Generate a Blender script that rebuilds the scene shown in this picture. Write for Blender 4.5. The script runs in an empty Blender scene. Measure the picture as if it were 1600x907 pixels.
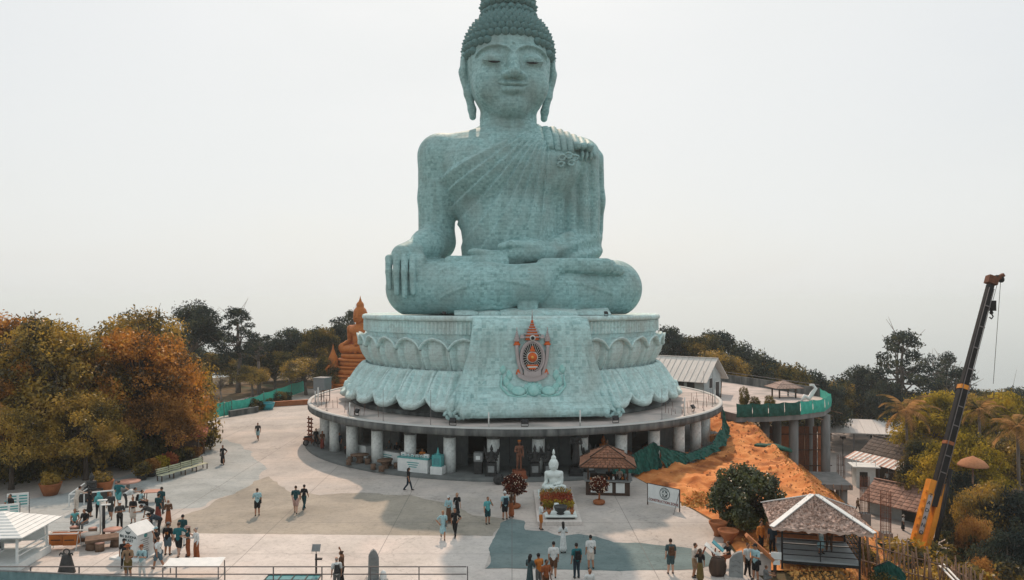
import bpy, math, random
import numpy as np
from mathutils import Vector, Matrix, Euler
R = math.radians
PI = math.pi
rng = random.Random(7)
C = bpy.context.scene.collection
SC = bpy.context.scene

# ------------------------------------------------------------------ camera
CAMZ = 13.8
FPX = 1180.0
HOR = 472.0
cd = bpy.data.cameras.new('camera'); cam = bpy.data.objects.new('camera', cd); C.objects.link(cam)
cam.location = (0, 0, CAMZ); cam.rotation_euler = (PI/2, 0, 0)
cd.sensor_width = 36.0; cd.lens = FPX/1600*36.0
cd.shift_y = (HOR-453.5)/1600
cd.clip_start = 0.5; cd.clip_end = 80000
SC.camera = cam

# ------------------------------------------------------------------ sky and sun
SUN_EL, SUN_AZ = 44.5, -2.6          # azimuth from +Y, positive to the right
world = bpy.data.worlds.new('World'); SC.world = world; world.use_nodes = True
nt = world.node_tree; nt.nodes.clear()
sky = nt.nodes.new('ShaderNodeTexSky'); sky.sky_type = 'NISHITA'; sky.sun_disc = False
sky.sun_elevation = R(SUN_EL); sky.sun_rotation = R(SUN_AZ)
sky.altitude = 400; sky.air_density = 1.2; sky.dust_density = 5.0; sky.ozone_density = 1.5
veil = nt.nodes.new('ShaderNodeMixRGB'); veil.blend_type = 'MIX'; veil.inputs[0].default_value = 0.88
veil.inputs[2].default_value = (8.5, 8.7, 8.68, 1)     # thin high cloud over the whole sky
bg = nt.nodes.new('ShaderNodeBackground'); bg.inputs[1].default_value = 0.10
wo = nt.nodes.new('ShaderNodeOutputWorld')
wn_ = nt.nodes.new('ShaderNodeTexNoise'); wn_.inputs['Scale'].default_value = 2.2; wn_.inputs['Detail'].default_value = 7; wn_.inputs['Distortion'].default_value = .5
wt_ = nt.nodes.new('ShaderNodeTexCoord'); wm_ = nt.nodes.new('ShaderNodeMapping'); wm_.inputs['Scale'].default_value = (1, 1, 2.4); nt.links.new(wt_.outputs['Generated'], wm_.inputs[0]); nt.links.new(wm_.outputs[0], wn_.inputs['Vector'])
wr_ = nt.nodes.new('ShaderNodeMapRange'); wr_.inputs[1].default_value = .3; wr_.inputs[2].default_value = .7; wr_.inputs[3].default_value = .80; wr_.inputs[4].default_value = .96; nt.links.new(wn_.outputs[0], wr_.inputs[0]); nt.links.new(wr_.outputs[0], veil.inputs[0])
nt.links.new(sky.outputs[0], veil.inputs[1]); nt.links.new(veil.outputs[0], bg.inputs[0]); nt.links.new(bg.outputs[0], wo.inputs[0])
sd = bpy.data.lights.new('sun', 'SUN'); sd.energy = 3.2; sd.angle = R(0.6); sd.color = (1.0, 0.72, 0.54)
sun = bpy.data.objects.new('sun', sd); C.objects.link(sun)
_s = Vector((math.sin(R(SUN_AZ))*math.cos(R(SUN_EL)), math.cos(R(SUN_AZ))*math.cos(R(SUN_EL)), math.sin(R(SUN_EL))))
sun.rotation_euler = _s.to_track_quat('Z', 'Y').to_euler()
SC.view_settings.view_transform = 'Standard'; SC.view_settings.look = 'None'
SC.view_settings.gamma = 1.0; SC.view_settings.exposure = 0.0; SC.view_settings.use_curve_mapping = False
SC.render.engine = 'CYCLES'
SC.cycles.use_denoising = True
SC.cycles.max_bounces = 6; SC.cycles.diffuse_bounces = 3; SC.cycles.glossy_bounces = 2
SC.cycles.transmission_bounces = 3; SC.cycles.volume_bounces = 1; SC.cycles.transparent_max_bounces = 6

# ------------------------------------------------------------------ helpers
def gp(px, py, z=0.0):
    """ground point seen at a photograph pixel on the level z"""
    Y = (CAMZ-z)*FPX/(py-HOR)
    return Vector(((px-800)/FPX*Y, Y, z))
def dp(px, py, Y):
    return Vector(((px-800)/FPX*Y, Y, CAMZ-(py-HOR)/FPX*Y))

def mesh_np(name, V, F, mats=(), smooth=True, mi=None):
    """mesh from numpy verts and quads or tris"""
    V = np.asarray(V, dtype=np.float32); F = np.asarray(F, dtype=np.int32)
    me = bpy.data.meshes.new(name); k = F.shape[1]
    me.vertices.add(len(V)); me.vertices.foreach_set('co', V.ravel())
    me.loops.add(F.size); me.loops.foreach_set('vertex_index', F.ravel())
    me.polygons.add(len(F))
    me.polygons.foreach_set('loop_start', np.arange(0, F.size, k, dtype=np.int32))
    if mi is not None: me.polygons.foreach_set('material_index', np.asarray(mi, dtype=np.int32))
    me.polygons.foreach_set('use_smooth', np.full(len(F), smooth, dtype=bool))
    for m in mats: me.materials.append(m)
    me.update(calc_edges=True)
    return me

def link(name, me, parent=None, loc=(0, 0, 0), rot=(0, 0, 0), scale=None):
    o = bpy.data.objects.new(name, me); C.objects.link(o)
    o.location = loc; o.rotation_euler = rot
    if scale is not None: o.scale = scale if hasattr(scale, '__len__') else (scale,)*3
    if parent is not None: o.parent = parent
    return o
def tag(o, label=None, cat=None, group=None, kind=None):
    if label: o['label'] = label
    if cat: o['category'] = cat
    if group: o['group'] = group
    if kind: o['kind'] = kind
    return o
def thing(name, label, cat, loc=(0, 0, 0), rz=0.0, group=None, scale=None):
    o = bpy.data.objects.new(name, None); C.objects.link(o); o.empty_display_size = .3
    o.location = loc; o.rotation_euler = (0, 0, rz)
    if scale is not None: o.scale = (scale,)*3
    return tag(o, label, cat, group)
def copy_tree(o, parent=None):
    c = o.copy(); C.objects.link(c)
    if parent is not None: c.parent = parent
    for ch in list(o.children): copy_tree(ch, c)
    return c

class MB:
    """collects shapes into one mesh"""
    def __init__(s): s.v = []; s.f = []; s.m = []; s.sm = []
    def add(s, vs, fs, mi=0, smooth=False):
        b = len(s.v); s.v += [tuple(v) for v in vs]
        for f in fs: s.f.append(tuple(i+b for i in f)); s.m.append(mi); s.sm.append(smooth)
        return s
    def box(s, c, d, rz=0.0, mi=0, taper=1.0, rot=None):
        x, y, z = d[0]/2, d[1]/2, d[2]/2
        vs = [(-x, -y, -z), (x, -y, -z), (x, y, -z), (-x, y, -z), (-x*taper, -y*taper, z), (x*taper, -y*taper, z), (x*taper, y*taper, z), (-x*taper, y*taper, z)]
        M = (rot if rot is not None else Matrix.Rotation(rz, 3, 'Z')); c = Vector(c)
        vs = [M @ Vector(v)+c for v in vs]
        return s.add(vs, [(3, 2, 1, 0), (4, 5, 6, 7), (0, 1, 5, 4), (1, 2, 6, 5), (2, 3, 7, 6), (3, 0, 4, 7)], mi)
    def bar(s, a, b, w, h=None, mi=0):
        """rectangular bar from a to b"""
        a = Vector(a); b = Vector(b); h = h or w; d = b-a
        q = d.to_track_quat('Z', 'Y').to_matrix()
        return s.box((a+b)/2, (w, h, d.length), mi=mi, rot=q)
    def tube(s, path, r, n=8, mi=0, cap=True, smooth=True, flat=1.0):
        path = [Vector(p) for p in path]; m = len(path)
        rs = r if hasattr(r, '__len__') else [r]*m
        vs = []; fs = []; up = None
        for i, p in enumerate(path):
            t = (path[min(i+1, m-1)]-path[max(i-1, 0)]).normalized()
            if up is None: up = t.orthogonal().normalized()
            up = (up-t*up.dot(t)); up = up.normalized() if up.length > 1e-6 else t.orthogonal().normalized()
            w = t.cross(up)
            for k in range(n):
                a = 2*PI*k/n; vs.append(p+(up*math.cos(a)+w*math.sin(a)*flat)*rs[i])
        for i in range(m-1):
            for k in range(n):
                k2 = (k+1) % n; fs.append((i*n+k, i*n+k2, (i+1)*n+k2, (i+1)*n+k))
        if cap: fs.append(tuple(reversed(range(n)))); fs.append(tuple((m-1)*n+k for k in range(n)))
        return s.add(vs, fs, mi, smooth)
    def cyl(s, c, r, h, n=16, mi=0, r2=None, smooth=True):
        c = Vector(c); return s.lathe([(r, 0), (r if r2 is None else r2, h)], c, n, mi, smooth=smooth)
    def lathe(s, prof, c=(0, 0, 0), n=24, mi=0, cap=True, smooth=True, sx=1.0, sy=1.0):
        vs = []; fs = []; m = len(prof); c = Vector(c)
        for r, z in prof:
            for k in range(n):
                a = 2*PI*k/n; vs.append((c.x+r*math.cos(a)*sx, c.y+r*math.sin(a)*sy, c.z+z))
        for i in range(m-1):
            for k in range(n):
                k2 = (k+1) % n; fs.append((i*n+k, i*n+k2, (i+1)*n+k2, (i+1)*n+k))
        if cap: fs.append(tuple(reversed(range(n)))); fs.append(tuple((m-1)*n+k for k in range(n)))
        return s.add(vs, fs, mi, smooth)
    def prism(s, poly, z0, z1, mi=0):
        n = len(poly)
        vs = [(p[0], p[1], z0) for p in poly]+[(p[0], p[1], z1) for p in poly]
        fs = [tuple(reversed(range(n))), tuple(range(n, 2*n))]+[(i, (i+1) % n, n+(i+1) % n, n+i) for i in range(n)]
        return s.add(vs, fs, mi)
    def grid(s, rows, mi=0, smooth=True, closed=False):
        n = len(rows[0]); vs = [p for r in rows for p in r]; fs = []
        for i in range(len(rows)-1):
            for k in range(n if closed else n-1):
                k2 = (k+1) % n; fs.append((i*n+k, i*n+k2, (i+1)*n+k2, (i+1)*n+k))
        return s.add(vs, fs, mi, smooth)
    def mesh(s, name, mats):
        me = bpy.data.meshes.new(name); me.from_pydata(s.v, [], s.f)
        me.polygons.foreach_set('material_index', s.m); me.polygons.foreach_set('use_smooth', s.sm)
        for m in (mats if isinstance(mats, (list, tuple)) else [mats]): me.materials.append(m)
        me.update(); return me
    def build(s, name, mats, parent=None, loc=(0, 0, 0), rz=0.0):
        return link(name, s.mesh(name, mats), parent, loc, (0, 0, rz))

def text_obj(body, size, mat_, parent, loc, rot, name='lettering', extrude=0.004, align='CENTER', sx=1.0, shear=0):
    cu = bpy.data.curves.new(name, 'FONT'); cu.body = body; cu.size = size; cu.extrude = extrude
    cu.align_x = align; cu.align_y = 'CENTER'; cu.resolution_u = 3; cu.offset = size*.018
    t = bpy.data.objects.new(name, cu); C.objects.link(t)
    dg = bpy.context.evaluated_depsgraph_get()
    me = bpy.data.meshes.new_from_object(t.evaluated_get(dg)); me.materials.clear(); me.materials.append(mat_)
    bpy.data.objects.remove(t)
    o = link(name, me, parent, loc, rot); o.scale = (sx, 1, 1); return o

# ------------------------------------------------------------------ materials
MATS = {}
def mat(name, c1, c2=None, scale=3.0, rough=.8, bump=0.0, bscale=None, metal=0.0, coords='Object', detail=5, spec=.3, stretch=None, c3=None, s3=.4, rnd=0.0, trans=0.0, contrast=(.35, .65)):
    """noise-mottled surface; c3 is a second, larger mottling; rnd varies the tone from object to object"""
    if name in MATS: return MATS[name]
    m = bpy.data.materials.new(name); m.use_nodes = True; MATS[name] = m
    nt = m.node_tree; N = nt.nodes; L = nt.links; b = N['Principled BSDF']
    b.inputs['Roughness'].default_value = rough; b.inputs['Metallic'].default_value = metal
    b.inputs['Specular IOR Level'].default_value = spec
    m.diffuse_color = (*c1, 1)
    if c2 is None:
        k = .82; c2 = tuple(x*k for x in c1)
    tc = N.new('ShaderNodeTexCoord')
    src = tc.outputs['Object']
    if coords == 'World':
        ge = N.new('ShaderNodeNewGeometry'); src = ge.outputs['Position']
    if stretch:
        mp = N.new('ShaderNodeMapping'); mp.inputs['Scale'].default_value = stretch; L.new(src, mp.inputs[0]); src = mp.outputs[0]
    no = N.new('ShaderNodeTexNoise'); no.inputs['Scale'].default_value = scale; no.inputs['Detail'].default_value = detail
    no.inputs['Roughness'].default_value = .6
    L.new(src, no.inputs['Vector'])
    cr = N.new('ShaderNodeValToRGB'); cr.color_ramp.elements[0].position = contrast[0]; cr.color_ramp.elements[1].position = contrast[1]
    cr.color_ramp.elements[0].color = (*c1, 1); cr.color_ramp.elements[1].color = (*c2, 1)
    L.new(no.outputs['Fac'], cr.inputs[0]); out = cr.outputs[0]
    if c3 is not None:
        n3 = N.new('ShaderNodeTexNoise'); n3.inputs['Scale'].default_value = scale*s3; n3.inputs['Detail'].default_value = 4
        L.new(src, n3.inputs['Vector'])
        r3 = N.new('ShaderNodeValToRGB'); r3.color_ramp.elements[0].position = .5; r3.color_ramp.elements[1].position = .68
        L.new(n3.outputs['Fac'], r3.inputs[0])
        mx = N.new('ShaderNodeMixRGB'); L.new(r3.outputs[0], mx.inputs[0]); L.new(out, mx.inputs[1]); mx.inputs[2].default_value = (*c3, 1)
        out = mx.outputs[0]
    if rnd:
        oi = N.new('ShaderNodeObjectInfo'); hs = N.new('ShaderNodeHueSaturation')
        mr = N.new('ShaderNodeMapRange'); mr.inputs[3].default_value = 1-rnd; mr.inputs[4].default_value = 1+rnd
        L.new(oi.outputs['Random'], mr.inputs[0]); L.new(mr.outputs[0], hs.inputs['Value']); L.new(out, hs.inputs['Color']); out = hs.outputs[0]
    L.new(out, b.inputs['Base Color'])
    if bump:
        bp = N.new('ShaderNodeBump'); bp.inputs['Strength'].default_value = bump; bp.inputs['Distance'].default_value = .05
        nb = no
        if bscale:
            nb = N.new('ShaderNodeTexNoise'); nb.inputs['Scale'].default_value = bscale; nb.inputs['Detail'].default_value = 4; L.new(src, nb.inputs['Vector'])
        L.new(nb.outputs['Fac'], bp.inputs['Height']); L.new(bp.outputs[0], b.inputs['Normal'])
    if trans: b.inputs['Transmission Weight'].default_value = trans
    return m
def col(name, c, rough=.7, metal=0.0, spec=.3):
    return mat(name, c, tuple(min(1, x*.88) for x in c), scale=9, rough=rough, metal=metal, spec=spec)

# ------------------------------------------------------------------ signed-distance sculpting
def vlen(a): return np.sqrt((a*a).sum(1))
def s_ball(P, c, r): return vlen(P-np.float32(c))-r
def s_ell(P, c, r):
    r = np.float32(r); q = (P-np.float32(c))
    k0 = vlen(q/r); k1 = vlen(q/(r*r)); return k0*(k0-1)/np.maximum(k1, 1e-6)
def s_cone(P, a, b, ra, rb):
    a = np.float32(a); b = np.float32(b); ab = b-a
    t = np.clip(((P-a) @ ab)/max(1e-9, float(ab @ ab)), 0, 1)
    return vlen(P-a-t[:, None]*ab)-(ra+(rb-ra)*t)
def s_path(P, pts, rs, k=.0):
    d = None
    for i in range(len(pts)-1):
        e = s_cone(P, pts[i], pts[i+1], rs[i], rs[i+1]); d = e if d is None else (np.minimum(d, e) if k <= 0 else s_min(d, e, k))
    return d
def s_box(P, c, h, r=0.0):
    q = np.abs(P-np.float32(c))-np.float32(h)+r
    return vlen(np.maximum(q, 0))+np.minimum(q.max(1), 0)-r
def s_min(a, b, k):
    h = np.maximum(k-np.abs(a-b), 0)/k; return np.minimum(a, b)-h*h*k*.25
def s_max(a, b, k): return -s_min(-a, -b, k)
def sstep(a, b, x):
    t = np.clip((x-a)/(b-a), 0, 1); return t*t*(3-2*t)

def sdf_mesh(fn, lo, hi, h, B=6):
    """surface nets on a grid that is only filled in near the surface; returns verts, quads"""
    lo = np.float32(lo); hi = np.float32(hi)
    nb = np.ceil((hi-lo)/(h*B)).astype(int); n = nb*B
    cen = np.stack(np.meshgrid(*[(np.arange(k)*B+B/2-.5)*h for k in nb], indexing='ij'), -1).reshape(-1, 3).astype(np.float32)+lo
    dc = fn(cen)
    D = np.repeat(np.repeat(np.repeat(dc.reshape(nb), B, 0), B, 1), B, 2).astype(np.float32)
    act = np.nonzero(np.abs(dc) < h*B*1.9)[0]
    bi = np.stack(np.unravel_index(act, nb), -1)*B
    off = np.stack(np.meshgrid(*[np.arange(B)]*3, indexing='ij'), -1).reshape(-1, 3)
    for s in range(0, len(bi), 1500):
        ii = (bi[s:s+1500, None, :]+off[None]).reshape(-1, 3)
        D[ii[:, 0], ii[:, 1], ii[:, 2]] = fn(ii.astype(np.float32)*h+lo)
    S = D < 0
    cnt = np.zeros(tuple(n-1), np.int8)
    for dx in (0, 1):
        for dy in (0, 1):
            for dz in (0, 1): cnt += S[dx:n[0]-1+dx, dy:n[1]-1+dy, dz:n[2]-1+dz]
    ce = np.stack(np.nonzero((cnt > 0) & (cnt < 8)), -1)
    cor = [(0, 0, 0), (1, 0, 0), (0, 1, 0), (1, 1, 0), (0, 0, 1), (1, 0, 1), (0, 1, 1), (1, 1, 1)]
    cv = np.stack([D[ce[:, 0]+a, ce[:, 1]+b, ce[:, 2]+c] for a, b, c in cor], 1)
    acc = np.zeros((len(ce), 3), np.float32); num = np.zeros(len(ce), np.float32)
    for i, j in [(0, 1), (2, 3), (4, 5), (6, 7), (0, 2), (1, 3), (4, 6), (5, 7), (0, 4), (1, 5), (2, 6), (3, 7)]:
        a, b = cv[:, i], cv[:, j]; x = (a < 0) != (b < 0)
        t = np.where(x, a/np.where(x, a-b, 1), 0)[:, None]
        p = np.float32(cor[i])+t*(np.float32(cor[j])-np.float32(cor[i]))
        acc += np.where(x[:, None], p, 0); num += x
    V = (ce+acc/num[:, None])*h+lo
    idx = np.full(tuple(n-1), -1, np.int32); idx[ce[:, 0], ce[:, 1], ce[:, 2]] = np.arange(len(ce))
    Fs = []
    for ax in range(3):
        u, w = (ax+1) % 3, (ax+2) % 3
        sl0 = [slice(1, n[k]-1) for k in range(3)]; sl0[ax] = slice(0, n[ax]-1); sl1 = list(sl0); sl1[ax] = slice(1, n[ax])
        a = S[tuple(sl0)]; b = S[tuple(sl1)]
        e = np.stack(np.nonzero(a != b), -1)
        inside = a[e[:, 0], e[:, 1], e[:, 2]]
        o = np.ones(3, int); o[ax] = 0; e = e+o
        def ci(du, dw):
            q = e.copy(); q[:, u] -= du; q[:, w] -= dw; return idx[q[:, 0], q[:, 1], q[:, 2]]
        q = np.stack([ci(0, 0), ci(1, 0), ci(1, 1), ci(0, 1)], 1)
        q[~inside] = q[~inside][:, ::-1]; Fs.append(q)
    F = np.concatenate(Fs); F = F[(F >= 0).all(1)]
    return V, F
# ------------------------------------------------------------------ the great statue
def marble(name, base, dark, cell=.42, amt=.5):
    m = bpy.data.materials.new(name); m.use_nodes = True; MATS[name] = m
    nt = m.node_tree; N = nt.nodes; L = nt.links; b = N['Principled BSDF']
    b.inputs['Roughness'].default_value = .62; b.inputs['Specular IOR Level'].default_value = .25
    tc = N.new('ShaderNodeTexCoord')
    sn = N.new('ShaderNodeVectorMath'); sn.operation = 'SNAP'; sn.inputs[1].default_value = (cell*1.3, cell*1.3, cell)
    L.new(tc.outputs['Object'], sn.inputs[0])
    wn = N.new('ShaderNodeTexWhiteNoise'); L.new(sn.outputs[0], wn.inputs[0])
    cr = N.new('ShaderNodeValToRGB'); e = cr.color_ramp.elements
    e[0].position = 0; e[0].color = (*dark, 1); e[1].position = 1; e[1].color = tuple(min(1, x*1.07) for x in base)+(1,)
    k = cr.color_ramp.elements.new(.32); k.color = tuple(d+(x-d)*.75 for d, x in zip(dark, base))+(1,)
    L.new(wn.outputs[0], cr.inputs[0])
    n1 = N.new('ShaderNodeTexNoise'); n1.inputs['Scale'].default_value = .35; n1.inputs['Detail'].default_value = 6
    L.new(tc.outputs['Object'], n1.inputs['Vector'])
    r1 = N.new('ShaderNodeValToRGB'); r1.color_ramp.elements[0].position = .42; r1.color_ramp.elements[1].position = .7
    L.new(n1.outputs[0], r1.inputs[0])
    mx = N.new('ShaderNodeMixRGB'); mx.inputs[2].default_value = tuple(x*y for x, y in zip(base, (.86, .76, .74)))+(1,)
    L.new(r1.outputs[0], mx.inputs[0]); L.new(cr.outputs[0], mx.inputs[1])
    n2 = N.new('ShaderNodeTexNoise'); n2.inputs['Scale'].default_value = 5; n2.inputs['Detail'].default_value = 4
    L.new(tc.outputs['Object'], n2.inputs['Vector'])
    m2 = N.new('ShaderNodeMixRGB'); m2.blend_type = 'MULTIPLY'; m2.inputs[0].default_value = amt
    r2 = N.new('ShaderNodeValToRGB'); r2.color_ramp.elements[0].position = .3; r2.color_ramp.elements[0].color = (.6, .6, .6, 1); r2.color_ramp.elements[1].position = .55
    L.new(n2.outputs[0], r2.inputs[0]); L.new(mx.outputs[0], m2.inputs[1]); L.new(r2.outputs[0], m2.inputs[2])
    # rain streaks
    mp = N.new('ShaderNodeMapping'); mp.inputs['Scale'].default_value = (1.6, 1.6, .12); L.new(tc.outputs['Object'], mp.inputs[0])
    n4 = N.new('ShaderNodeTexNoise'); n4.inputs['Scale'].default_value = 1.0; n4.inputs['Detail'].default_value = 5; L.new(mp.outputs[0], n4.inputs['Vector'])
    r4 = N.new('ShaderNodeValToRGB'); r4.color_ramp.elements[0].position = .36; r4.color_ramp.elements[0].color = (.72, .72, .7, 1); r4.color_ramp.elements[1].position = .52
    L.new(n4.outputs[0], r4.inputs[0])
    m4 = N.new('ShaderNodeMixRGB'); m4.blend_type = 'MULTIPLY'; m4.inputs[0].default_value = .45; L.new(m2.outputs[0], m4.inputs[1]); L.new(r4.outputs[0], m4.inputs[2])
    sz_ = N.new('ShaderNodeSeparateXYZ'); L.new(tc.outputs['Object'], sz_.inputs[0])
    pp = N.new('ShaderNodeMath'); pp.operation = 'PINGPONG'; pp.inputs[1].default_value = .23; L.new(sz_.outputs['Z'], pp.inputs[0])
    rj = N.new('ShaderNodeValToRGB'); rj.color_ramp.elements[0].position = .02; rj.color_ramp.elements[0].color = (.66, .68, .68, 1); rj.color_ramp.elements[1].position = .06; L.new(pp.outputs[0], rj.inputs[0])
    m6 = N.new('ShaderNodeMixRGB'); m6.blend_type = 'MULTIPLY'; m6.inputs[0].default_value = .28; L.new(m4.outputs[0], m6.inputs[1]); L.new(rj.outputs[0], m6.inputs[2])
    L.new(m6.outputs[0], b.inputs['Base Color'])
    bp = N.new('ShaderNodeBump'); bp.inputs['Strength'].default_value = .35; bp.inputs['Distance'].default_value = .04
    L.new(wn.outputs[0], bp.inputs['Height']); L.new(bp.outputs[0], b.inputs['Normal'])
    return m
M_MARBLE = marble('pale_marble', (.325, .535, .54), (.21, .385, .39), .23)
M_HAIR = marble('dark_marble', (.135, .265, .27), (.10, .21, .215), .5)
M_LOTUS = marble('lotus_marble', (.55, .765, .765), (.475, .68, .685), .22)
M_DRAPE = marble('drape_marble', (.44, .66, .66), (.29, .49, .495), .27)
M_DARK = col('black_recess', (.012, .014, .016))

TZ = np.float32([0, 3, 6, 8.6, 12, 15, 16.6, 17.6, 18.4, 19.0, 20])
TW = np.float32([5.4, 5.1, 4.75, 4.85, 6.0, 7.1, 7.4, 7.0, 5.6, 3.6, 2.6])
TD = np.float32([4.4, 4.2, 4.0, 3.9, 4.15, 4.35, 4.1, 3.7, 3.1, 2.7, 2.4])

def body_sdf(P, fine=True):
    x, y, z = P[:, 0], P[:, 1], P[:, 2]
    w = np.interp(z, TZ, TW).astype(np.float32); dpt = np.interp(z, TZ, TD).astype(np.float32)
    yy = y-.3
    q = (np.abs(x/w)**2.4+np.abs(yy/dpt)**2.4)**(1/2.4)
    d = (q-1)*np.minimum(w, dpt)*.9
    d = np.maximum(d, z-19.6)
    for s in (-1, 1):
        d = s_min(d, s_cone(P, (s*2.6, .4, 16.9), (s*7.2, .4, 16.2), 2.2, 2.3), 1.2)
    # chest swell
    d = s_min(d, s_ell(P, (-3.4, -2.6, 14.8), (3.0, 2.0, 2.4)), 1.5)
    d = s_min(d, s_ell(P, (3.4, -2.6, 14.8), (3.0, 2.0, 2.4)), 1.5)
    d = s_min(d, s_ell(P, (0, -2.4, 8.2), (3.9, 2.0, 3.4)), 1.5)
    if fine:
        # pleats of the robe fanning out from the left shoulder
        th = np.arctan2(19.8-z, 3.6-x)                      # 0 = towards the right arm, pi/2 = straight down
        u = (th-R(28))/R(62); m = sstep(0, .03, u)*(1-sstep(.9, 1.05, u))*(y < .5)
        rr = np.sqrt((x-3.6)**2+(z-19.8)**2)
        saw = (u*9.0+.10*np.sin(rr*.5)) % 1.0
        pl = sstep(0, .12, saw)*(1-saw)
        d = d-(.05+.36*pl)*m*sstep(1.0, 4, rr)*(1-.55*sstep(9, 15, rr))
        d = d-.16*sstep(-.012, .012, u)*(y < .5)*(rr > .5)*(u < 1)*sstep(3.2, 2.6, x)
    # arms ---------------- right arm (towards the ground)
    a = s_path(P, [(-7.35, .35, 16.3), (-7.65, .7, 12.0), (-7.75, 1.0, 7.7)], [2.3, 2.0, 1.85], .4)
    f = s_path(P, [(-7.7, 1.0, 7.4), (-8.8, -2.2, 6.9), (-9.9, -4.4, 6.3)], [1.95, 1.55, 1.05], .5)
    d = s_min(d, a, .55)
    d = s_min(d, f, .5)
    # left arm under the robe
    a = s_path(P, [(7.3, .4, 16.2), (7.7, .7, 12.0), (7.55, .7, 7.2)], [2.35, 2.15, 2.15], .4)
    f = s_path(P, [(7.5, .4, 7.0), (5.4, -2.6, 6.4), (3.2, -4.4, 6.1)], [2.15, 1.65, 1.05], .5)
    fill = s_box(P, (6.2, .2, 10.5), (2.2, 1.9, 6.2), .9)
    a = s_min(a, fill, 1.0)
    if fine:
        fo = np.abs(np.sin(x*2.35+.35*np.sin(z*.45)))
        a = a-.5*(fo-.5)*(y < .9)*sstep(6.5, 9, z)*(1-sstep(16.6, 18, z))
        g = np.sin((z*1.0-x*.62+y*.3)*3.6)
        f = f-.2*g*sstep(2.9, 4.4, x)
    d = s_min(d, a, .5); d = s_min(d, f, .45)
    # legs
    leg = s_path(P, [(-3.6, .6, 2.8), (-9.95, -4.0, 2.65)], [3.1, 2.75], 0)
    leg = s_min(leg, s_path(P, [(3.6, .6, 2.8), (9.85, -4.0, 2.65)], [3.1, 2.75], 0), .6)
    lsh = s_path(P, [(9.85, -4.6, 2.45), (4.5, -6.3, 2.2), (-.5, -6.4, 1.7)], [2.7, 2.3, 1.6], .6)
    rsh = s_path(P, [(-9.95, -4.6, 2.5), (-3.0, -7.3, 2.5), (1.2, -7.7, 2.9), (3.4, -7.3, 4.2)], [2.75, 2.35, 1.85, 1.05], .6)
    foot = s_min(s_box(P, (5.3, -7.0, 4.62), (3.6, 1.5, .74), .62), s_box(P, (8.7, -6.5, 4.28), (1.5, 1.3, .52), .45), .12)
    if fine:
        # shallow cloth lines on the shins
        cl = np.sin((z*1.1+.055*(x+2)**2)*2.3); rsh = rsh-.09*(cl > .93)*(x > -7.5)*(x < 1)
        cl = np.sin((z*1.2+.04*(x-3)**2)*2.1); lsh = lsh-.09*(cl > .93)*(x > 2)*(x < 9)
    leg = s_min(leg, lsh, .5)
    d = s_min(d, leg, .35)
    d = s_min(d, s_min(rsh, foot, .3), .07)
    # folded hem on the right thigh
    hem = s_min(s_box(P, (-4.0, -5.6, 4.9), (3.1, 1.3, .7), .55), s_box(P, (-7.0, -5.3, 4.62), (1.5, 1.1, .48), .4), .15)
    d = s_min(d, hem, .07)
    d = np.minimum(d, s_box(P, (0.6, -8.55, 2.3), (1.0, .35, 2.4), .3)+np.maximum(0, np.abs(x-.6)-.95)*.2)
    # hands
    h = s_path(P, [(-9.9, -4.4, 6.3), (-11.0, -5.5, 5.6)], [1.05, 1.15], 0)
    for i, (kx, tz) in enumerate([(-12.3, 2.5), (-11.57, 2.0), (-10.83, 1.7), (-10.07, 2.05)]):
        sy = -.55*math.sqrt(max(0, 1-((kx+9.95)/3.1)**2))*4.4
        p = [(-10.9+(kx+11.2)*.45, -5.3, 5.6), (kx, -5.25+sy*.55, 5.3), (kx, -5.1+sy*1.02, 4.0), (kx+.05, -5.15+sy*1.08, tz)]
        h = s_min(h, s_path(P, p, [.52, .36, .32, .26], .12), .07)
    h = s_min(h, s_path(P, [(-9.9, -4.9, 6.0), (-9.35, -6.2, 5.2), (-9.6, -7.0, 4.0)], [.75, .52, .36], .3), .25)
    d = s_min(d, h, .12)
    h = s_path(P, [(3.4, -4.4, 6.1), (1.6, -5.0, 6.15), (-.2, -5.4, 5.9)], [1.0, 1.12, .9], .4)
    for k, (dz, ln) in enumerate([(-.55, -3.2), (-.1, -4.6), (.2, -4.3)]):
        h = s_min(h, s_path(P, [(.2, -5.3-k*.18, 5.7+dz*.8), (-2.2, -5.7-k*.16, 5.6+dz*.5), (ln, -5.9-k*.1, 6.0+dz*.4)], [.55, .42, .28], .2), .14)
    h = s_min(h, s_path(P, [(1.4, -5.6, 6.6), (-.6, -6.0, 6.75), (-1.7, -6.1, 6.55)], [.55, .42, .3], .2), .2)
    d = s_min(d, h, .12)
    return np.maximum(d, -.02-z)

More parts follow.
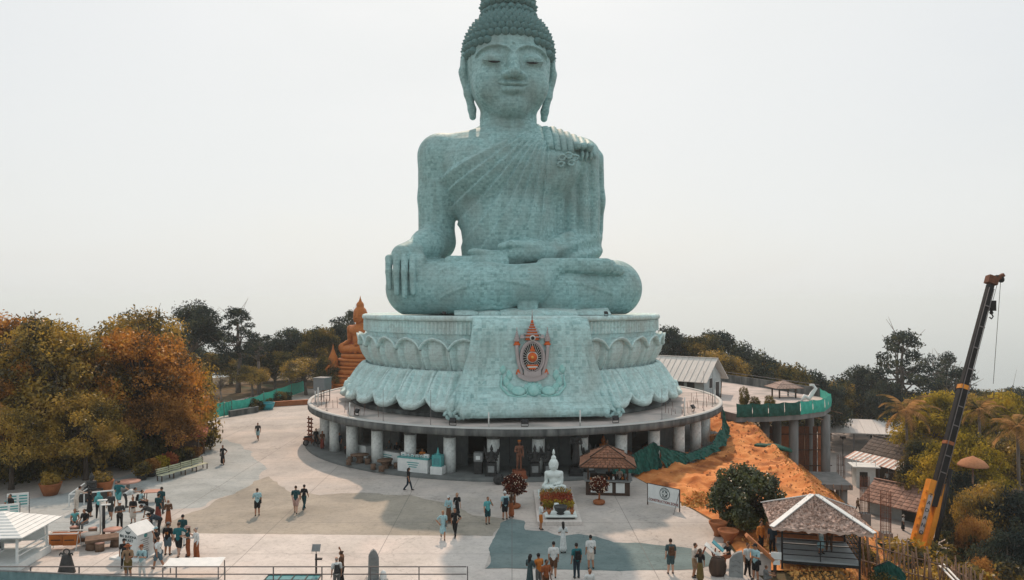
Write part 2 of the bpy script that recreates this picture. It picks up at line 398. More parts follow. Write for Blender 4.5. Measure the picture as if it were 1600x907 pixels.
def head_sdf(P, fine=True, bun=True):
    P = P-np.float32((-.25, 0, 0))
    x, y, z = P[:, 0], P[:, 1], P[:, 2]; ax = np.abs(x); S = np.stack([ax, y, z], 1)
    d = s_ell(P, (0, .1, 26.3), (4.35, 4.55, 4.6))
    d = s_min(d, s_ell(P, (0, -.75, 23.3), (3.75, 3.5, 3.75)), 1.6)
    d = s_min(d, s_ell(P, (0, -2.6, 20.9), (1.5, 1.15, 1.0)), 1.1)
    d = s_min(d, s_ell(S, (2.3, -2.6, 23.0), (1.3, 1.3, 1.5)), 1.2)
    # eye hollows and lids
    d = s_max(d, -s_ell(S, (1.85, -4.75, 25.35), (1.35, .62, .62)), .5)
    d = s_min(d, s_ell(S, (1.85, -3.62, 25.2), (1.25, .95, .75)), .18)
    # brows
    bz = 25.65+.95*np.sqrt(np.maximum(0, 1-((ax-1.95)/1.75)**2))
    bw = (ax > .22)*(ax < 3.6)
    d = d-.24*np.exp(-((z-bz)/.15)**2)*bw*(y < 0)+.10*np.exp(-((z-bz+.36)/.22)**2)*bw*(y < 0)
    # nose
    d = s_min(d, s_path(P, [(0, -4.15, 26.3), (0, -4.75, 24.9), (0, -5.15, 23.75)], [.36, .46, .60], .3), .5)
    d = s_min(d, s_ell(S, (.72, -4.55, 23.55), (.5, .55, .38)), .35)
    # mouth
    mz = 22.55+.10*(ax/1.2)**2
    mo = s_ell(P, (0, -4.1, 22.72), (1.35, .55, .34)); d = s_min(d, mo, .25)
    d = s_min(d, s_ell(P, (0, -4.0, 22.2), (1.1, .55, .36)), .25)
    d = d+.17*np.exp(-((z-mz)/.085)**2)*(ax < 1.55)*(y < -2)*sstep(1.7, 1.2, ax)
    d = d+.10*np.exp(-(((z-21.7)/.18)**2+(x/.9)**2))*(y < -2)
    # ears with long lobes
    e = s_ell(S, (4.62, .7, 25.75), (.42, 1.15, 1.75))
    e = s_min(e, s_path(S, [(4.7, .55, 25.2), (4.2, .2, 22.8), (3.82, .1, 21.2), (3.75, .1, 20.45)], [.5, .42, .40, .36], .3), .35)
    e = s_max(e, -s_cone(S, (3.85, -.5, 22.2), (3.72, -.5, 21.1), .2, .18), .1)
    d = s_min(d, e, .12)
    # neck
    nk = s_ell(P, (0, .35, 19.4), (3.02, 2.9, 6.0))
    if fine: nk = nk+.05*np.exp(-((z-20.0)/.07)**2)+.05*np.exp(-((z-19.75)/.07)**2)
    d = s_min(d, nk, .35)
    d = s_min(d, s_ball(P, (0, -4.5, 26.75), .17), .04)
    # scalp under the curls
    hl = 27.55-.16*ax**1.75                         # hairline
    sc = s_ell(P, (0, .35, 26.9), (4.45, 4.7, 4.45))
    sc = s_max(sc, -(z-hl-np.maximum(y+2.2, 0)*-1.6), .15)
    d = np.minimum(d, sc)
    if bun: d = s_min(d, s_ell(P, (0, .35, 31.8), (2.55, 2.55, 2.9)), .5)
    return np.maximum(d, 18.7-z)

buddha = thing('seated_buddha_statue', 'colossal pale marble seated buddha statue on a round lotus pedestal', 'statue', (-.1, 78.9, 12.6), R(6.5))
V, F = sdf_mesh(body_sdf, (-13.4, -10.6, -.4), (13.4, 6.2, 20.6), .11)
link('body', mesh_np('buddha_body', V, F, [M_MARBLE]), buddha)
V, F = sdf_mesh(head_sdf, (-5.6, -6.4, 18.4), (5.3, 5.8, 35.2), .085)
head = link('head', mesh_np('buddha_head', V, F, [M_MARBLE]), buddha)
# dark glimpses of the eyes below the lids
for s in (-1, 1):
    b = MB(); pts = []
    for i in range(9):
        t = i/8*2-1; X = s*1.9+t*.62-.25
        pts.append((X, -4.50+.10*t*t+.06*abs(t), 24.80+.10*t*t))
    b.tube(pts, [.03+.13*(1-(i/4-1)**2) for i in range(9)], 6, flat=.6)
    b.build('eye', M_DARK, head)
    b = MB(); pts = []
    for i in range(13):
        t = i/12*2-1; pts.append((s*1.87+t*1.2-.25, -4.42+.30*t*t, 24.93+.16*t*t))
    b.tube(pts, [.07]*13, 6); b.build('eyelid_rim', M_MARBLE, head)
# curls of hair
cb = MB(); cb.lathe([(.43, -.25), (.45, .04), (.33, .26), (.16, .46), (.02, .60)], (0, 0, 0), 8)
CURL = cb.mesh('hair_curl', M_HAIR)
curls = []
def curl_at(p, n):
    curls.append((Vector(p), Vector(n).normalized()))
for i, el in enumerate([-4, 5, 14, 23, 32, 41, 50, 58]):
    cz = 26.9+4.45*math.sin(R(el)); rr = math.cos(R(el))
    nn = int(2*PI*4.7*rr/.78)
    for k in range(nn):
        a = 2*PI*(k+.5*(i % 2))/nn; X = 4.45*rr*math.sin(a); Yv = .35-4.7*rr*math.cos(a)
        hl = 27.75-.16*abs(X)**1.75
        if Yv < -2.2+.4 and cz < hl: continue
        if Yv < -1.0 and cz < hl-.3: continue
        if cz < 27.75-.16*abs(X)**1.75-1.6*max(0, Yv+2.2)+.2: continue
        curl_at((X-.25, Yv, cz), (X/4.6**2, (Yv-.35)/4.75**2, (cz-26.9)/4.45**2))
for i, el in enumerate([-12, 3, 18, 33, 48, 64, 80]):
    cz = 31.8+2.9*math.sin(R(el)); rr = 2.55*math.cos(R(el)); nn = max(1, int(2*PI*rr/.76))
    for k in range(nn):
        a = 2*PI*(k+.5*(i % 2))/nn; X = rr*math.sin(a); Yv = .35-rr*math.cos(a)
        curl_at((X-.25, Yv, cz), (X/2.55**2, (Yv-.35)/2.55**2, (cz-31.8)/2.9**2))
curls.sort(key=lambda c: c[0].y)
for p, n in curls[:295]:
    o = link('hair_curl', CURL, head, p); o.rotation_euler = n.to_track_quat('Z', 'Y').to_euler()
rest = MB()
for p, n in curls[295:]:
    q = n.to_track_quat('Z', 'Y').to_matrix(); rest.add([q @ Vector(v)+p for v in cb.v], cb.f, 0, True)
if rest.v: tag(rest.build('back_hair_curls', M_HAIR, head), kind='stuff')
b = MB(); b.lathe([(.9, 0), (1.15, .4), (.95, 1.0), (.5, 1.7), (.12, 2.4), (.02, 2.8)], (-.25, .35, 34.3), 16); b.build('flame_finial', M_HAIR, head)

# sash over the left shoulder, with its pleated end
for i in range(7):
    b = MB(); xs = 3.3+i*.72; zb = 16.1+.12*abs(i-2) if i < 4 else 16.7+.15*i-.5
    path = [(xs-.15, 2.0, 18.6-.13*i), (xs, .4, 19.25-.22*max(0, i-1)), (xs+.1, -1.7, 18.85-.25*max(0, i-1)), (xs+.12, -3.6+.14*i, 17.6-.12*i), (xs+.15, -4.45+.2*i, zb)]
    b.tube(path, [.40, .44, .45, .42, .36], 10, flat=1.0); b.build('sash_pleat', M_MARBLE, buddha)
for (cx, cz, r) in [(4.5, 15.4, .42), (5.2, 15.65, .44), (5.9, 15.5, .38), (4.4, 14.75, .36), (5.5, 14.95, .4)]:
    b = MB(); pts = [(cx+r*math.cos(a)*(1-.06*a), -4.95+.3*(cx-4.5), cz+r*math.sin(a)*.8*(1-.06*a)) for a in [k*.55 for k in range(13)]]
    b.tube(pts, [.13]*13, 8); b.build('sash_curl', M_MARBLE, buddha)
for i in range(4):
    b = MB(); xs = 6.9+i*.5
    b.tube([(xs, -2.7+.3*i, 17.0-.1*i), (xs+.1, -2.95+.3*i, 16.2), (xs+.02, -2.8+.3*i, 15.5+.1*i)], [.15, .2, .08], 8); b.build('sash_end_pleat', M_MARBLE, buddha)
# robe edge swept over the left knee
for k in range(3):
    b = MB(); pts = []
    for i in range(11):
        t = i/10; a = R(100-118*t)
        pts.append((8.6+(3.65-.32*k)*math.cos(a)*(1 if t > .2 else 1), -1.6-.4*k-1.0*t, 2.1+(3.0-.3*k)*math.sin(a)))
    b.tube(pts, [.2+.18*math.sin(PI*i/10) for i in range(11)], 8); b.build('robe_hem', M_MARBLE, buddha)
# robe ends fanned out under the shins
for (x0, x1, yy, s) in [(-6.2, -3.6, -8.4, 1), (-4.0, -1.8, -8.9, 1), (-2.0, .6, -9.4, 1), (.3, 2.2, -9.5, -1), (1.8, 5.2, -9.2, -1), (4.6, 8.6, -8.3, -1)]:
    b = MB(); rows = []
    for j in range(5):
        v = j/4; row = []
        for i in range(9):
            u = i/8; X = x0+(x1-x0)*u; lift = .62*(1-v)+.30*math.sin(PI*(u if s > 0 else 1-u)*.9)*v
            row.append((X, yy+1.3-1.5*v-.25*math.sin(u*PI)*v, .02+lift))
        rows.append(row)
    b.grid(rows); n0 = len(b.v)
    lo = [[(p[0], p[1]+.02, -.05) for p in r] for r in rows]
    b.grid([list(reversed(r)) for r in lo])
    for a, c in ((rows[-1], lo[-1]), ([r[0] for r in rows], [r[0] for r in lo]), ([r[-1] for r in reversed(rows)], [r[-1] for r in reversed(lo)])):
        b.grid([[*c], [*a]], smooth=False)
    b.build('robe_end', M_LOTUS, buddha)

# ------------------------------------------------------------------ lotus pedestal (part of the setting of the statue)
lotus = thing('lotus_pedestal', 'round marble lotus pedestal with two tiers of petals under the great buddha', 'pedestal', (-.1, 78.9, 0), R(6.5))
b = MB(); b.lathe([(15.6, 4.9), (14.6, 5.4), (14.3, 7.0), (14.55, 7.8), (14.5, 9.0), (14.7, 10.4), (15.0, 11.2), (14.9, 12.3)], n=120); b.build('core', M_LOTUS, lotus)
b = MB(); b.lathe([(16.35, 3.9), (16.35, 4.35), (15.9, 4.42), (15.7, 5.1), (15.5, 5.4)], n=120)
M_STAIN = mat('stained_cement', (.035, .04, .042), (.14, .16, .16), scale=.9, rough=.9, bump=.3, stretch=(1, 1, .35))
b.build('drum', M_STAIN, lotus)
b = MB(); n = 34*7; rows = []
for (r, z, f) in [(14.7, 10.9, 0), (15.0, 11.0, 1), (15.0, 12.05, 1), (15.0, 12.12, 0)]:
    rows.append([((r+f*.13*(1 if k % 4 in (1, 2) else 0))*math.cos(2*PI*k/(n*4)), (r+f*.13*(1 if k % 4 in (1, 2) else 0))*math.sin(2*PI*k/(n*4)), z) for k in range(n*4)])
b.grid(rows, closed=True, smooth=False); b.build('fluted_band', M_LOTUS, lotus)
b = MB(); b.lathe([(14.9, 12.1), (15.22, 12.14), (15.28, 12.32), (15.2, 12.55), (15.0, 12.6), (14.85, 12.58), (14.8, 12.5), (0.1, 12.5)], n=140); b.build('top_rim', M_LOTUS, lotus)

def petal(up):
    """one petal, its axis along -Y (towards the front)"""
    b = MB(); nu, nv = 37, 20; rows = []; dth = PI/34
    for j in range(nv):
        v = j/(nv-1); row = []
        for i in range(nu):
            u = i/(nu-1)*2-1; au = abs(u)
            if up:
                top = 3.05-.85*max(0, (au-.15)/.85)**2.2+.10*math.exp(-(u/.16)**2)
                z = 7.75+top*v
                r = 14.5+.62*math.sin(PI*min(1, v*.9)*.62)+.10*v
                rim = sstep_(.78, .98, max(au, (v-.10))) 
                r += .18*rim+.50*sstep_(.84, 1.0, v)*(1-.25*au); z -= .16*sstep_(.93, 1.0, v)
                r += .34*math.cos(u*PI*.5)*math.sin(PI*min(1, v*1.1)) + .14*math.exp(-(u/.09)**2)*(v < .8) - .26*math.exp(-((au-.66)/.11)**2)*(v < .84)
                a = u*dth*(1.02-.08*(1-v))
            else:
                z0, z1 = 7.85, 4.72
                s = v
                drop = 1.0-.30*max(0, (au-.1)/.9)**2.4
                zz = z0+(z1-z0)*(s**1.12)*drop
                r = 14.75+1.95*(s**.82)*(1-.05*au**2)
                rim = sstep_(.72, .92, au)
                r += .52*math.cos(u*PI*.5)*(.5+.5*s)+.12*rim
                r += -.42*math.exp(-((au-.62)/.13)**2)*sstep_(.02, .25, s)*(1-sstep_(.84, .92, s))
                r += .18*math.exp(-((au-.30)/.11)**2)*(1-sstep_(.8, .88, s)) - .30*math.exp(-(u/.11)**2)*(1-sstep_(.78, .86, s))
                lip = sstep_(.84, 1.0, s)
                zz += .34*lip*(1-.2*au)
                r += .22*lip
                z = zz; a = u*dth*(.92+.08*s)
            row.append((r*math.sin(a), -r*math.cos(a), z))
        rows.append(row)
    # a rolled outer lip that returns to the core
    last = rows[-1]
    for (dr, dz) in ((.02, -.12), (-.14, -.26), (-.42, -.24), (-1.1, -.10)) if up else ((.05, -.22), (-.20, -.42), (-.9, -.30), (-1.9, .25)):
        row = []
        for p in last:
            r = math.hypot(p[0], p[1])+dr; a = math.atan2(p[0], -p[1]); row.append((r*math.sin(a), -r*math.cos(a), p[2]+dz))
        rows.append(row)
    # closed flanks
    rows = [[(p[0][0]*.955, p[0][1]*.955, p[0][2])]+list(p)+[(p[-1][0]*.955, p[-1][1]*.955, p[-1][2])] for p in rows]
    b.grid(rows if not up else rows)
    return b
def sstep_(a, b, x):
    t = min(1, max(0, (x-a)/(b-a))); return t*t*(3-2*t)
pu = petal(True).mesh('upper_petal', M_LOTUS); pl_ = petal(False).mesh('lower_petal', M_LOTUS)
for k in range(34):
    a = 2*PI*k/34
    if min(a, 2*PI-a) > R(15): link('upper_petal', pu, lotus, rot=(0, 0, a))
    if min(a+PI/34, 2*PI-a-PI/34) > R(18): link('lower_petal', pl_, lotus, rot=(0, 0, a+PI/34))

# ------------------------------------------------------------------ marble altar cloth with the emblem
drape = thing('marble_drape', 'carved marble cloth hanging over the front of the lotus pedestal', 'drape', (-.1, 78.9, 0), R(6.5))
prof = [(-9.0, 12.56, 4.6), (-13.2, 12.58, 4.75), (-14.9, 12.50, 4.85), (-15.6, 12.2, 4.92), (-15.95, 11.5, 5.0), (-16.02, 10.4, 5.15), (-16.05, 9.2, 5.4), (-16.1, 8.0, 5.75), (-16.25, 7.0, 6.1), (-16.6, 6.2, 6.5), (-17.2, 5.6, 6.9), (-17.75, 5.2, 7.15), (-17.95, 4.9, 7.2), (-17.95, 4.45, 7.15)]
def drape_pt(i, u):
    y, z, w = prof[i]
    au = abs(u); bend = .9*max(0, au-.62)**1.6*2.2
    off = 0
    for g in (.70, .86): off += .10*math.exp(-((au-g)/.018)**2)
    if i >= 11 and i != 13: off -= .0
    yy = y+bend*(.3 if i < 3 else 1.0)+off
    # round the bottom towards the corners
    zz = z
    if i >= 9: zz = z+.5*max(0, au-.75)**2*4
    # frilled corners
    if i >= 10 and au > .80: yy -= .42*math.sin((au-.80)/.20*PI*3.0)*(i-9)/4; zz -= .22*math.cos((au-.80)/.2*PI*3.0)*(i-9)/4
    return (u*w, yy, zz)
b = MB(); rows = [[drape_pt(i, k/50-1) for k in range(101)] for i in range(len(prof))]
# band along the hem
for k in range(101):
    if abs(k/50-1) < .82:
        x_, y_, z_ = rows[11][k]; rows[11][k] = (x_, y_-.1, z_)
rows.append([(p[0]*.98, p[1]+.5, p[2]+.05) for p in rows[-1]]); rows.append([(p[0]*.97, p[1]+2.6, p[2]+.4) for p in rows[-2]])
rows = [[(r[0][0]*.99, r[0][1]+2.2, r[0][2])]+r+[(r[-1][0]*.99, r[-1][1]+2.2, r[-1][2])] for r in rows]
b.grid(rows); b.build('cloth', M_DRAPE, drape)
for u0 in (-1, 1):   # scrolls of the corner frills
    for k in range(3):
        b = MB(); cx = u0*(6.95-k*.72); pts = []
        for i in range(14):
            a = i*.5; r = .42*(1-.045*i)
            pts.append((cx+u0*r*math.cos(a), -17.6+.28*k*0+.15*abs(k-1), 4.62+r*math.sin(a)+.05*k))
        b.tube(pts, [.16]*14, 7); b.build('frill_scroll', M_DRAPE, drape)
        b = MB(); b.tube([(cx*.93, -16.2, 6.4), (cx*.97, -17.0, 5.5), (cx, -17.55, 4.95)], [.12, .26, .34], 8); b.build('frill_fold', M_DRAPE, drape)

# emblem ---------------------------------------------------------------
M_EGREY = col('emblem_stone', (.42, .38, .38)); M_EORANGE = col('emblem_orange', (.62, .13, .03)); M_EBLACK = col('emblem_black', (.02, .02, .024)); M_EWHITE = col('emblem_white', (.62, .64, .6)); M_EGOLD = col('emblem_gold', (.75, .38, .08))
emb = thing('royal_emblem', 'oval orange and grey emblem with tall tiered spire on the marble cloth', 'emblem', (-.1, 78.9, 0), R(6.5))
EX, EY, EZ = -.05, -16.15, 9.2
def ell_ring(a, c, r, y0, y1, mi=0, n=40):
    b = MB(); rows = []
    for (s, yy) in ((r, y0+.1), (r, y1), (0, y1), (0, y0+.1)):
        rows.append([(EX+(a-s*0+(-s))*math.cos(2*PI*k/n), yy, EZ+(c-s)*math.sin(2*PI*k/n)) for k in range(n)])
    b.grid(rows+[rows[0]], closed=True, smooth=False); return b
b = ell_ring(1.05, 1.42, .17, EY, EY-.22); b.build('oval_frame', M_EGREY, emb)
b = ell_ring(.86, 1.22, .08, EY, EY-.16); b.build('inner_frame', M_EGREY, emb)
b = MB(); b.add([(EX+.95*math.cos(2*PI*k/40), EY-.05, EZ+1.3*math.sin(2*PI*k/40)) for k in range(40)], [tuple(range(40))]); b.add([(EX+.95*math.cos(2*PI*k/40), EY+.3, EZ+1.3*math.sin(2*PI*k/40)) for k in range(40)], [tuple(reversed(range(40)))]); b.build('oval_panel', M_EBLACK, emb)
ray = MB()
for k in range(28):
    a = 2*PI*k/28; ca, sa = math.cos(a), math.sin(a)
    p0 = Vector((EX+.44*ca, EY-.10, EZ-.05+.5*sa)); p1 = Vector((EX+.76*ca, EY-.10, EZ+1.12*sa))
    MB.bar(q := MB(), p0, p1, .05, .03); q.build('ray', M_EWHITE, emb)
for (r, y, m) in ((.47, .12, M_EWHITE), (.40, .16, M_EORANGE), (.12, .2, M_EGOLD)):
    b = MB(); b.lathe([(r, 0), (r, y)], n=24); me = b.mesh('disc', m); link('disc', me, emb, (EX, EY-.03, EZ), (PI/2, 0, 0))
for k, (w, h, z) in enumerate([(.5, .14, .55), (.36, .14, .70), (.2, .16, .86)]):
    b = MB(); b.box((EX, EY-.16, EZ+z), (w, .12, h), taper=.7); b.build('throne_tier', M_EORANGE, emb)
for k, (w, h, z) in enumerate([(.95, .13, -.68), (.8, .13, -.80), (.55, .14, -.93)]):
    b = MB(); b.box((EX, EY-.16, EZ+z), (w, .12, h)); b.build('base_tier', M_EORANGE if k != 1 else M_EWHITE, emb)
zz = EZ+1.42
for k, (r, h) in enumerate([(.62, .26), (.84, .10), (.60, .24), (.74, .09), (.48, .22), (.60, .08), (.38, .2), (.47, .07), (.28, .2), (.35, .06), (.19, .22), (.24, .05), (.12, .26), (.06, .34)]):
    b = MB(); b.lathe([(r, 0), (r*.8 if k % 2 == 0 else r*.9, h)], (EX, EY+.0, zz), 12, sy=.35); b.build('spire_tier', M_EORANGE if k % 2 == 0 else M_EGREY, emb); zz += h*.78
b = MB(); b.lathe([(.06, 0), (.03, .4), (.005, .75)], (EX, EY, zz-.02), 8); b.build('spire_tip', M_EGREY, emb)
b = MB(); b.lathe([(.24, 0), (.24, .14)], n=20); link('medallion', b.mesh('medallion', M_EWHITE), emb, (EX, EY-.18, EZ+1.6), (PI/2, 0, 0))
b = MB(); b.lathe([(.15, 0), (.15, .18)], n=16); link('medallion_core', b.mesh('medallion_core', M_EBLACK), emb, (EX, EY-.18, EZ+1.6), (PI/2, 0, 0))
for s in (-1, 1):
    b = MB(); b.box((EX+s*.85, EY-.02, EZ+1.72), (.36, .3, .3), taper=.6); b.build('crown_wing', M_EGREY, emb)
    z0 = EZ+1.0
    for k, (r, h) in enumerate([(.3, .16), (.2, .18), (.3, .1), (.26, .14), (.22, .14), (.18, .14), (.13, .16), (.09, .2), (.04, .34)]):
        b = MB(); b.lathe([(r, 0), (r*.82, h)], (EX+s*1.28, EY, z0), 10, sy=.5); b.build('side_spire_tier', M_EORANGE if k in (0, 1) else M_EGREY, emb); z0 += h*.95
    b = MB(); pts = [(EX+s*(1.30-.0032*i*i), EY-.06, EZ+1.0-.205*i) for i in range(13)]
    b.tube(pts, [.15]*13, 8); b.build('side_scroll', M_EGREY, emb)
    b = MB(); b.box((EX+s*1.12, EY-.06, EZ-1.2), (.5, .22, .42), taper=.5); b.build('corner_flower', M_EORANGE, emb)
b = MB(); rows = []
for i in range(17):
    t = i/16*2-1; x_ = t*1.25; z_ = EZ-1.82+.42*t*t
    rows.append([(EX+x_, EY+.25, z_-.2), (EX+x_, EY-.22, z_-.2), (EX+x_, EY-.2, z_+.2), (EX+x_, EY+.25, z_+.2)])
b.grid(rows, closed=True, smooth=False); b.build('ribbon', M_EGREY, emb)
b = MB(); rows = []
for i in range(11):
    t = i/10*2-1; x_ = t*.72; z_ = EZ-1.42+.16*t*t
    rows.append([(EX+x_, EY+.25, z_-.2), (EX+x_, EY-.26, z_-.2), (EX+x_, EY-.24, z_+.2), (EX+x_, EY+.25, z_+.2)])
b.grid(rows, closed=True, smooth=False); b.build('upper_ribbon', M_EGREY, emb)
# lotus flower and buds carved below the emblem
M_RELIEF = mat('verdigris_relief', (.24, .52, .50), (.36, .62, .6), scale=3, rough=.7, bump=.3)
rel = thing('lotus_relief', 'blue-green carved lotus flower with buds below the emblem', 'relief', (-.1, 78.9, 0), R(6.5))
for k in range(14):
    a = 2*PI*k/14; b = MB(); b.lathe([(.02, 0), (.18, .2), (.2, .4), (.02, .7)], n=8, sy=.4); o = b.build('petal', M_RELIEF, rel)
    o.location = (.35*math.sin(a)*1.2, -16.62+.35*math.cos(a)*.5, 6.45+.3*math.cos(a)*.7); o.rotation_euler = (R(-28), a, 0)
b = MB(); b.lathe([(.5, 0), (.45, .2), (.1, .28)], n=18); o = b.build('flower_heart', M_RELIEF, rel); o.location = (0, -16.6, 6.45); o.rotation_euler = (R(62), 0, 0)
for s in (-1, 1):
    for (cx, cz, cy, sc, ti) in ((1.8, 6.55, -16.45, .9, .5), (2.2, 7.0, -16.3, .85, .1), (1.95, 7.6, -16.2, .8, .1), (2.5, 8.1, -16.12, .75, -.1)):
        b = MB(); b.lathe([(.05, -.4), (.36, 0), (.30, .4), (.03, .85)], n=10, sy=.45); o = b.build('bud', M_RELIEF, rel)
        o.location = (s*cx, cy, cz); o.rotation_euler = (R(-14), s*ti, 0); o.scale = (sc,)*3
    b = MB(); b.tube([(s*.6, -16.75, 6.1), (s*1.3, -16.75, 6.0), (s*2.1, -16.7, 6.15), (s*2.7, -16.4, 6.8), (s*2.6, -16.2, 7.7)], [.14, .12, .12, .1, .06], 6); b.build('stem', M_RELIEF, rel)
    b = MB(); b.lathe([(.05, 0), (.5, .06), (.62, .14), (.4, .18)], n=16, sy=.7); o = b.build('leaf', M_RELIEF, rel); o.location = (s*1.25, -16.55, 6.4); o.rotation_euler = (R(60), 0, 0)
# ------------------------------------------------------------------ terrain, sea, paving
def lerp_pts(pts, t):
    for (a, va), (b_, vb) in zip(pts, pts[1:]):
        if t <= b_: return va+(vb-va)*max(0, (t-a)/(b_-a))
    return pts[-1][1]
EDGE = [(0, 15.5), (37, 16.0), (45, 18.6), (55, 21.8), (66, 23.6), (80, 25.2), (92, 26.4), (104, 29), (125, 33), (1e6, 45)]
def smooth(a, b_, x):
    t = min(1, max(0, (x-a)/(b_-a))); return t*t*(3-2*t)
def height(x, y):
    e = lerp_pts(EDGE, y); h = 0.0
    if x > e: h = -min(1.0, (x-e)/12.5)**.85*11.5
    if x > 95: h -= (x-95)*.22
    if y > 112: h -= (y-112)*(.045 if x < 0 else .06)
    if x < -48: h -= (-48-x)*.10
    if y > 240: h -= (y-240)*.30
    if abs(x) > 170: h -= (abs(x)-170)*.25
    if y < 35.5 and x < e: h -= min(4.5, (35.5-y)*2.0)
    d = .3 if (e+1 < x < 95 and y < 180) else 1.0 if (x > e+1 or y > 118 or x < -50) else 0
    h += d*.5*math.sin(x*.31+1.3)*math.sin(y*.23)+d*.25*math.sin(x*.9)*math.sin(y*.8+x*.2)
    return max(h, -395)
M_EARTH = mat('hill_earth', (.07, .055, .03), (.13, .085, .04), scale=.6, rough=.95, bump=.6, bscale=4, coords='World', c3=(.05, .06, .025))
def axis_pts(segs):
    o = []
    for a, b_, n in segs: o += [a+(b_-a)*i/n for i in range(n)]
    return o+[segs[-1][1]]
xs = axis_pts([(-2600, -300, 12), (-300, -60, 20), (-60, 10, 35), (10, 62, 70), (62, 110, 30), (110, 300, 20), (300, 2600, 12)])
ys = axis_pts([(-900, 0, 8), (0, 34, 10), (34, 38, 8), (38, 125, 80), (125, 260, 30), (260, 2600, 14)])
V = np.float32([(x, y, height(x, y)-.012) for y in ys for x in xs]); nx = len(xs)
F = [(j*nx+i, j*nx+i+1, (j+1)*nx+i+1, (j+1)*nx+i) for j in range(len(ys)-1) for i in range(nx-1)]
tag(link('ground', mesh_np('ground', V, F, [M_EARTH])), kind='structure')
M_SEA = mat('sea_water', (.05, .10, .12), (.06, .12, .14), scale=.01, rough=.25, bump=.2, bscale=.2, coords='World', spec=.5)
b = MB(); b.add([(-26000, -3000, -390), (26000, -3000, -390), (26000, 26000, -390), (-26000, 26000, -390)], [(0, 1, 2, 3)]); tag(b.build('sea', M_SEA), kind='structure')

def catmull(pts, n=5):
    o = []; m = len(pts)
    for i in range(m):
        p0, p1, p2, p3 = (Vector(pts[(i+k-1) % m]) for k in range(4))
        for k in range(n):
            t = k/n; o.append(.5*((2*p1)+(p2-p0)*t+(2*p0-5*p1+4*p2-p3)*t*t+(3*p1-p0-3*p2+p3)*t**3))
    return o
from mathutils import noise as mnoise
def sheet(name, pix, z, m, curvy=False, jit=0.0, wob=0.0):
    p = [gp(*q).xy if len(q) == 2 else Vector(q[:2]) for q in pix]
    if curvy: p = catmull([(q.x, q.y) for q in p])
    if wob:
        d = []
        for i in range(len(p)):
            a_, c_ = Vector(p[i][:2]), Vector(p[(i+1) % len(p)][:2]); k = max(1, int((c_-a_).length/.35)); nrm = Vector((-(c_-a_).y, (c_-a_).x)).normalized() if (c_-a_).length > 0 else Vector((0, 0))
            for j in range(k):
                q = a_.lerp(c_, j/k); d.append(q+nrm*(wob*mnoise.fractal(Vector((q.x*.6, q.y*.6, 3)), 1, 2, 5)+.4*wob*math.sin(q.x*.7+q.y)))
        p = d
    p = [(q[0]+rng.uniform(-jit, jit), q[1]+rng.uniform(-jit, jit), z) for q in p]
    a = sum(p[i][0]*p[(i+1) % len(p)][1]-p[(i+1) % len(p)][0]*p[i][1] for i in range(len(p)))
    if a < 0: p.reverse()
    b = MB(); b.add(p, [tuple(range(len(p)))]); return tag(b.build(name, m), kind='structure')
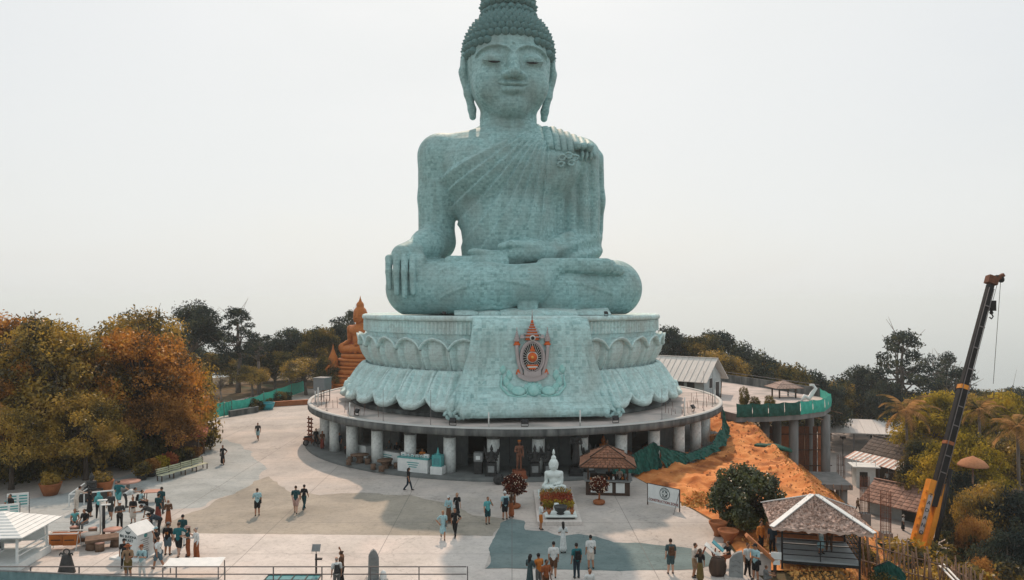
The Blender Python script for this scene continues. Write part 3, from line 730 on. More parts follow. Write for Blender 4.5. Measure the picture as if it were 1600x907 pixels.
def paving(name, c1, c2, c3, cracks=True):
    m = mat(name, c1, c2, scale=.55, rough=.9, bump=.12, bscale=22, coords='World', c3=c3, s3=.35, detail=9)
    if cracks:
        N = m.node_tree.nodes; L = m.node_tree.links; b = N['Principled BSDF']; src = b.inputs['Base Color'].links[0].from_socket
        ge = N.new('ShaderNodeNewGeometry'); vo = N.new('ShaderNodeTexVoronoi'); vo.feature = 'DISTANCE_TO_EDGE'; vo.inputs['Scale'].default_value = .09
        nz = N.new('ShaderNodeTexNoise'); nz.inputs['Scale'].default_value = .8; nz.inputs['Detail'].default_value = 6
        ad = N.new('ShaderNodeMixRGB'); ad.inputs[0].default_value = .06; L.new(ge.outputs['Position'], nz.inputs['Vector']); L.new(ge.outputs['Position'], ad.inputs[1]); 
        sc = N.new('ShaderNodeVectorMath'); sc.operation = 'SCALE'; sc.inputs['Scale'].default_value = 60; L.new(nz.outputs['Color'], sc.inputs[0]); L.new(sc.outputs[0], ad.inputs[2])
        L.new(ad.outputs[0], vo.inputs['Vector'])
        cr = N.new('ShaderNodeValToRGB'); cr.color_ramp.elements[0].position = .002; cr.color_ramp.elements[0].color = (.74, .74, .74, 1); cr.color_ramp.elements[1].position = .005
        L.new(vo.outputs['Distance'], cr.inputs[0])
        # speckle of grit and spots
        n5 = N.new('ShaderNodeTexNoise'); n5.inputs['Scale'].default_value = 3.5; n5.inputs['Detail'].default_value = 8; n5.inputs['Roughness'].default_value = .75; L.new(ge.outputs['Position'], n5.inputs['Vector'])
        r5 = N.new('ShaderNodeValToRGB'); r5.color_ramp.elements[0].position = .32; r5.color_ramp.elements[0].color = (.68, .68, .68, 1); r5.color_ramp.elements[1].position = .5; L.new(n5.outputs[0], r5.inputs[0])
        mx = N.new('ShaderNodeMixRGB'); mx.blend_type = 'MULTIPLY'; mx.inputs[0].default_value = 1; L.new(src, mx.inputs[1]); L.new(cr.outputs[0], mx.inputs[2])
        m2 = N.new('ShaderNodeMixRGB'); m2.blend_type = 'MULTIPLY'; m2.inputs[0].default_value = .8; L.new(mx.outputs[0], m2.inputs[1]); L.new(r5.outputs[0], m2.inputs[2])
        n7 = N.new('ShaderNodeTexNoise'); n7.inputs['Scale'].default_value = .17; n7.inputs['Detail'].default_value = 8; n7.inputs['Roughness'].default_value = .7; n7.inputs['Distortion'].default_value = .6; L.new(ge.outputs['Position'], n7.inputs['Vector'])
        r7 = N.new('ShaderNodeValToRGB'); r7.color_ramp.elements[0].position = .36; r7.color_ramp.elements[0].color = (.74, .75, .74, 1); r7.color_ramp.elements[1].position = .56; L.new(n7.outputs[0], r7.inputs[0])
        m7 = N.new('ShaderNodeMixRGB'); m7.blend_type = 'MULTIPLY'; m7.inputs[0].default_value = .8; L.new(m2.outputs[0], m7.inputs[1]); L.new(r7.outputs[0], m7.inputs[2]); m2 = m7
        sx_ = N.new('ShaderNodeSeparateXYZ'); L.new(ge.outputs['Position'], sx_.inputs[0]); jo = []
        for ax, per in (('X', 7.3), ('Y', 5.9)):
            q_ = N.new('ShaderNodeMath'); q_.operation = 'PINGPONG'; q_.inputs[1].default_value = per/2; L.new(sx_.outputs[ax], q_.inputs[0])
            g_ = N.new('ShaderNodeMath'); g_.operation = 'GREATER_THAN'; g_.inputs[1].default_value = .022; L.new(q_.outputs[0], g_.inputs[0]); jo.append(g_)
        mn = N.new('ShaderNodeMath'); mn.operation = 'MINIMUM'; L.new(jo[0].outputs[0], mn.inputs[0]); L.new(jo[1].outputs[0], mn.inputs[1])
        m3 = N.new('ShaderNodeMixRGB'); m3.inputs[1].default_value = (.12, .115, .11, 1); L.new(mn.outputs[0], m3.inputs[0]); L.new(m2.outputs[0], m3.inputs[2])
        m5 = N.new('ShaderNodeMixRGB'); m5.inputs[0].default_value = .6; L.new(m2.outputs[0], m5.inputs[1]); L.new(m3.outputs[0], m5.inputs[2])
        L.new(m5.outputs[0], b.inputs['Base Color'])
    return m
M_P1 = paving('plaza_concrete', (.49, .46, .425), (.41, .39, .37), (.53, .48, .435))
M_P2 = paving('new_concrete', (.585, .555, .52), (.51, .485, .46), (.63, .57, .53))
M_P3 = paving('tan_concrete', (.345, .32, .27), (.285, .27, .235), (.38, .35, .295))
M_P4 = paving('shade_toned_concrete', (.37, .41, .415), (.31, .35, .355), (.41, .435, .43))  # plaza concrete with the cool grey of shade put into its colour
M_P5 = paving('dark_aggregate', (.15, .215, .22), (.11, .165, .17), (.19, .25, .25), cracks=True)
sheet('plaza_paving', [(-47, 36.2, 0), (12.6, 36.2, 0), (1150, 868), (1112, 815), (1088, 800), (985, 742), (16, 66, 0), (20, 80, 0), (12, 97, 0), (-8, 99, 0), (-16, 104, 0), (-25, 118, 0), (-36, 121, 0), (-40, 100, 0), (-46, 80, 0)], .004, M_P1)
sheet('painted_shade_paving', [(-60, 845), (110, 838), (230, 836), (250, 805), (330, 785), (396, 756), (410, 735), (400, 715), (385, 702), (345, 688), (300, 700), (150, 760), (-60, 800)], .008, M_P4, True, 0, .5)  # broad shade on the left of the plaza, painted as a grey patch
sheet('tan_paving', [(225, 836.5), (300, 800), (360, 775), (400, 752), (418, 745), (432, 757), (458, 769), (500, 775), (560, 771), (640, 773), (700, 786), (740, 805), (790, 811), (770, 838), (600, 837), (400, 836.5)], .012, M_P3, False, 0, .35)
sheet('new_concrete_slab', [(-45, 36.25, 0), (-300, 824), (330, 834.5), (774, 838.5), (757, 890), (1151, 893), (12.5, 36.25, 0)], .016, M_P2)
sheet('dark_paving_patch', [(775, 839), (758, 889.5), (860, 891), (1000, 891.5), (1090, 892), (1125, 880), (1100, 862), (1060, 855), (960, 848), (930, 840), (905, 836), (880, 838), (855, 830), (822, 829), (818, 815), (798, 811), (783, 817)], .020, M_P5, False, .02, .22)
# bevelled edge strip and dead leaves beside the slab edge
# the red earth on the right, heaped and rutted
M_SOIL = mat('red_soil', (.45, .135, .028), (.67, .30, .105), scale=.7, rough=.95, bump=1.0, bscale=5.0, coords='World', c3=(.21, .06, .012), detail=10, s3=.6)
def soil_h(x, y):
    e = lerp_pts(EDGE, y)
    dx = x-e
    h = .22+.42*mnoise.fractal(Vector((x*.42, y*.3, 0)), 1, 2, 7)+.10*mnoise.fractal(Vector((x*2.1, y*2.1, 5)), 1, 2, 4)
    v_ = x*.62+y*.78; w_ = x*.78-y*.62; h -= .16*math.exp(-((w_+33.5+.8*math.sin(v_*.2))/.35)**2)+.16*math.exp(-((w_+31.7+.8*math.sin(v_*.2))/.35)**2)
    h *= .3+.7*smooth(41, 47, y)
    h += 1.0*smooth(66, 88, y)*smooth(18, 24, x)
    if dx > -1.0: h += .35*smooth(-1, .2, dx)*smooth(43, 48, y)
    if dx > 0: h += height(x, y)*.92 if dx > .0 else 0
    return h
SOILB = [gp(1185, 880).xy, gp(1150, 862).xy, gp(1116, 813).xy, gp(1090, 799).xy, gp(1040, 770).xy, gp(985, 742).xy]
def left_b(y):
    pts = sorted([(p.y, p.x) for p in SOILB])+[(66, 12.5), (70, 16.0), (78, 19.8), (88, 20.0), (100, 18)]
    return lerp_pts(pts, y)
rows = []; ny = 190; nxx = 110
for j in range(ny+1):
    y = 38.5+(91-38.5)*j/ny; row = []
    l = left_b(y); r = lerp_pts(EDGE, y)+10.5*smooth(40, 50, y)
    for i in range(nxx+1):
        u = i/nxx; x = l+(r-l)*u; z = soil_h(x, y)*smooth(0, .07, u)+.022+.10*smooth(0, .04, u)*abs(math.sin(y*2.1))*.5
        if u == 0: z = .0
        row.append((x, y, z))
    rows.append(row)
b = MB(); b.grid(rows); tag(b.build('soil_bank', M_SOIL), kind='structure')
# straw-coloured dry grass on the far face of the bank
def strew(name, pts, m, size, label=None, up=.5, seed=1):
    r = np.random.default_rng(seed); P = np.float32(pts); n = len(P)
    a = r.uniform(0, 2*PI, n); s = size*r.uniform(.5, 1.3, n); t = r.uniform(-1, 1, n)*(1-up)
    U = np.stack([np.cos(a), np.sin(a), t*.4], 1)*s[:, None]; W = np.stack([-np.sin(a)*.35, np.cos(a)*.35, r.uniform(.2, 1, n)*up*2], 1)*s[:, None]
    V = np.concatenate([P-U*.5, P+U*.5, P+U*.3+W, P-U*.3+W], 1).reshape(-1, 3)
    F = np.arange(4*n).reshape(-1, 4)
    return tag(link(name, mesh_np(name, V, F, [m], False)), label, None, None, 'stuff')
M_STRAW = mat('dry_grass', (.52, .24, .06), (.62, .36, .12), scale=2, rough=.95, coords='World', c3=(.20, .14, .04))
pts = []
for _ in range(9000):
    y = rng.uniform(42, 92); e = lerp_pts(EDGE, y); x = e+rng.uniform(-.6, 9); pts.append((x, y, soil_h(x, y)+.02))
for _ in range(700):
    p = gp(min(1150, max(1066, rng.gauss(1095, 14))), rng.gauss(788, 5)); pts.append((p.x, p.y, soil_h(p.x, p.y)*smooth(0, .07, .3)+.05))
for _ in range(3500):
    y = rng.uniform(37, 44); x = rng.uniform(left_b(max(38.6, y))+.8, 22); pts.append((x, y, max(soil_h(x, y), height(x, y))+.02))
strew('dry_grass', pts, M_STRAW, .16, 'straw-coloured dry grass on the red earth bank', .4, 3)

M_CLOD = mat('soil_clod', (.42, .18, .075), (.27, .11, .045), scale=3, rough=.95, coords='World')
r = np.random.default_rng(31); V = []; F = []
for _ in range(2600):
    y = r.uniform(40, 90); l = left_b(y); e = lerp_pts(EDGE, y); x = l+.5+(e+4-l)*r.uniform(.03, 1)**.8; s_ = .04+.16*r.uniform()**4; z = soil_h(x, y)*smooth(0, .07, (x-l)/max(1, e+10-l))+.03; q = r.normal(size=(5, 3))*.25+np.float32([(1, 0, .1), (-.5, .9, 0), (-.5, -.9, .1), (0, 0, 1), (0, 0, -.5)]); n = len(V)
    V += [tuple(np.float32((x, y, z))+k*s_) for k in q]; F += [(n, n+1, n+3), (n+1, n+2, n+3), (n+2, n, n+3)]
tag(link('soil_clods', mesh_np('soil_clods', V, F, [M_CLOD], False)), 'loose clods and stones on the red earth', None, None, 'stuff')
# ------------------------------------------------------------------ round hall under the statue
hall = thing('round_hall', 'round columned concrete hall with a wide flat deck carrying the lotus pedestal', 'building', (.3, 78.9, 0))
M_DECK = mat('deck_concrete', (.50, .44, .41), (.38, .355, .34), scale=.5, rough=.9, c3=(.22, .22, .21), s3=.5, bump=.1, bscale=20)
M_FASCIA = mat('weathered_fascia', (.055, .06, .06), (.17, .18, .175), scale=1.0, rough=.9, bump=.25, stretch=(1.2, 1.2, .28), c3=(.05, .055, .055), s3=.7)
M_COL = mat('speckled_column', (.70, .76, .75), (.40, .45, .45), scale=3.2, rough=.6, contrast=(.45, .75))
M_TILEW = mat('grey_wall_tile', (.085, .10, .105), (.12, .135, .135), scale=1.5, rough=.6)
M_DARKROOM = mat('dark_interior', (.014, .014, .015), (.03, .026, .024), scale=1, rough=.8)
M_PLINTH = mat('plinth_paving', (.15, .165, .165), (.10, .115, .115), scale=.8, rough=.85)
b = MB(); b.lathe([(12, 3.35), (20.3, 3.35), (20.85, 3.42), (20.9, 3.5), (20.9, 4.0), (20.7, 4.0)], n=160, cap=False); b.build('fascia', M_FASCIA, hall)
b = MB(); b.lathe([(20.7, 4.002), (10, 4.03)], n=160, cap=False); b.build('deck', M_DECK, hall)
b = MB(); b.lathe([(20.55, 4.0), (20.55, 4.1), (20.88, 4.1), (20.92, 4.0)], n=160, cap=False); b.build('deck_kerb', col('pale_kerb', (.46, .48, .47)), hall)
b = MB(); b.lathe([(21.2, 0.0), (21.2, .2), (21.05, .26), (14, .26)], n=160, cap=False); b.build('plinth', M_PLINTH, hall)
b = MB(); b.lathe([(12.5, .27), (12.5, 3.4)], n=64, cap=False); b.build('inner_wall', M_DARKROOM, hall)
b = MB(); b.lathe([(.5, 0), (.5, 3.15)], n=20); b.lathe([(.5, 2.75), (.56, 2.8), (.56, 3.1)], n=20, mi=1)
COLM = b.mesh('column', [M_COL, M_FASCIA])
DA = 360/34
def hp(th, r, z=0.0):
    """point in the hall's frame: angle from the front in degrees, positive to the right"""
    return Vector((r*math.sin(R(th)), -r*math.cos(R(th)), z))
for k in range(-9, 9):
    link('column', COLM, hall, hp((k+.5)*DA, 19.3, .25))
def arc_wall(name, t0, t1, r, z0, z1, m, n=6, thick=.2):
    b = MB(); rows = []
    for i in range(n+1):
        t = t0+(t1-t0)*i/n
        rows.append([hp(t, r+thick, z0), hp(t, r+thick, z1), hp(t, r, z1), hp(t, r, z0)])
    b.grid(rows, closed=True, smooth=False); b.add(rows[0], [(3, 2, 1, 0)]); b.add(rows[-1], [(0, 1, 2, 3)]); return b.build(name, m, hall)
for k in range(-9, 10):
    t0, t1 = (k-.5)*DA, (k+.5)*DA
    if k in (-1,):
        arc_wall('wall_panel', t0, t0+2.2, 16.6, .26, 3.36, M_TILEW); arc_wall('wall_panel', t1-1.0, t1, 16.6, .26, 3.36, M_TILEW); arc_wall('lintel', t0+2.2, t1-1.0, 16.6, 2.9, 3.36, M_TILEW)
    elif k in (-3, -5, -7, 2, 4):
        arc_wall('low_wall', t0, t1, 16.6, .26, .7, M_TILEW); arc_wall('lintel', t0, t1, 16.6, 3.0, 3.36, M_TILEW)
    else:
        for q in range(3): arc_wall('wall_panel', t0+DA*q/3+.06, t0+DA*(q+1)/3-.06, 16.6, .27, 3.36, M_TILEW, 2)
    if abs(k) < 5:
        # brick-course joints behind the counter
        pass
# thin rods, light poles, lamps and rebar on the deck
M_ROD = col('grey_rod', (.16, .15, .15)); M_WHITEROD = col('white_pole', (.6, .62, .6)); M_RUST = mat('rusty_steel', (.16, .06, .03), (.09, .04, .025), scale=6, rough=.9); M_BLACKM = col('black_metal', (.015, .016, .018), .5)
rodi = 0
for (px, h) in ((553, 3.4), (612, 3.3), (690, 3.2), (1148-20, 3.0)):
    pass
POLES = [(-57, 2.2, 0), (-44.5, 1.2, 1), (-32.5, 2.7, 0), (-19.5, 2.8, 0), (-6.0, 1.2, 1), (14.5, 1.3, 1), (37, 2.6, 0), (46, 1.6, 1), (57, 3.6, 0), (66, 3.4, 0), (73, 1.3, 1), (-66, 1.8, 1), (-73, 1.2, 1)]
for n_, (t, h, w) in enumerate(POLES):
    p = hp(t, 20.2, 4.0)+Vector((.3, 78.9, 0)); side = 'left' if t < 0 else 'right'
    o = thing('white_post' if w else 'thin_rod', ('short white post' if w else 'thin upright steel rod')+' on the deck kerb, %s from the deck\'s %s end' % (['nearest', 'second', 'third', 'fourth', 'fifth', 'sixth', 'seventh'][sorted([abs(abs(q[0])-90) for q in POLES if (q[0] < 0) == (t < 0) and q[2] == w]).index(abs(abs(t)-90))], side), 'post' if w else 'rod', p, 0, 'posts along the deck edge')
    b = MB(); b.lathe([(.055 if w else .022, 0), (.055 if w else .016, h)], n=8); b.build('shaft', M_WHITEROD if w else M_ROD, o)
    b = MB(); b.lathe([(.12, 0), (.12, .03)], n=8); b.build('foot_plate', M_ROD, o)
# rebar stubs
stub = MB(); 
pts = [hp(rng.uniform(-72, -38), rng.uniform(18.6, 20.3), 4.02) for _ in range(16)]+[hp(rng.uniform(44, 78), rng.uniform(17.8, 20.3), 4.02) for _ in range(26)]
sm = MB(); sm.lathe([(.018, 0), (.018, .8)], n=5); sm = sm.mesh('rebar', M_RUST)
for p in pts:
    o = link('rebar', sm, hall, p); o.scale = (1, 1, rng.uniform(.5, 1.4)); o.rotation_euler = (rng.uniform(-.1, .1), rng.uniform(-.1, .1), 0)
def floodlight(t, r, z, label, tilt=-.6, sc=1.0):
    p = hp(t, r, z)+Vector((.3, 78.9, 0)); o = thing('floodlight', label, 'floodlight', p, R(t), 'floodlights aimed at the statue', sc)
    b = MB(); b.box((0, 0, .42), (.5, .14, .36), rot=Matrix.Rotation(tilt, 3, 'X')); b.build('housing', M_BLACKM, o)
    b = MB(); b.bar((-.28, 0, .06), (-.28, 0, .46), .04); b.bar((.28, 0, .06), (.28, 0, .46), .04); b.bar((-.28, 0, .04), (.28, 0, .04), .05); b.build('bracket', M_BLACKM, o)
    b = MB(); b.box((0, .085, .47), (.42, .02, .28), rot=Matrix.Rotation(tilt, 3, 'X')); b.build('lens', col('lamp_glass', (.3, .33, .35), .15), o)
floodlight(-44, 19.6, 4.03, 'black floodlight on the sunlit left part of the deck')
floodlight(-14.5, 19.9, 4.03, 'black floodlight in the shade left of the marble cloth')
floodlight(24, 19.8, 4.03, 'black floodlight right of the marble cloth, beside a white pebble')
floodlight(54, 19.6, 4.03, 'black floodlight among rebar on the right part of the deck')
floodlight(2, 19.9, 4.03, 'black floodlight below the marble cloth hem')
floodlight(-24.5, 14.9, 12.55, 'small black lamp on the lotus rim left of the cloth', sc=.7)
floodlight(32, 15.0, 12.55, 'small black lamp on the lotus rim right of the cloth', sc=.7)
# water tank on legs
p = hp(-77, 19.5, 4.02)+Vector((.3, 78.9, 0))
o = thing('water_tank', 'grey square tank on thin legs at the left end of the deck', 'tank', p, R(-20))
b = MB(); b.box((0, 0, 1.7), (1.25, 1.25, 1.15)); b.box((0, 0, 2.3), (1.33, 1.33, .08)); b.build('tank_body', col('tank_grey', (.2, .22, .23)), o)
for sx in (-.5, .5):
    for sy in (-.5, .5):
        b = MB(); b.bar((sx, sy, 0), (sx, sy, 1.15), .06); b.build('leg', M_ROD, o)
b = MB(); b.bar((-.5, -.5, .5), (.5, -.5, .5), .05); b.bar((-.5, .5, .5), (.5, .5, .5), .05); b.build('brace', M_ROD, o)
# haze over the whole hill and sea
b = MB(); b.box((0, 11500, -166), (52600, 29600, 450))
hz = tag(b.build('haze', bpy.data.materials.new('haze_air')), kind='stuff')
m = hz.data.materials[0]; m.use_nodes = True; N = m.node_tree.nodes; N.remove(N['Principled BSDF'])
pv = N.new('ShaderNodeVolumePrincipled'); pv.inputs['Color'].default_value = (.815, .915, .955, 1); pv.inputs['Density'].default_value = .00028; pv.inputs['Anisotropy'].default_value = .35
m.node_tree.links.new(pv.outputs[0], N['Material Output'].inputs['Volume'])
# ------------------------------------------------------------------ vegetation
def leaf_mat(name, cols, trans=.35, gloss=0.0):
    m = bpy.data.materials.new(name); m.use_nodes = True; MATS[name] = m
    N = m.node_tree.nodes; L = m.node_tree.links; N.remove(N['Principled BSDF'])
    ge = N.new('ShaderNodeNewGeometry'); cr = N.new('ShaderNodeValToRGB'); cr.color_ramp.interpolation = 'LINEAR'
    e = cr.color_ramp.elements; n = len(cols)
    e[0].color = (*cols[0], 1); e[0].position = 0; e[1].color = (*cols[-1], 1); e[1].position = 1
    for i in range(1, n-1):
        k = e.new(i/(n-1)); k.color = (*cols[i], 1)
    no = N.new('ShaderNodeTexNoise'); no.inputs['Scale'].default_value = .42; no.inputs['Detail'].default_value = 3; L.new(ge.outputs['Position'], no.inputs['Vector'])
    mx = N.new('ShaderNodeMath'); mx.operation = 'MULTIPLY_ADD'; mx.inputs[1].default_value = .36; L.new(ge.outputs['Random Per Island'], mx.inputs[0])
    sb = N.new('ShaderNodeMath'); sb.operation = 'MULTIPLY_ADD'; sb.inputs[1].default_value = 2.2; sb.inputs[2].default_value = -.78; L.new(no.outputs['Fac'], sb.inputs[0]); L.new(sb.outputs[0], mx.inputs[2])
    L.new(mx.outputs[0], cr.inputs[0])
    df = N.new('ShaderNodeBsdfDiffuse'); tr = N.new('ShaderNodeBsdfTranslucent'); mi = N.new('ShaderNodeMixShader'); mi.inputs[0].default_value = trans
    L.new(cr.outputs[0], df.inputs[0]); L.new(cr.outputs[0], tr.inputs[0]); L.new(df.outputs[0], mi.inputs[1]); L.new(tr.outputs[0], mi.inputs[2])
    out = mi.outputs[0]
    if gloss:
        gl = N.new('ShaderNodeBsdfGlossy'); gl.inputs['Roughness'].default_value = .35; gl.inputs[0].default_value = (.8, .85, .85, 1)
        m2 = N.new('ShaderNodeMixShader'); m2.inputs[0].default_value = gloss; L.new(out, m2.inputs[1]); L.new(gl.outputs[0], m2.inputs[2]); out = m2.outputs[0]
    L.new(out, N['Material Output'].inputs['Surface']); return m
M_BARK = mat('bark', (.09, .07, .055), (.05, .042, .036), scale=4, rough=.95, bump=.5, stretch=(1, 1, .3))
M_BARKG = mat('grey_bark', (.20, .17, .15), (.12, .105, .095), scale=4, rough=.95, bump=.4, stretch=(1, 1, .3))
ML_ORANGE = leaf_mat('autumn_leaf', [(.022, .022, .016), (.09, .055, .016), (.34, .15, .022), (.62, .26, .035), (.56, .34, .07)], .45, .03)
ML_OLIVE = leaf_mat('olive_leaf', [(.018, .022, .018), (.06, .052, .018), (.24, .17, .03), (.50, .32, .045), (.36, .23, .07)], .45, .03)
ML_RED = leaf_mat('russet_leaf', [(.045, .028, .016), (.22, .11, .035), (.42, .21, .06), (.50, .30, .09)], .42)
ML_DARK = leaf_mat('evergreen_leaf', [(.012, .022, .024), (.026, .042, .040), (.06, .078, .058), (.14, .135, .065)], .28)
ML_MID = leaf_mat('forest_leaf', [(.014, .024, .022), (.045, .055, .03), (.17, .14, .045), (.34, .22, .055)], .38)
ML_YEL = leaf_mat('yellow_green_leaf', [(.035, .04, .016), (.20, .165, .025), (.46, .34, .04), (.66, .45, .06)], .45)
ML_BUSH = leaf_mat('glossy_leaf', [(.012, .022, .014), (.03, .042, .018), (.075, .09, .026), (.17, .17, .04)], .25, .05)
ML_FLOWER = leaf_mat('flower_red', [(.10, .02, .015), (.25, .05, .03), (.35, .10, .04), (.5, .25, .1)], .2)

ML_DFLOWER = leaf_mat('dark_flower_leaf', [(.02, .012, .01), (.07, .02, .014), (.14, .035, .02), (.25, .09, .04)], .2)
def leaves(P, size, r, flat=.35, nrm=None):
    """rhombic leaves at points P, softly folded along the middle"""
    n = len(P); s = size*r.uniform(.55, 1.35, n)[:, None]
    a = r.normal(size=(n, 3)); 
    if nrm is not None: a = a*.75+nrm
    a[:, 2] += flat; a /= np.linalg.norm(a, axis=1, keepdims=True)
    t = np.cross(a, r.normal(size=(n, 3))); t /= np.linalg.norm(t, axis=1, keepdims=True)+1e-6; w = np.cross(a, t)
    v = np.stack([P-t*s*.5, P+w*s*.27-a*s*.06, P+t*s*.55-a*s*.1, P-w*s*.27-a*s*.06], 1).reshape(-1, 3)
    return v
def make_tree(name, seed, h, rad, trunk_h, n_clump, n_leaf, lsize, lm, bark, clump_r=.32, flat=.8, open_=0.0, style='round', branchy=.5, low=.35):
    """crown and trunk meshes: limbs run from a forked trunk to each clump of leaves"""
    r = np.random.default_rng(seed); q = random.Random(seed); ch = h-trunk_h
    cl = []
    if style == 'round':
        for i in range(n_clump):
            u = r.normal(size=3); u /= np.linalg.norm(u); u[2] = u[2] if low > .8 else abs(u[2])*(.75+low)-low
            rr = r.uniform(.45, 1.0)**.6
            cl.append((u[0]*rad*rr*.80, u[1]*rad*rr*.80, trunk_h+ch*.45+u[2]*ch*.46*rr, rad*clump_r*r.uniform(.65, 1.35)))
    elif style == 'layer':
        for i in range(n_clump):
            t = (i+.5)/n_clump; a = i*2.4; lr = rad*(.25+.75*math.sin(PI*min(1, .18+t*.85)))*r.uniform(.5, 1)
            cl.append((math.cos(a)*lr, math.sin(a)*lr, trunk_h+ch*t, rad*clump_r*r.uniform(.7, 1.2)))
    elif style == 'flat':
        for i in range(n_clump):
            a = r.uniform(0, 2*PI); lr = rad*math.sqrt(r.uniform(.02, 1))
            cl.append((math.cos(a)*lr, math.sin(a)*lr, h-ch*.30-.28*ch*(lr/rad)**2+r.uniform(-.1, .1)*ch, rad*clump_r*r.uniform(.6, 1.2)))
    tot = sum(c[3]**2 for c in cl); V = []
    for c in cl:
        k = max(12, int(n_leaf*c[3]**2/tot)); u = r.normal(size=(k, 3)); u /= np.linalg.norm(u, axis=1, keepdims=True)
        lump = 1+.22*np.sin(u[:, :1]*5+seed)*np.sin(u[:, 1:2]*6)*1.2
        d = (r.uniform(.15, 1, (k, 1))**.42)*lump
        pts = np.float32(c[:3])+u*d*c[3]*np.float32((1, 1, flat))
        stray = r.uniform(size=k) < .05; pts[stray] += r.normal(size=(stray.sum(), 3))*c[3]*.16
        V.append(leaves(pts, lsize, r, .35, u))
    V = np.concatenate(V); F = np.arange(len(V)).reshape(-1, 4)
    crown = mesh_np(name+'_crown', V, F, [lm], False)
    b = MB(); r0 = max(.10, h*.026); fk = Vector((q.uniform(-.3, .3), q.uniform(-.3, .3), trunk_h+ch*.12))
    b.tube([(0, 0, -.4), (q.uniform(-.1, .1), 0, trunk_h*.5), fk], [r0*1.35, r0, r0*.8], 9)
    top = Vector((0, 0, trunk_h+ch*.72)); b.tube([fk, (fk+top)/2+Vector((q.uniform(-.4, .4), q.uniform(-.4, .4), 0)), top], [r0*.78, r0*.5, r0*.15], 7)
    for c in sorted(cl, key=lambda c: -c[3])[:int(len(cl)*branchy)+3]:
        e = Vector(c[:3]); s = fk.lerp(top, q.uniform(0, .7)); md = s.lerp(e, .5)+Vector((0, 0, -.06*(e-s).length)); b.tube([s, md, e], [r0*.42, r0*.26, r0*.07], 5)
        for _ in range(2):
            e2 = e+Vector((q.gauss(0, 1), q.gauss(0, 1), q.gauss(.2, .8)))*c[3]*.7; b.tube([md.lerp(e, .6), e2], [r0*.16, r0*.04], 4)
    return crown, b.mesh(name+'_trunk', bark)
def plant_tree(name, proto, label, cat, loc, sc=1.0, rz=0.0, group=None, sz=None):
    o = thing(name, label, cat, loc, rz, group); o.scale = (sc, sc, sz or sc)
    link('crown', proto[0], o); link('trunk', proto[1], o); return o
def gz(x, y): return height(x, y)
PT = {}
PT['big1'] = make_tree('broad', 11, 13.5, 7.2, 2.2, 105, 36000, .27, ML_ORANGE, M_BARK, .19, .7, low=.6)
PT['big2'] = make_tree('broad', 12, 12.5, 6.5, 1.8, 95, 31000, .26, ML_OLIVE, M_BARK, .20, .7, low=.6)
PT['red'] = make_tree('russet', 13, 8.5, 5.0, 1.2, 60, 17000, .24, ML_RED, M_BARK, .21, .75)
PT['tall1'] = make_tree('evergreen', 14, 17, 5.6, 5.0, 42, 15000, .36, ML_DARK, M_BARKG, .27, .75)
PT['tall2'] = make_tree('layered', 15, 16, 4.6, 5.5, 26, 8500, .36, ML_DARK, M_BARKG, .34, .42, style='layer')
PT['mid1'] = make_tree('forest', 16, 12, 5.8, 1.5, 70, 16000, .34, ML_MID, M_BARKG, .22, .75, low=.6)
PT['mid2'] = make_tree('forest', 17, 13, 6.6, 2.0, 75, 17000, .36, ML_DARK, M_BARKG, .21, .7, low=.6)
PT['yel1'] = make_tree('pale', 18, 13, 7.0, 3.0, 85, 19000, .32, ML_YEL, M_BARKG, .20, .5, low=.5)
PT['yel2'] = make_tree('pale', 19, 11, 5.5, 2.0, 36, 14000, .32, ML_OLIVE, M_BARKG, .30, .7)
PT['thin'] = make_tree('sparse', 20, 14, 4.2, 6, 22, 2600, .34, ML_DARK, M_BARKG, .26, .6, branchy=1)
PT['flat'] = make_tree('flat_top', 21, 15, 7.5, 5.0, 34, 4200, .30, ML_DARK, M_BARKG, .20, .35, style='flat', branchy=1)
PT['bush'] = make_tree('round_bush', 22, 4.2, 2.6, .05, 85, 17000, .21, ML_BUSH, M_BARK, .22, .85, low=.9)
PT['shrub'] = make_tree('shrub', 23, 2.6, 1.7, .1, 26, 4200, .20, ML_OLIVE, M_BARK, .34, .8, low=.9)
PT['shrub2'] = make_tree('shrub', 24, 2.4, 1.6, .1, 24, 4000, .20, ML_MID, M_BARK, .34, .8, low=.9)
PT['bare'] = make_tree('bare', 25, 8, 3.0, 1.5, 30, 500, .2, ML_MID, M_BARKG, .25, .8, branchy=1)

LEFT = [  # name, prototype, X, Y, scale, label
 ('broadleaf_tree', 'big2', -38.0, 62, 1.06, 'large olive-brown broadleaf tree filling the left of the picture'),
 ('broadleaf_tree', 'big1', -32.4, 66, .92, 'orange-topped broadleaf tree nearest the teal fence on the left'),
 ('broadleaf_tree', 'big1', -45.5, 67, 1.02, 'orange-brown broadleaf tree furthest left, behind the large olive-brown one'),
 ('broadleaf_tree', 'big2', -36.5, 74, 1.1, 'olive broadleaf tree with bare twigs rising above the left tree mass'),
 ('russet_tree', 'red', -30.0, 63, .84, 'low russet-leaved tree above the red tiled roof and green benches'),
 ('olive_tree', 'big2', -36.8, 55.5, .56, 'low yellow-olive tree in front of the left tree mass'),
 ('olive_tree', 'big2', -33.0, 58.5, .62, 'dark olive tree over the big orange flower pot'),
 ('broadleaf_tree', 'big1', -41.0, 57, .72, 'orange-brown tree cut by the left edge behind the white notice boards'),
]
for i, (n, p, X, Y, s, l) in enumerate(LEFT): plant_tree(n, PT[p], l, 'tree', (X, Y, 0), s, i*1.3, 'trees left of the plaza', s*(1.09 if s > .9 else 1.0))
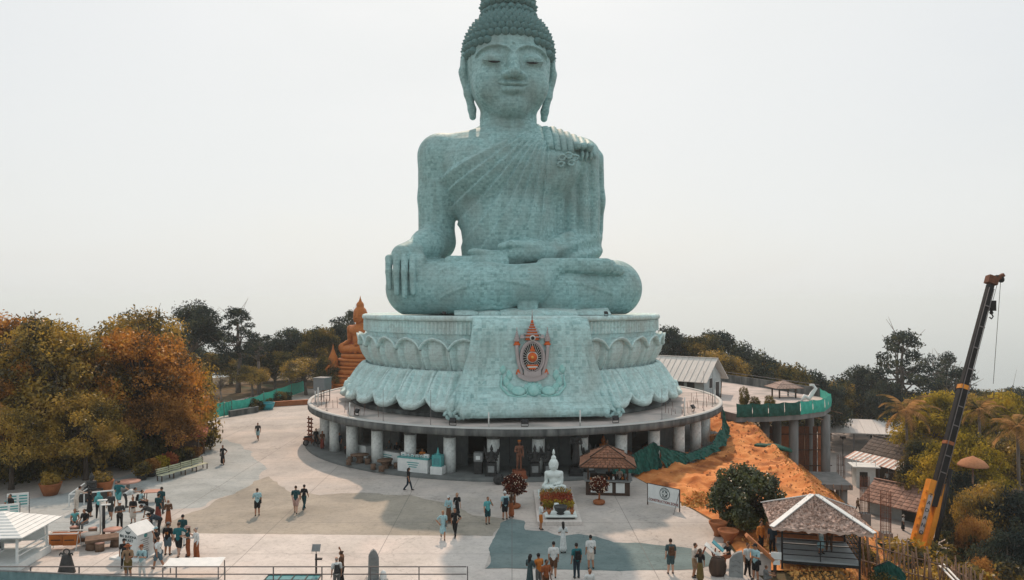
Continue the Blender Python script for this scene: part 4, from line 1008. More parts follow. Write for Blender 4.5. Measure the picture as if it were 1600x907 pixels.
def far(n, p, px, Y, ytop, label, grp, rz, wide=None):
    """tree at a distance Y whose top shows at height ytop"""
    X = (px-800)/FPX*Y; g = gz(X, Y); top = CAMZ-(ytop-HOR)/FPX*Y; hh = {'tall1': 17, 'tall2': 16, 'mid1': 12, 'mid2': 13, 'yel1': 13, 'yel2': 11, 'thin': 14, 'flat': 15, 'big1': 13.5, 'big2': 12.5, 'shrub': 2.6, 'shrub2': 2.4, 'bare': 8, 'red': 8.5}[p]
    sz = max(.12, (top-g)/hh); s = (wide or 1.0)*(sz if wide is None else 1.0)
    return plant_tree(n, PT[p], label, 'tree', (X, Y, g), s, rz, grp, sz)
GL = 'trees behind the left fence'
far('evergreen_tree', 'tall1', 300, 118, 458, 'tallest dark evergreen tree, behind the teal fence on the left', GL, .3)
far('layered_tree', 'tall2', 372, 116, 484, 'dark tree with layered boughs right of the tallest evergreen', GL, 1.0)
far('bare_shrub', 'bare', 345, 104, 570, 'leafless grey shrub above the teal fence', GL, .3)
far('sparse_tree', 'thin', 405, 112, 512, 'thin sparse tree with sky showing through, left of the forest clump', GL, 2.1)
far('forest_tree', 'mid1', 330, 130, 540, 'dark forest tree low behind the tallest evergreen', GL, .7, 1.1)
far('forest_tree', 'mid2', 455, 128, 496, 'broad dark forest tree midway between fence and orange buddha', GL, 2.9)
far('forest_tree', 'mid1', 497, 122, 491, 'forest tree with a knobbly crown left of the orange buddha', GL, 4.0, .85)
far('forest_tree', 'mid2', 532, 126, 490, 'round dark forest tree directly beside the orange buddha', GL, 5.0, .75)
far('sparse_tree', 'thin', 548, 135, 470, 'thin tree poking above the others beside the orange buddha head', GL, .4)
far('forest_tree', 'mid1', 430, 118, 536, 'mid-green tree in front of the broad dark forest tree', GL, 1.2, .8)
far('forest_tree', 'yel2', 478, 112, 548, 'olive tree close behind the far end of the teal fence', GL, 1.9, .8)
far('forest_tree', 'yel2', 395, 110, 563, 'small olive tree close behind the teal fence', GL, 3.0, .6)
far('forest_tree', 'mid1', 520, 112, 544, 'small forest tree at the foot of the orange buddha', GL, 5.3, .6)
for i, (px, Y, yt, p) in enumerate([(360, 140, 540, 'mid2'), (415, 145, 522, 'mid1'), (475, 142, 512, 'mid2'), (270, 128, 510, 'mid2'), (510, 140, 510, 'mid1')]):
    far('forest_tree', p, px, Y, yt, 'dark forest tree in the hazy back row behind the left fence, %s from the left' % ['second', 'third', 'fourth', 'first', 'fifth'][i], GL, i*1.7, 1.15)
GR = 'trees behind the hall on the right'
far('forest_tree', 'mid2', 1046, 128, 493, 'dark forest tree touching the right rim of the lotus', GR, .2, .8)
far('forest_tree', 'mid2', 1122, 132, 496, 'broad domed dark tree behind the white-roofed house', GR, 1.2, 1.15)
far('forest_tree', 'mid1', 1090, 126, 508, 'dark forest tree between lotus rim and the broad domed tree', GR, 2.2, .9)
far('forest_tree', 'yel2', 1128, 120, 533, 'olive-topped tree just behind the white-roofed house ridge', GR, 3.2, .9)
far('forest_tree', 'mid2', 1172, 124, 526, 'dark rounded tree right of the white-roofed house', GR, 4.2, 1.05)
far('forest_tree', 'mid2', 1200, 128, 534, 'dark domed tree left of the pavilion peak, on the ridge', GR, 2.2, 1.1)
far('russet_tree', 'red', 1160, 112, 578, 'russet shrubby tree beside the white-roofed house', GR, .6, .8)
far('russet_tree', 'red', 1200, 110, 582, 'russet shrubby tree left of the small pavilion roof', GR, 1.9, .7)
far('forest_tree', 'mid1', 1228, 122, 538, 'brown-topped domed tree above the small pavilion', GR, 5.2, 1.25)
far('forest_tree', 'mid2', 1264, 126, 554, 'dark sloping tree right of the small pavilion', GR, .9, 1.15)
far('forest_tree', 'mid1', 1296, 135, 572, 'small dark tree on the ridge right of the small pavilion', GR, 1.9, 1.1)
far('forest_tree', 'mid2', 1345, 142, 550, 'dark leaning tree left of the tall umbrella-crowned tree', GR, 2.6, 1.15)
far('umbrella_tree', 'tall2', 1408, 135, 522, 'tall dark umbrella-crowned tree on the right skyline', GR, 3.6)
far('flat_topped_tree', 'flat', 1470, 138, 528, 'open flat-topped tree with bare limbs on the right skyline', GR, .4, .72)
far('sparse_tree', 'thin', 1492, 125, 556, 'small thin tree beside the crane boom on the skyline', GR, .4)
far('forest_tree', 'mid2', 1385, 130, 575, 'dark bushy tree under the umbrella-crowned tree', GR, 3.1, .8)
GF = 'trees on the slope at right'
SL = [('pale_tree', 'yel1', 1470, 100, 588, 'wide yellow-green tree under the flat-topped tree', 1.0), ('pale_tree', 'yel1', 1570, 96, 588, 'yellow-green tree at the right edge below the skyline', .95),
 ('pale_tree', 'yel2', 1530, 104, 590, 'olive tree right of the crane boom, skyline row', .8), ('pale_tree', 'yel1', 1500, 78, 648, 'large yellow-green tree directly right of the crane boom', .82),
 ('forest_tree', 'mid1', 1440, 88, 660, 'olive-brown tree behind the crane boom', .55), ('olive_tree', 'yel2', 1600, 84, 640, 'dark olive tree cut by the right edge, middle height', .85),
 ('olive_tree', 'yel2', 1535, 68, 722, 'olive tree beside the straw parasol', .6), ('forest_tree', 'mid2', 1590, 66, 740, 'dark green tree cut by the right edge above the corner', .62),
 ('forest_tree', 'mid2', 1505, 73, 712, 'dark tree right of the yellow crane base', .55), ('russet_tree', 'red', 1525, 60, 778, 'orange-leaved tree right of the crane base', .42),
 ('forest_tree', 'mid2', 1575, 56, 800, 'dark tree in the lower right corner', .55), ('russet_tree', 'red', 1530, 48, 842, 'low orange-leaved tree at the bottom right', .42),
 ('forest_tree', 'mid1', 1325, 168, 596, 'olive tree between small pavilion and palms', 1.1), ('forest_tree', 'yel2', 1370, 172, 606, 'olive-brown tree behind the left palm', 1.3),
 ('forest_tree', 'mid1', 1303, 162, 604, 'dark tree right of the terrace net', 1.0), ('forest_tree', 'yel2', 1440, 130, 628, 'yellow-brown tree behind the right palm', .95),
 ('russet_tree', 'red', 1448, 104, 690, 'russet bush beside the lower shop roofs', .5), ('forest_tree', 'mid1', 1610, 100, 610, 'hazy tree at the right edge on the skyline', .9)]
for i, (n, p, px, Y, yt, l, w) in enumerate(SL): far(n, p, px, Y, yt, l, GF, i*.9, w)
HZ = [(1310, 185, 590, 'mid2'), (1345, 190, 598, 'mid1'), (1390, 188, 596, 'mid2'), (1425, 182, 602, 'yel2'), (1455, 170, 606, 'mid1'), (1500, 165, 596, 'mid2'), (1545, 160, 592, 'mid1'), (1595, 158, 588, 'mid2'), (1280, 178, 598, 'mid1'), (1240, 170, 590, 'mid2'), (1200, 168, 584, 'mid1'), (1345, 176, 622, 'mid2'), (1405, 168, 628, 'mid1'), (1480, 135, 625, 'mid2'), (1550, 120, 620, 'mid1'), (1525, 96, 660, 'mid2'), (1570, 90, 668, 'yel2'), (1460, 112, 660, 'mid2')]
for i, (px, Y, yt, p) in enumerate(HZ): far('forest_tree', p, px, Y, yt, 'tree of the hazy wood on the right slope, %s of eighteen from its left' % ['fifth', 'sixth', 'eighth', 'tenth', 'eleventh', 'fourteenth', 'sixteenth', 'eighteenth', 'third', 'second', 'first', 'seventh', 'ninth', 'thirteenth', 'fifteenth', 'fourth', 'seventeenth', 'twelfth'][i], 'hazy wood on the right slope', i*1.37, 1.45 if Y > 150 else 1.0)
# round bush on the plaza edge
p = gp(1160, 829); plant_tree('round_bush', PT['bush'], 'dense round dark green bush beside the construction sign', 'bush', (p.x+.2, p.y, .1), .98, .4)

# palms
def frond_mesh(seed, L_=4.2, m=None):
    r = random.Random(seed); b = MB(); n = 22; pts = []
    for i in range(n+1):
        t = i/n; pts.append(Vector((L_*t*(1-.12*t), 0, 1.1*math.sin(t*1.5)-2.2*t**2.2)))
    b.tube(pts, [.06*(1-.8*i/n) for i in range(n+1)], 4)
    for i in range(2, n+1):
        t = i/n; p = pts[i]; ln = .95*math.sin(PI*min(1, .15+t*.82))+.12
        for s in (-1, 1):
            d = Vector((.45, s*.85, -.35-.25*r.random())).normalized()*ln; w = Vector((.075, 0, .02))
            b.add([p-w, p+w, p+d*.6+w*.8, p+d, p+d*.6-w*.8], [(0, 1, 2, 3, 4)], 0)
    return b.mesh('frond', m)
ML_PALM = leaf_mat('palm_leaf', [(.03, .035, .02), (.16, .12, .045), (.42, .24, .09), (.62, .37, .16)], .38)
FR = [frond_mesh(k, 4.0+.3*k, ML_PALM) for k in range(3)]
def palm(px, Y, yc, label, sc=1.0, seed=1):
    r = random.Random(seed); X = (px-800)/FPX*Y; g = gz(X, Y); zc = CAMZ-(yc-HOR)/FPX*Y
    o = thing('coconut_palm', label, 'palm', (X, Y, g), 0, 'coconut palms on the slope'); H = zc-g
    b = MB(); b.tube([(0, 0, -.3), (.2, .1, H*.5), (0, 0, H)], [.24, .17, .14], 8); b.build('trunk', M_BARKG, o)
    for k in range(17):
        a = k*2.399; f = link('frond', FR[k % 3], o, (0, 0, H)); f.rotation_euler = (0, R(-48+95*(k/16)), a); f.scale = (sc,)*3
palm(1345, 150, 640, 'coconut palm with upright dark crown left of the lower shops', 1.05, 1)
palm(1416, 94, 642, 'drooping coconut palm in front of the lower shop roof', .95, 2)
palm(1590, 76, 668, 'coconut palm cut by the right edge', .85, 3)
palm(1318, 158, 648, 'small coconut palm beside the terrace columns', .8, 4)
palm(1530, 90, 640, 'coconut palm crown among the yellow-green trees', .7, 5)
# ------------------------------------------------------------------ people
SKIN = {k: col('skin_'+k, c, .6) for k, c in dict(pale=(.46, .27, .19), tan=(.34, .17, .10), brown=(.20, .095, .055)).items()}
HAIRC = {k: col('hair_'+k, c, .6) for k, c in dict(black=(.012, .010, .010), brown=(.05, .028, .016), blond=(.30, .19, .09), grey=(.25, .24, .23)).items()}
CLO = dict(black=(.012, .013, .015), white=(.62, .66, .66), teal=(.015, .13, .15), dteal=(.01, .055, .065), aqua=(.10, .38, .40), lblue=(.30, .48, .52), navy=(.015, .03, .045), grey=(.14, .15, .15), dgrey=(.045, .048, .05), brown=(.11, .055, .03), rust=(.28, .085, .03), orange=(.50, .17, .03), tan=(.30, .20, .12), olive=(.14, .10, .03), red=(.22, .05, .035), denim=(.09, .15, .19), floral=(.05, .09, .10), pink=(.45, .30, .27), cream=(.55, .50, .44), yellow=(.5, .3, .05))
CM = {k: mat('cloth_'+k, c, tuple(x*.7 for x in c), scale=7, rough=.9) for k, c in CLO.items()}
CM['floral'] = mat('cloth_floral', (.02, .05, .06), (.40, .46, .44), scale=16, rough=.9, contrast=(.48, .56), detail=1)
M_SHOE = col('shoe_dark', (.03, .028, .027)); M_SHOEW = col('shoe_white', (.5, .5, .5))
def hand_mesh(m):
    b = MB(); b.box((0, 0, -.045), (.028, .08, .09), taper=.9)
    for k, (yy, ln) in enumerate([(-.03, .065), (-.01, .075), (.011, .07), (.03, .055)]):
        b.tube([(0, yy, -.085), (-.012, yy*1.05, -.085-ln*.5), (-.034, yy*1.05, -.085-ln)], [.0095, .009, .007], 5)
    b.tube([(-.004, -.036, -.025), (-.016, -.062, -.055), (-.028, -.066, -.085)], [.012, .0105, .008], 5)
    return b.mesh('hand', m)
HANDM = {k: hand_mesh(m) for k, m in SKIN.items()}
_fb = MB()
for s in (-1, 1): _fb.box((s*.033, -.098, .012), (.026, .012, .012), mi=0); _fb.box((s*.034, -.1, .032), (.034, .01, .006), mi=0)
_fb.box((0, -.098, -.052), (.05, .012, .01), mi=1)
FACE = _fb.mesh('facial_features', [HAIRC['black'], col('lips', (.22, .06, .05))])
def person(label, loc, face=0, H=1.7, top='white', bot='black', legs='trousers', hair='short', hc='black', skin='tan', pose='stand', arms='down', pack=None, hat=None, bag=None, sleeve='short', shoes=None, group='visitors on the plaza', seat=.45, text=None, scarf=None):
    rr = random.Random(label); S = H/1.7
    lean = {'bend': 62, 'sit': 8, 'lean': 22}.get(pose, 2); hipz = .90 if pose not in ('sit',) else seat+.10
    if pose == 'squat': hipz = .35
    def up(d, side=0.0, fwd=0.0):   # point along the leaning spine
        a = R(lean); return np.float32((side, -math.sin(a)*d-fwd*math.cos(a)+(.18 if pose == 'bend' else 0), hipz+math.cos(a)*d-fwd*math.sin(a)))
    G = {}
    def add(g, *prim): G.setdefault(g, []).append(prim)
    fem = hair in ('long', 'bunf', 'scarf')
    sw = .155 if fem else .178
    # torso
    add('top', 'path', [up(.02), up(.22), up(.42)], [.125 if fem else .135, .115 if fem else .135, .135 if fem else .15])
    for s in (-1, 1): add('top', 'path', [up(.44), up(.47, s*sw)], [.10, .072])
    add('skin', 'path', [up(.48), up(.62, 0, .015)], [.055, .052])
    hd = up(.70, 0, .03)
    add('skin', 'ell', hd, (.078, .098, .115))
    add('skin', 'ell', hd+np.float32((0, -.10, -.012)), (.016, .022, .022))
    hcen = hd+np.float32((0, .022, .03))
    if hair == 'short': add('hair', 'ell', hcen, (.084, .092, .100))
    elif hair == 'long':
        add('hair', 'ell', hcen, (.090, .094, .104)); add('hair', 'path', [hcen+np.float32((0, .06, -.03)), hcen+np.float32((0, .10, -.28))], [.085, .06])
    elif hair == 'bunf': add('hair', 'ell', hcen, (.088, .092, .100)); add('hair', 'ball', hcen+np.float32((0, .09, .05)), .05)
    elif hair == 'scarf': add('hair', 'ell', hcen+np.float32((0, 0, -.01)), (.10, .10, .115)); add('hair', 'path', [hcen, hcen+np.float32((0, .05, -.22))], [.10, .13])
    elif hair == 'bald': add('hair', 'ell', hcen+np.float32((0, .03, -.03)), (.080, .070, .06))
    # legs
    feet = []
    for s in (-1, 1):
        hip = np.float32((s*.085, 0.0 if pose != 'bend' else .18, hipz))
        if pose == 'walk': f = s*.26; kn = np.float32((s*.085, -.05-f*.45, .48)); an = np.float32((s*.08, -f+(.06 if s < 0 else 0), .09+(.05 if s < 0 else 0)))
        elif pose == 'sit': kn = np.float32((s*.11, -.42, seat+.06)); an = np.float32((s*.10, -.44, .08))
        elif pose == 'squat': kn = np.float32((s*.14, -.36, .48)); an = np.float32((s*.12, -.12, .08))
        else: kn = np.float32((s*.095, -.03+(.02 if s > 0 else 0), .48)); an = np.float32((s*(.10+rr.uniform(0, .04)), rr.uniform(-.02, .05), .08))
        if pose == 'bend': kn = np.float32((s*.10, .10, .46)); an = np.float32((s*.11, .12, .08))
        feet.append(an); low = 'skin'
        if legs == 'trousers':
            add('bot', 'path', [hip, kn, an+np.float32((0, 0, .02))], [.098, .074, .056])
        elif legs == 'wide': add('bot', 'path', [hip, kn, an+np.float32((0, 0, .02))], [.105, .10, .10])
        elif legs == 'shorts':
            add('bot', 'path', [hip, hip*.15+kn*.85], [.108, .098]); add('skin', 'path', [kn, an*.6+kn*.4, an], [.062, .056, .038])
        else: add('skin', 'path', [kn, an*.6+kn*.4, an], [.056, .05, .036])
        add('shoe', 'path', [an+np.float32((0, .03, -.035)), an+np.float32((0, -.15, -.045))], [.045, .036])
    if legs == 'skirt': add('bot', 'path', [np.float32((0, 0, hipz+.06)), np.float32((0, -.02, .50))], [.13, .20])
    if legs in ('long', 'dress'):
        add('bot', 'path', [np.float32((0, 0, hipz+.06)), np.float32((0, 0, .55)), np.float32((0, .01, .26 if legs == 'long' else .48))], [.13, .17, .20])
    if legs in ('shorts', 'trousers', 'wide'): add('bot', 'path', [up(-.02, -.06), up(-.02, .06)], [.115, .115])
    # arms
    hands = []
    am = arms if isinstance(arms, tuple) else (arms, arms)
    for s, a in zip((-1, 1), am):
        sh = up(.455, s*(sw+.01))
        k = {'down': ((s*.04, .03, -.27), (s*.045, -.05, -.52)), 'phone': ((s*.06, -.07, -.25), (-s*.02, -.30, -.16)), 'hip': ((s*.20, .04, -.22), (s*.04, -.07, -.38)),
             'face': ((s*.08, -.20, -.16), (s*-.06, -.24, .12)), 'fold': ((s*.07, -.05, -.26), (-s*.14, -.20, -.22)), 'back': ((s*.08, .08, -.25), (s*.0, .14, -.46)),
             'fwd': ((s*.05, -.20, -.16), (s*.02, -.46, -.18)), 'lap': ((s*.06, -.05, -.26), (s*-.05, -.30, -.36)), 'up': ((s*.12, -.10, .10), (s*.06, -.20, .36)),
             'drop': ((s*.04, -.05, -.27), (s*.0, -.10, -.52)), 'out': ((s*.24, .0, -.14), (s*.42, -.10, -.30)), 'swing+': ((s*.045, -.08, -.26), (s*.03, -.26, -.46)), 'swing-': ((s*.045, .10, -.25), (s*.05, .12, -.50))}[a]
        el = sh+np.float32(k[0]); wr = sh+np.float32(k[1])
        if sleeve == 'none': add('skin', 'path', [sh, el, wr], [.055, .043, .032])
        elif sleeve == 'long': add('top', 'path', [sh, el, wr], [.066, .055, .046])
        else: add('top', 'path', [sh, sh*.35+el*.65], [.07, .066]); add('skin', 'path', [sh*.4+el*.6, el, wr], [.048, .044, .032])
        hands.append((wr, wr-el))
    if legs == 'dress' or legs == 'long' and bot == top: pass
    def prim(P, q):
        return s_path(P, q[1], q[2]) if q[0] == 'path' else s_ell(P, q[1], q[2]) if q[0] == 'ell' else s_ball(P, q[1], q[2])
    names = list(G)
    def groups(P): return [np.min([prim(P, q) for q in G[g]], axis=0) for g in names]
    def f(P):
        d = None
        for e in groups(P): d = e if d is None else s_min(d, e, .022)
        return np.maximum(d, .004-P[:, 2])
    ylo, yhi = (-1.0, .5) if pose in ('bend', 'sit') else (-.62, .42)
    V, F = sdf_mesh(f, (-.62, ylo, -.02), (.62, yhi, hipz+1.0), .031, 5)
    cen = V[F].mean(1); mi = np.argmin(np.stack(groups(cen.astype(np.float32)), 1), 1)
    mm = dict(skin=SKIN[skin], top=CM[top], bot=CM[bot], hair=(CM[hc] if hc in CM and hair == 'scarf' else HAIRC.get(hc, HAIRC['black'])), shoe=M_SHOEW if shoes == 'white' else M_SHOE)
    o = thing('person', label, 'person', loc, R(face), group, S)
    link('body', mesh_np('person_body', V, F, [mm[n] for n in names], True, mi), o)
    for wr, d in hands:
        q = Vector(d).normalized(); hm = link('hand', HANDM[skin], o, Vector(wr)-q*.005); hm.rotation_euler = (-q).to_track_quat('Z', 'Y').to_euler()
    link('face', FACE, o, Vector(hd))
    if pack:
        b = MB(); c = Vector(up(.27, 0, -.20)); b.box(c, (.28, .16, .40), taper=.82, rot=Matrix.Rotation(R(lean), 3, 'X')); b.box(c+Vector((0, .09, -.06)), (.2, .06, .2), taper=.8)
        for s in (-1, 1): b.tube([Vector(up(.47, s*.10, -.12)), Vector(up(.50, s*.10, .03)), Vector(up(.36, s*.11, .15)), Vector(up(.12, s*.12, -.08))], .022, 5)
        b.build('backpack', CM[pack], o)
    if hat:
        b = MB(); c = Vector(hd)+Vector((0, .01, .055))
        if hat[0] == 'cap': b.lathe([(.098, 0), (.097, .04), (.07, .085), (.01, .1)], c, 14); b.box(c+Vector((0, -.13, .01)), (.13, .12, .012))
        else: b.lathe([(.20, -.01), (.105, .0), (.10, .05), (.075, .09), (.01, .1)], c, 16)
        b.build('hat', CM[hat[1]], o)
    if bag:
        b = MB(); c = Vector((.20 if rr.random() < .5 else -.20, -.03, hipz-.02)); b.box(c, (.10, .24, .20), taper=.85); b.tube([c+Vector((0, 0, .1)), Vector(up(.30, c.x*.8, .1)), Vector(up(.50, -c.x*.5, .02)), Vector(up(.25, -c.x*.1, -.16)), c+Vector((0, .05, .1))], .014, 5)
        b.build('shoulder_bag', CM[bag], o)
    if text:
        text_obj(text, .22, CM['orange'], o, Vector(up(.28, 0, -.165)), (PI/2, 0, PI), 'shirt_number', .003)
    if scarf:
        b = MB(); b.lathe([(.11, 0), (.12, .05), (.10, .09)], Vector(up(.47)), 12); b.build('scarf', CM[scarf], o)
    return o
def pz(px, py, z=.02): 
    p = gp(px, py, z); return (p.x, p.y, z)
PP = person
PP('woman in long black dress with a bag, walking alone on the left', pz(348, 726), 20, 1.62, 'black', 'black', 'long', 'long', pose='walk', bag='dgrey', arms=('down', 'hip'))
PP('man in dark tee and pale shorts, furthest back on the left road', pz(403, 688), 10, 1.72, 'dgrey', 'lblue', 'shorts', 'short', pose='walk', arms=('swing+', 'swing-'))
PP('man in pale tee and black shorts carrying a camera strap, alone on the tan paving', pz(402, 806), 205, 1.74, 'lblue', 'black', 'shorts', 'short', 'brown', 'tan', arms=('down', 'phone'), bag='black')
PP('broad man in dark teal tee and rose shorts, walking beside a woman in black', pz(462, 803), 190, 1.80, 'dteal', 'pink', 'shorts', 'short', 'brown', 'pale', 'walk', arms=('swing-', 'swing+'))
PP('woman in black tee and leggings, walking beside the man in dark teal', pz(475, 797), 170, 1.66, 'black', 'dteal', 'trousers', 'bunf', pose='walk', arms=('swing+', 'swing-'))
PP('woman in black striding past the white counter', pz(638, 767), 95, 1.66, 'black', 'navy', 'trousers', 'long', pose='walk', arms=('down', 'down'))
PP('person in rust clothes standing by the planter beyond the benches', pz(317, 709), 60, 1.7, 'rust', 'brown', 'long', 'short', arms='fold')
PP('person in yellow standing in the shade behind the green benches', pz(303, 708), 10, 1.6, 'yellow', 'brown', 'trousers', 'short')
g = 'visitors around the tables on the left'
PP('man in dark teal tee and aqua shorts seen from behind at the tables', pz(185, 793), 190, 1.78, 'teal', 'aqua', 'shorts', 'short', 'brown', 'pale', 'walk', ('out', 'swing+'), hat=('cap', 'grey'), group=g)
PP('man in pale shirt leaning on the white ramp rail', pz(119, 800), 160, 1.68, 'cream', 'cream', 'trousers', 'short', pose='lean', arms=('fwd', 'fwd'), group=g)
PP('woman in a black dress at the ramp rail', pz(140, 808), 150, 1.66, 'black', 'black', 'dress', 'long', arms=('fold', 'down'), group=g)
PP('woman wrapped in a pale aqua shawl', pz(154, 810), 200, 1.66, 'aqua', 'black', 'trousers', 'scarf', 'aqua', arms='fold', sleeve='long', group=g)
PP('person in dark shirt and shorts right of the pale aqua shawl', pz(173, 811), 20, 1.68, 'dgrey', 'dgrey', 'shorts', 'short', pose='walk', group=g)
PP('person in white top bending over the round table', pz(200, 793), 120, 1.66, 'white', 'dgrey', 'trousers', 'short', pose='bend', arms=('drop', 'fwd'), group=g)
PP('person in pale blue sitting with dark backpack at the round tables', pz(219, 797), 100, 1.66, 'lblue', 'black', 'trousers', 'short', pose='sit', arms='lap', pack='black', group=g)
PP('seated person in aqua vest with bag, back to the black lamp post', pz(117, 829), 30, 1.66, 'aqua', 'grey', 'trousers', 'bunf', pose='sit', arms='lap', bag='navy', sleeve='none', group=g)
PP('seated person in black beside the aqua vest', pz(134, 830), 350, 1.7, 'black', 'grey', 'trousers', 'short', pose='sit', arms='lap', group=g)
PP('woman in dark teal shirt and red skirt facing the tables', pz(247, 814), 160, 1.7, 'dteal', 'red', 'long', 'short', arms=('down', 'fold'), bag='dteal', group=g)
PP('dark-haired man in dark teal behind the red skirt', pz(252, 803), 170, 1.72, 'dteal', 'dgrey', 'trousers', 'short', group=g)
PP('woman with pale headscarf and brown clothes', pz(263, 822), 20, 1.62, 'brown', 'rust', 'long', 'scarf', 'cream', arms='phone', sleeve='long', group=g)
PP('woman in black tee standing behind the donation box', pz(208, 818), 5, 1.64, 'black', 'cream', 'skirt', 'bunf', arms=('down', 'fold'), group=g)
PP('man with white cap and dark shirt left of the donation box', pz(187, 828), 40, 1.72, 'dgrey', 'black', 'trousers', 'short', arms='fold', hat=('cap', 'white'), group=g)
PP('man in brown-black tee bending towards the donation box', pz(233, 822), 285, 1.74, 'dgrey', 'black', 'trousers', 'short', pose='bend', arms=('drop', 'fwd'), group=g)
PP('man in dark teal tee crouching forward at the corner of the donation box', pz(245, 836), 300, 1.72, 'navy', 'black', 'trousers', 'short', pose='bend', arms=('fwd', 'fwd'), hat=('cap', 'black'), group=g)
g = 'visitors gathered right of the donation box'
PP('man in black jersey with an orange number 19 and grey shorts', pz(262, 868), 178, 1.76, 'black', 'denim', 'shorts', 'short', 'brown', 'tan', arms='down', hat=('cap', 'grey'), text='19', group=g)
PP('large man in bright teal tee and black shorts seen from behind', pz(279, 871), 185, 1.86, 'teal', 'black', 'shorts', 'short', 'brown', 'pale', 'walk', ('out', 'down'), group=g)
PP('person in dark teal with head above the large teal man', pz(285, 853), 180, 1.74, 'dteal', 'white', 'trousers', 'short', group=g)
PP('woman in dark teal top and rust trousers holding a phone', pz(294, 869), 300, 1.62, 'dteal', 'rust', 'wide', 'long', 'brown', 'pale', arms=('phone', 'phone'), hat=('brim', 'pink'), group=g)
PP('woman in white jacket and rust trousers at the right of the group', pz(307, 872), 320, 1.62, 'white', 'rust', 'wide', 'bunf', 'grey', 'pale', arms=('phone', 'down'), sleeve='long', group=g)
PP('woman in white tee and denim shorts walking by the white awning', pz(248, 890), 250, 1.66, 'white', 'denim', 'shorts', 'short', 'brown', 'tan', 'walk', ('swing+', 'swing-'), bag='grey', group=g)
PP('woman in black top with pale cap, between box and denim shorts', pz(245, 872), 320, 1.64, 'black', 'rust', 'shorts', 'short', 'brown', 'tan', arms=('hip', 'face'), hat=('cap', 'lblue'), group=g)
PP('boy in black tee and cap in front of the donation box', pz(194, 888), 15, 1.5, 'black', 'black', 'trousers', 'short', arms='down', hat=('cap', 'black'), group=g)
PP('man in tan shirt with big dark backpack at the railing', pz(200, 905), 10, 1.7, 'tan', 'olive', 'shorts', 'short', 'brown', 'tan', arms='phone', pack='black', hat=('brim', 'rust'), group=g)
PP('person in pale dungarees with backpack at the railing', pz(222, 904), 350, 1.66, 'lblue', 'white', 'trousers', 'short', 'brown', 'pale', arms='phone', pack='denim', hat=('cap', 'rust'), group=g)
g = 'visitors in the middle of the plaza'
PP('woman in dark brown taking a picture with raised phone, bottom centre-left', pz(534, 915), 255, 1.66, 'brown', 'black', 'trousers', 'bunf', 'brown', 'tan', arms=('up', 'down'), group=g)
PP('bald man in white shirt with dark straps beside the phone taker', pz(526, 925), 200, 1.64, 'white', 'grey', 'trousers', 'bald', 'grey', 'pale', pack='dgrey', group=g)
PP('woman in pale top and skirt with grey bag, nearest of the four women', pz(692, 843), 10, 1.66, 'lblue', 'lblue', 'skirt', 'short', 'blond', 'tan', 'walk', ('hip', 'down'), bag='grey', group=g)
PP('woman all in black, nearest right of the four women', pz(711, 839), 350, 1.68, 'black', 'black', 'trousers', 'long', 'brown', 'tan', 'walk', ('down', 'hip'), group=g)
PP('woman in white hat, pale shirt and brown skirt', pz(701, 817), 355, 1.66, 'lblue', 'brown', 'long', 'long', 'black', 'tan', arms=('fold', 'down'), hat=('cap', 'white'), sleeve='long', group=g)
PP('woman in black dress with blond hair, rear right of the four women', pz(714, 812), 20, 1.68, 'black', 'black', 'dress', 'long', 'blond', 'pale', bag='white', group=g)
PP('man in aqua shirt and dark shorts drinking, alone left of the flower tree', pz(762, 819), 20, 1.68, 'aqua', 'dteal', 'shorts', 'short', 'brown', 'tan', arms=('down', 'face'), group=g)
PP('man in pale aqua tee with dark backpack in front of the flower tree', pz(789, 812), 200, 1.74, 'lblue', 'black', 'shorts', 'short', 'grey', 'tan', pack='navy', hat=('cap', 'white'), group=g)
PP('woman in long brown clothes right of the man with dark backpack', pz(799, 809), 200, 1.6, 'brown', 'rust', 'long', 'long', 'brown', 'tan', sleeve='long', group=g)
PP('man in white tee and orange shorts beside the marble altar', pz(845, 828), 95, 1.66, 'white', 'orange', 'shorts', 'short', 'brown', 'tan', arms=('phone', 'fold'), group=g)
PP('woman in a long white dress walking towards the altar', pz(880, 864), 185, 1.68, 'white', 'white', 'long', 'long', 'black', 'tan', arms='fold', group=g)
PP('man in plain white tee and brown shorts seen from behind, bottom centre', pz(865, 902), 178, 1.76, 'white', 'brown', 'shorts', 'short', 'black', 'tan', 'walk', ('down', 'down'), group=g)
PP('man in teal tee with black backpack and dark jeans', pz(901, 904), 195, 1.74, 'teal', 'navy', 'trousers', 'short', 'black', 'tan', pack='black', group=g)
PP('young man in white tee with shoulder bag and pale shorts', pz(923, 889), 185, 1.72, 'white', 'cream', 'shorts', 'short', 'black', 'tan', bag='dgrey', group=g)
PP('woman in dark floral dress cut by the bottom edge', pz(828, 921), 150, 1.66, 'floral', 'floral', 'long', 'long', 'black', 'brown', arms='phone', group=g)
PP('man in orange and black looking at a phone, bottom edge', pz(842, 920), 210, 1.68, 'orange', 'grey', 'trousers', 'short', 'black', 'brown', arms='phone', group=g)
PP('person in brown bending right of the orange man, bottom edge', pz(853, 930), 30, 1.66, 'rust', 'brown', 'trousers', 'short', 'black', 'brown', arms='down', group=g)
PP('bald man whose head just shows at the bottom edge', pz(921, 947), 20, 1.7, 'white', 'navy', 'trousers', 'bald', 'grey', 'tan', group=g)
g = 'visitors on the right of the plaza'
PP('man in floral shirt and floral shorts with brown backpack', pz(1048, 897), 182, 1.76, 'floral', 'floral', 'shorts', 'short', 'brown', 'pale', pack='brown', group=g)
PP('man in cream tee and tan shorts holding a bag, behind the olive skirt', pz(1085, 902), 60, 1.7, 'cream', 'tan', 'shorts', 'short', 'brown', 'tan', arms='phone', group=g)
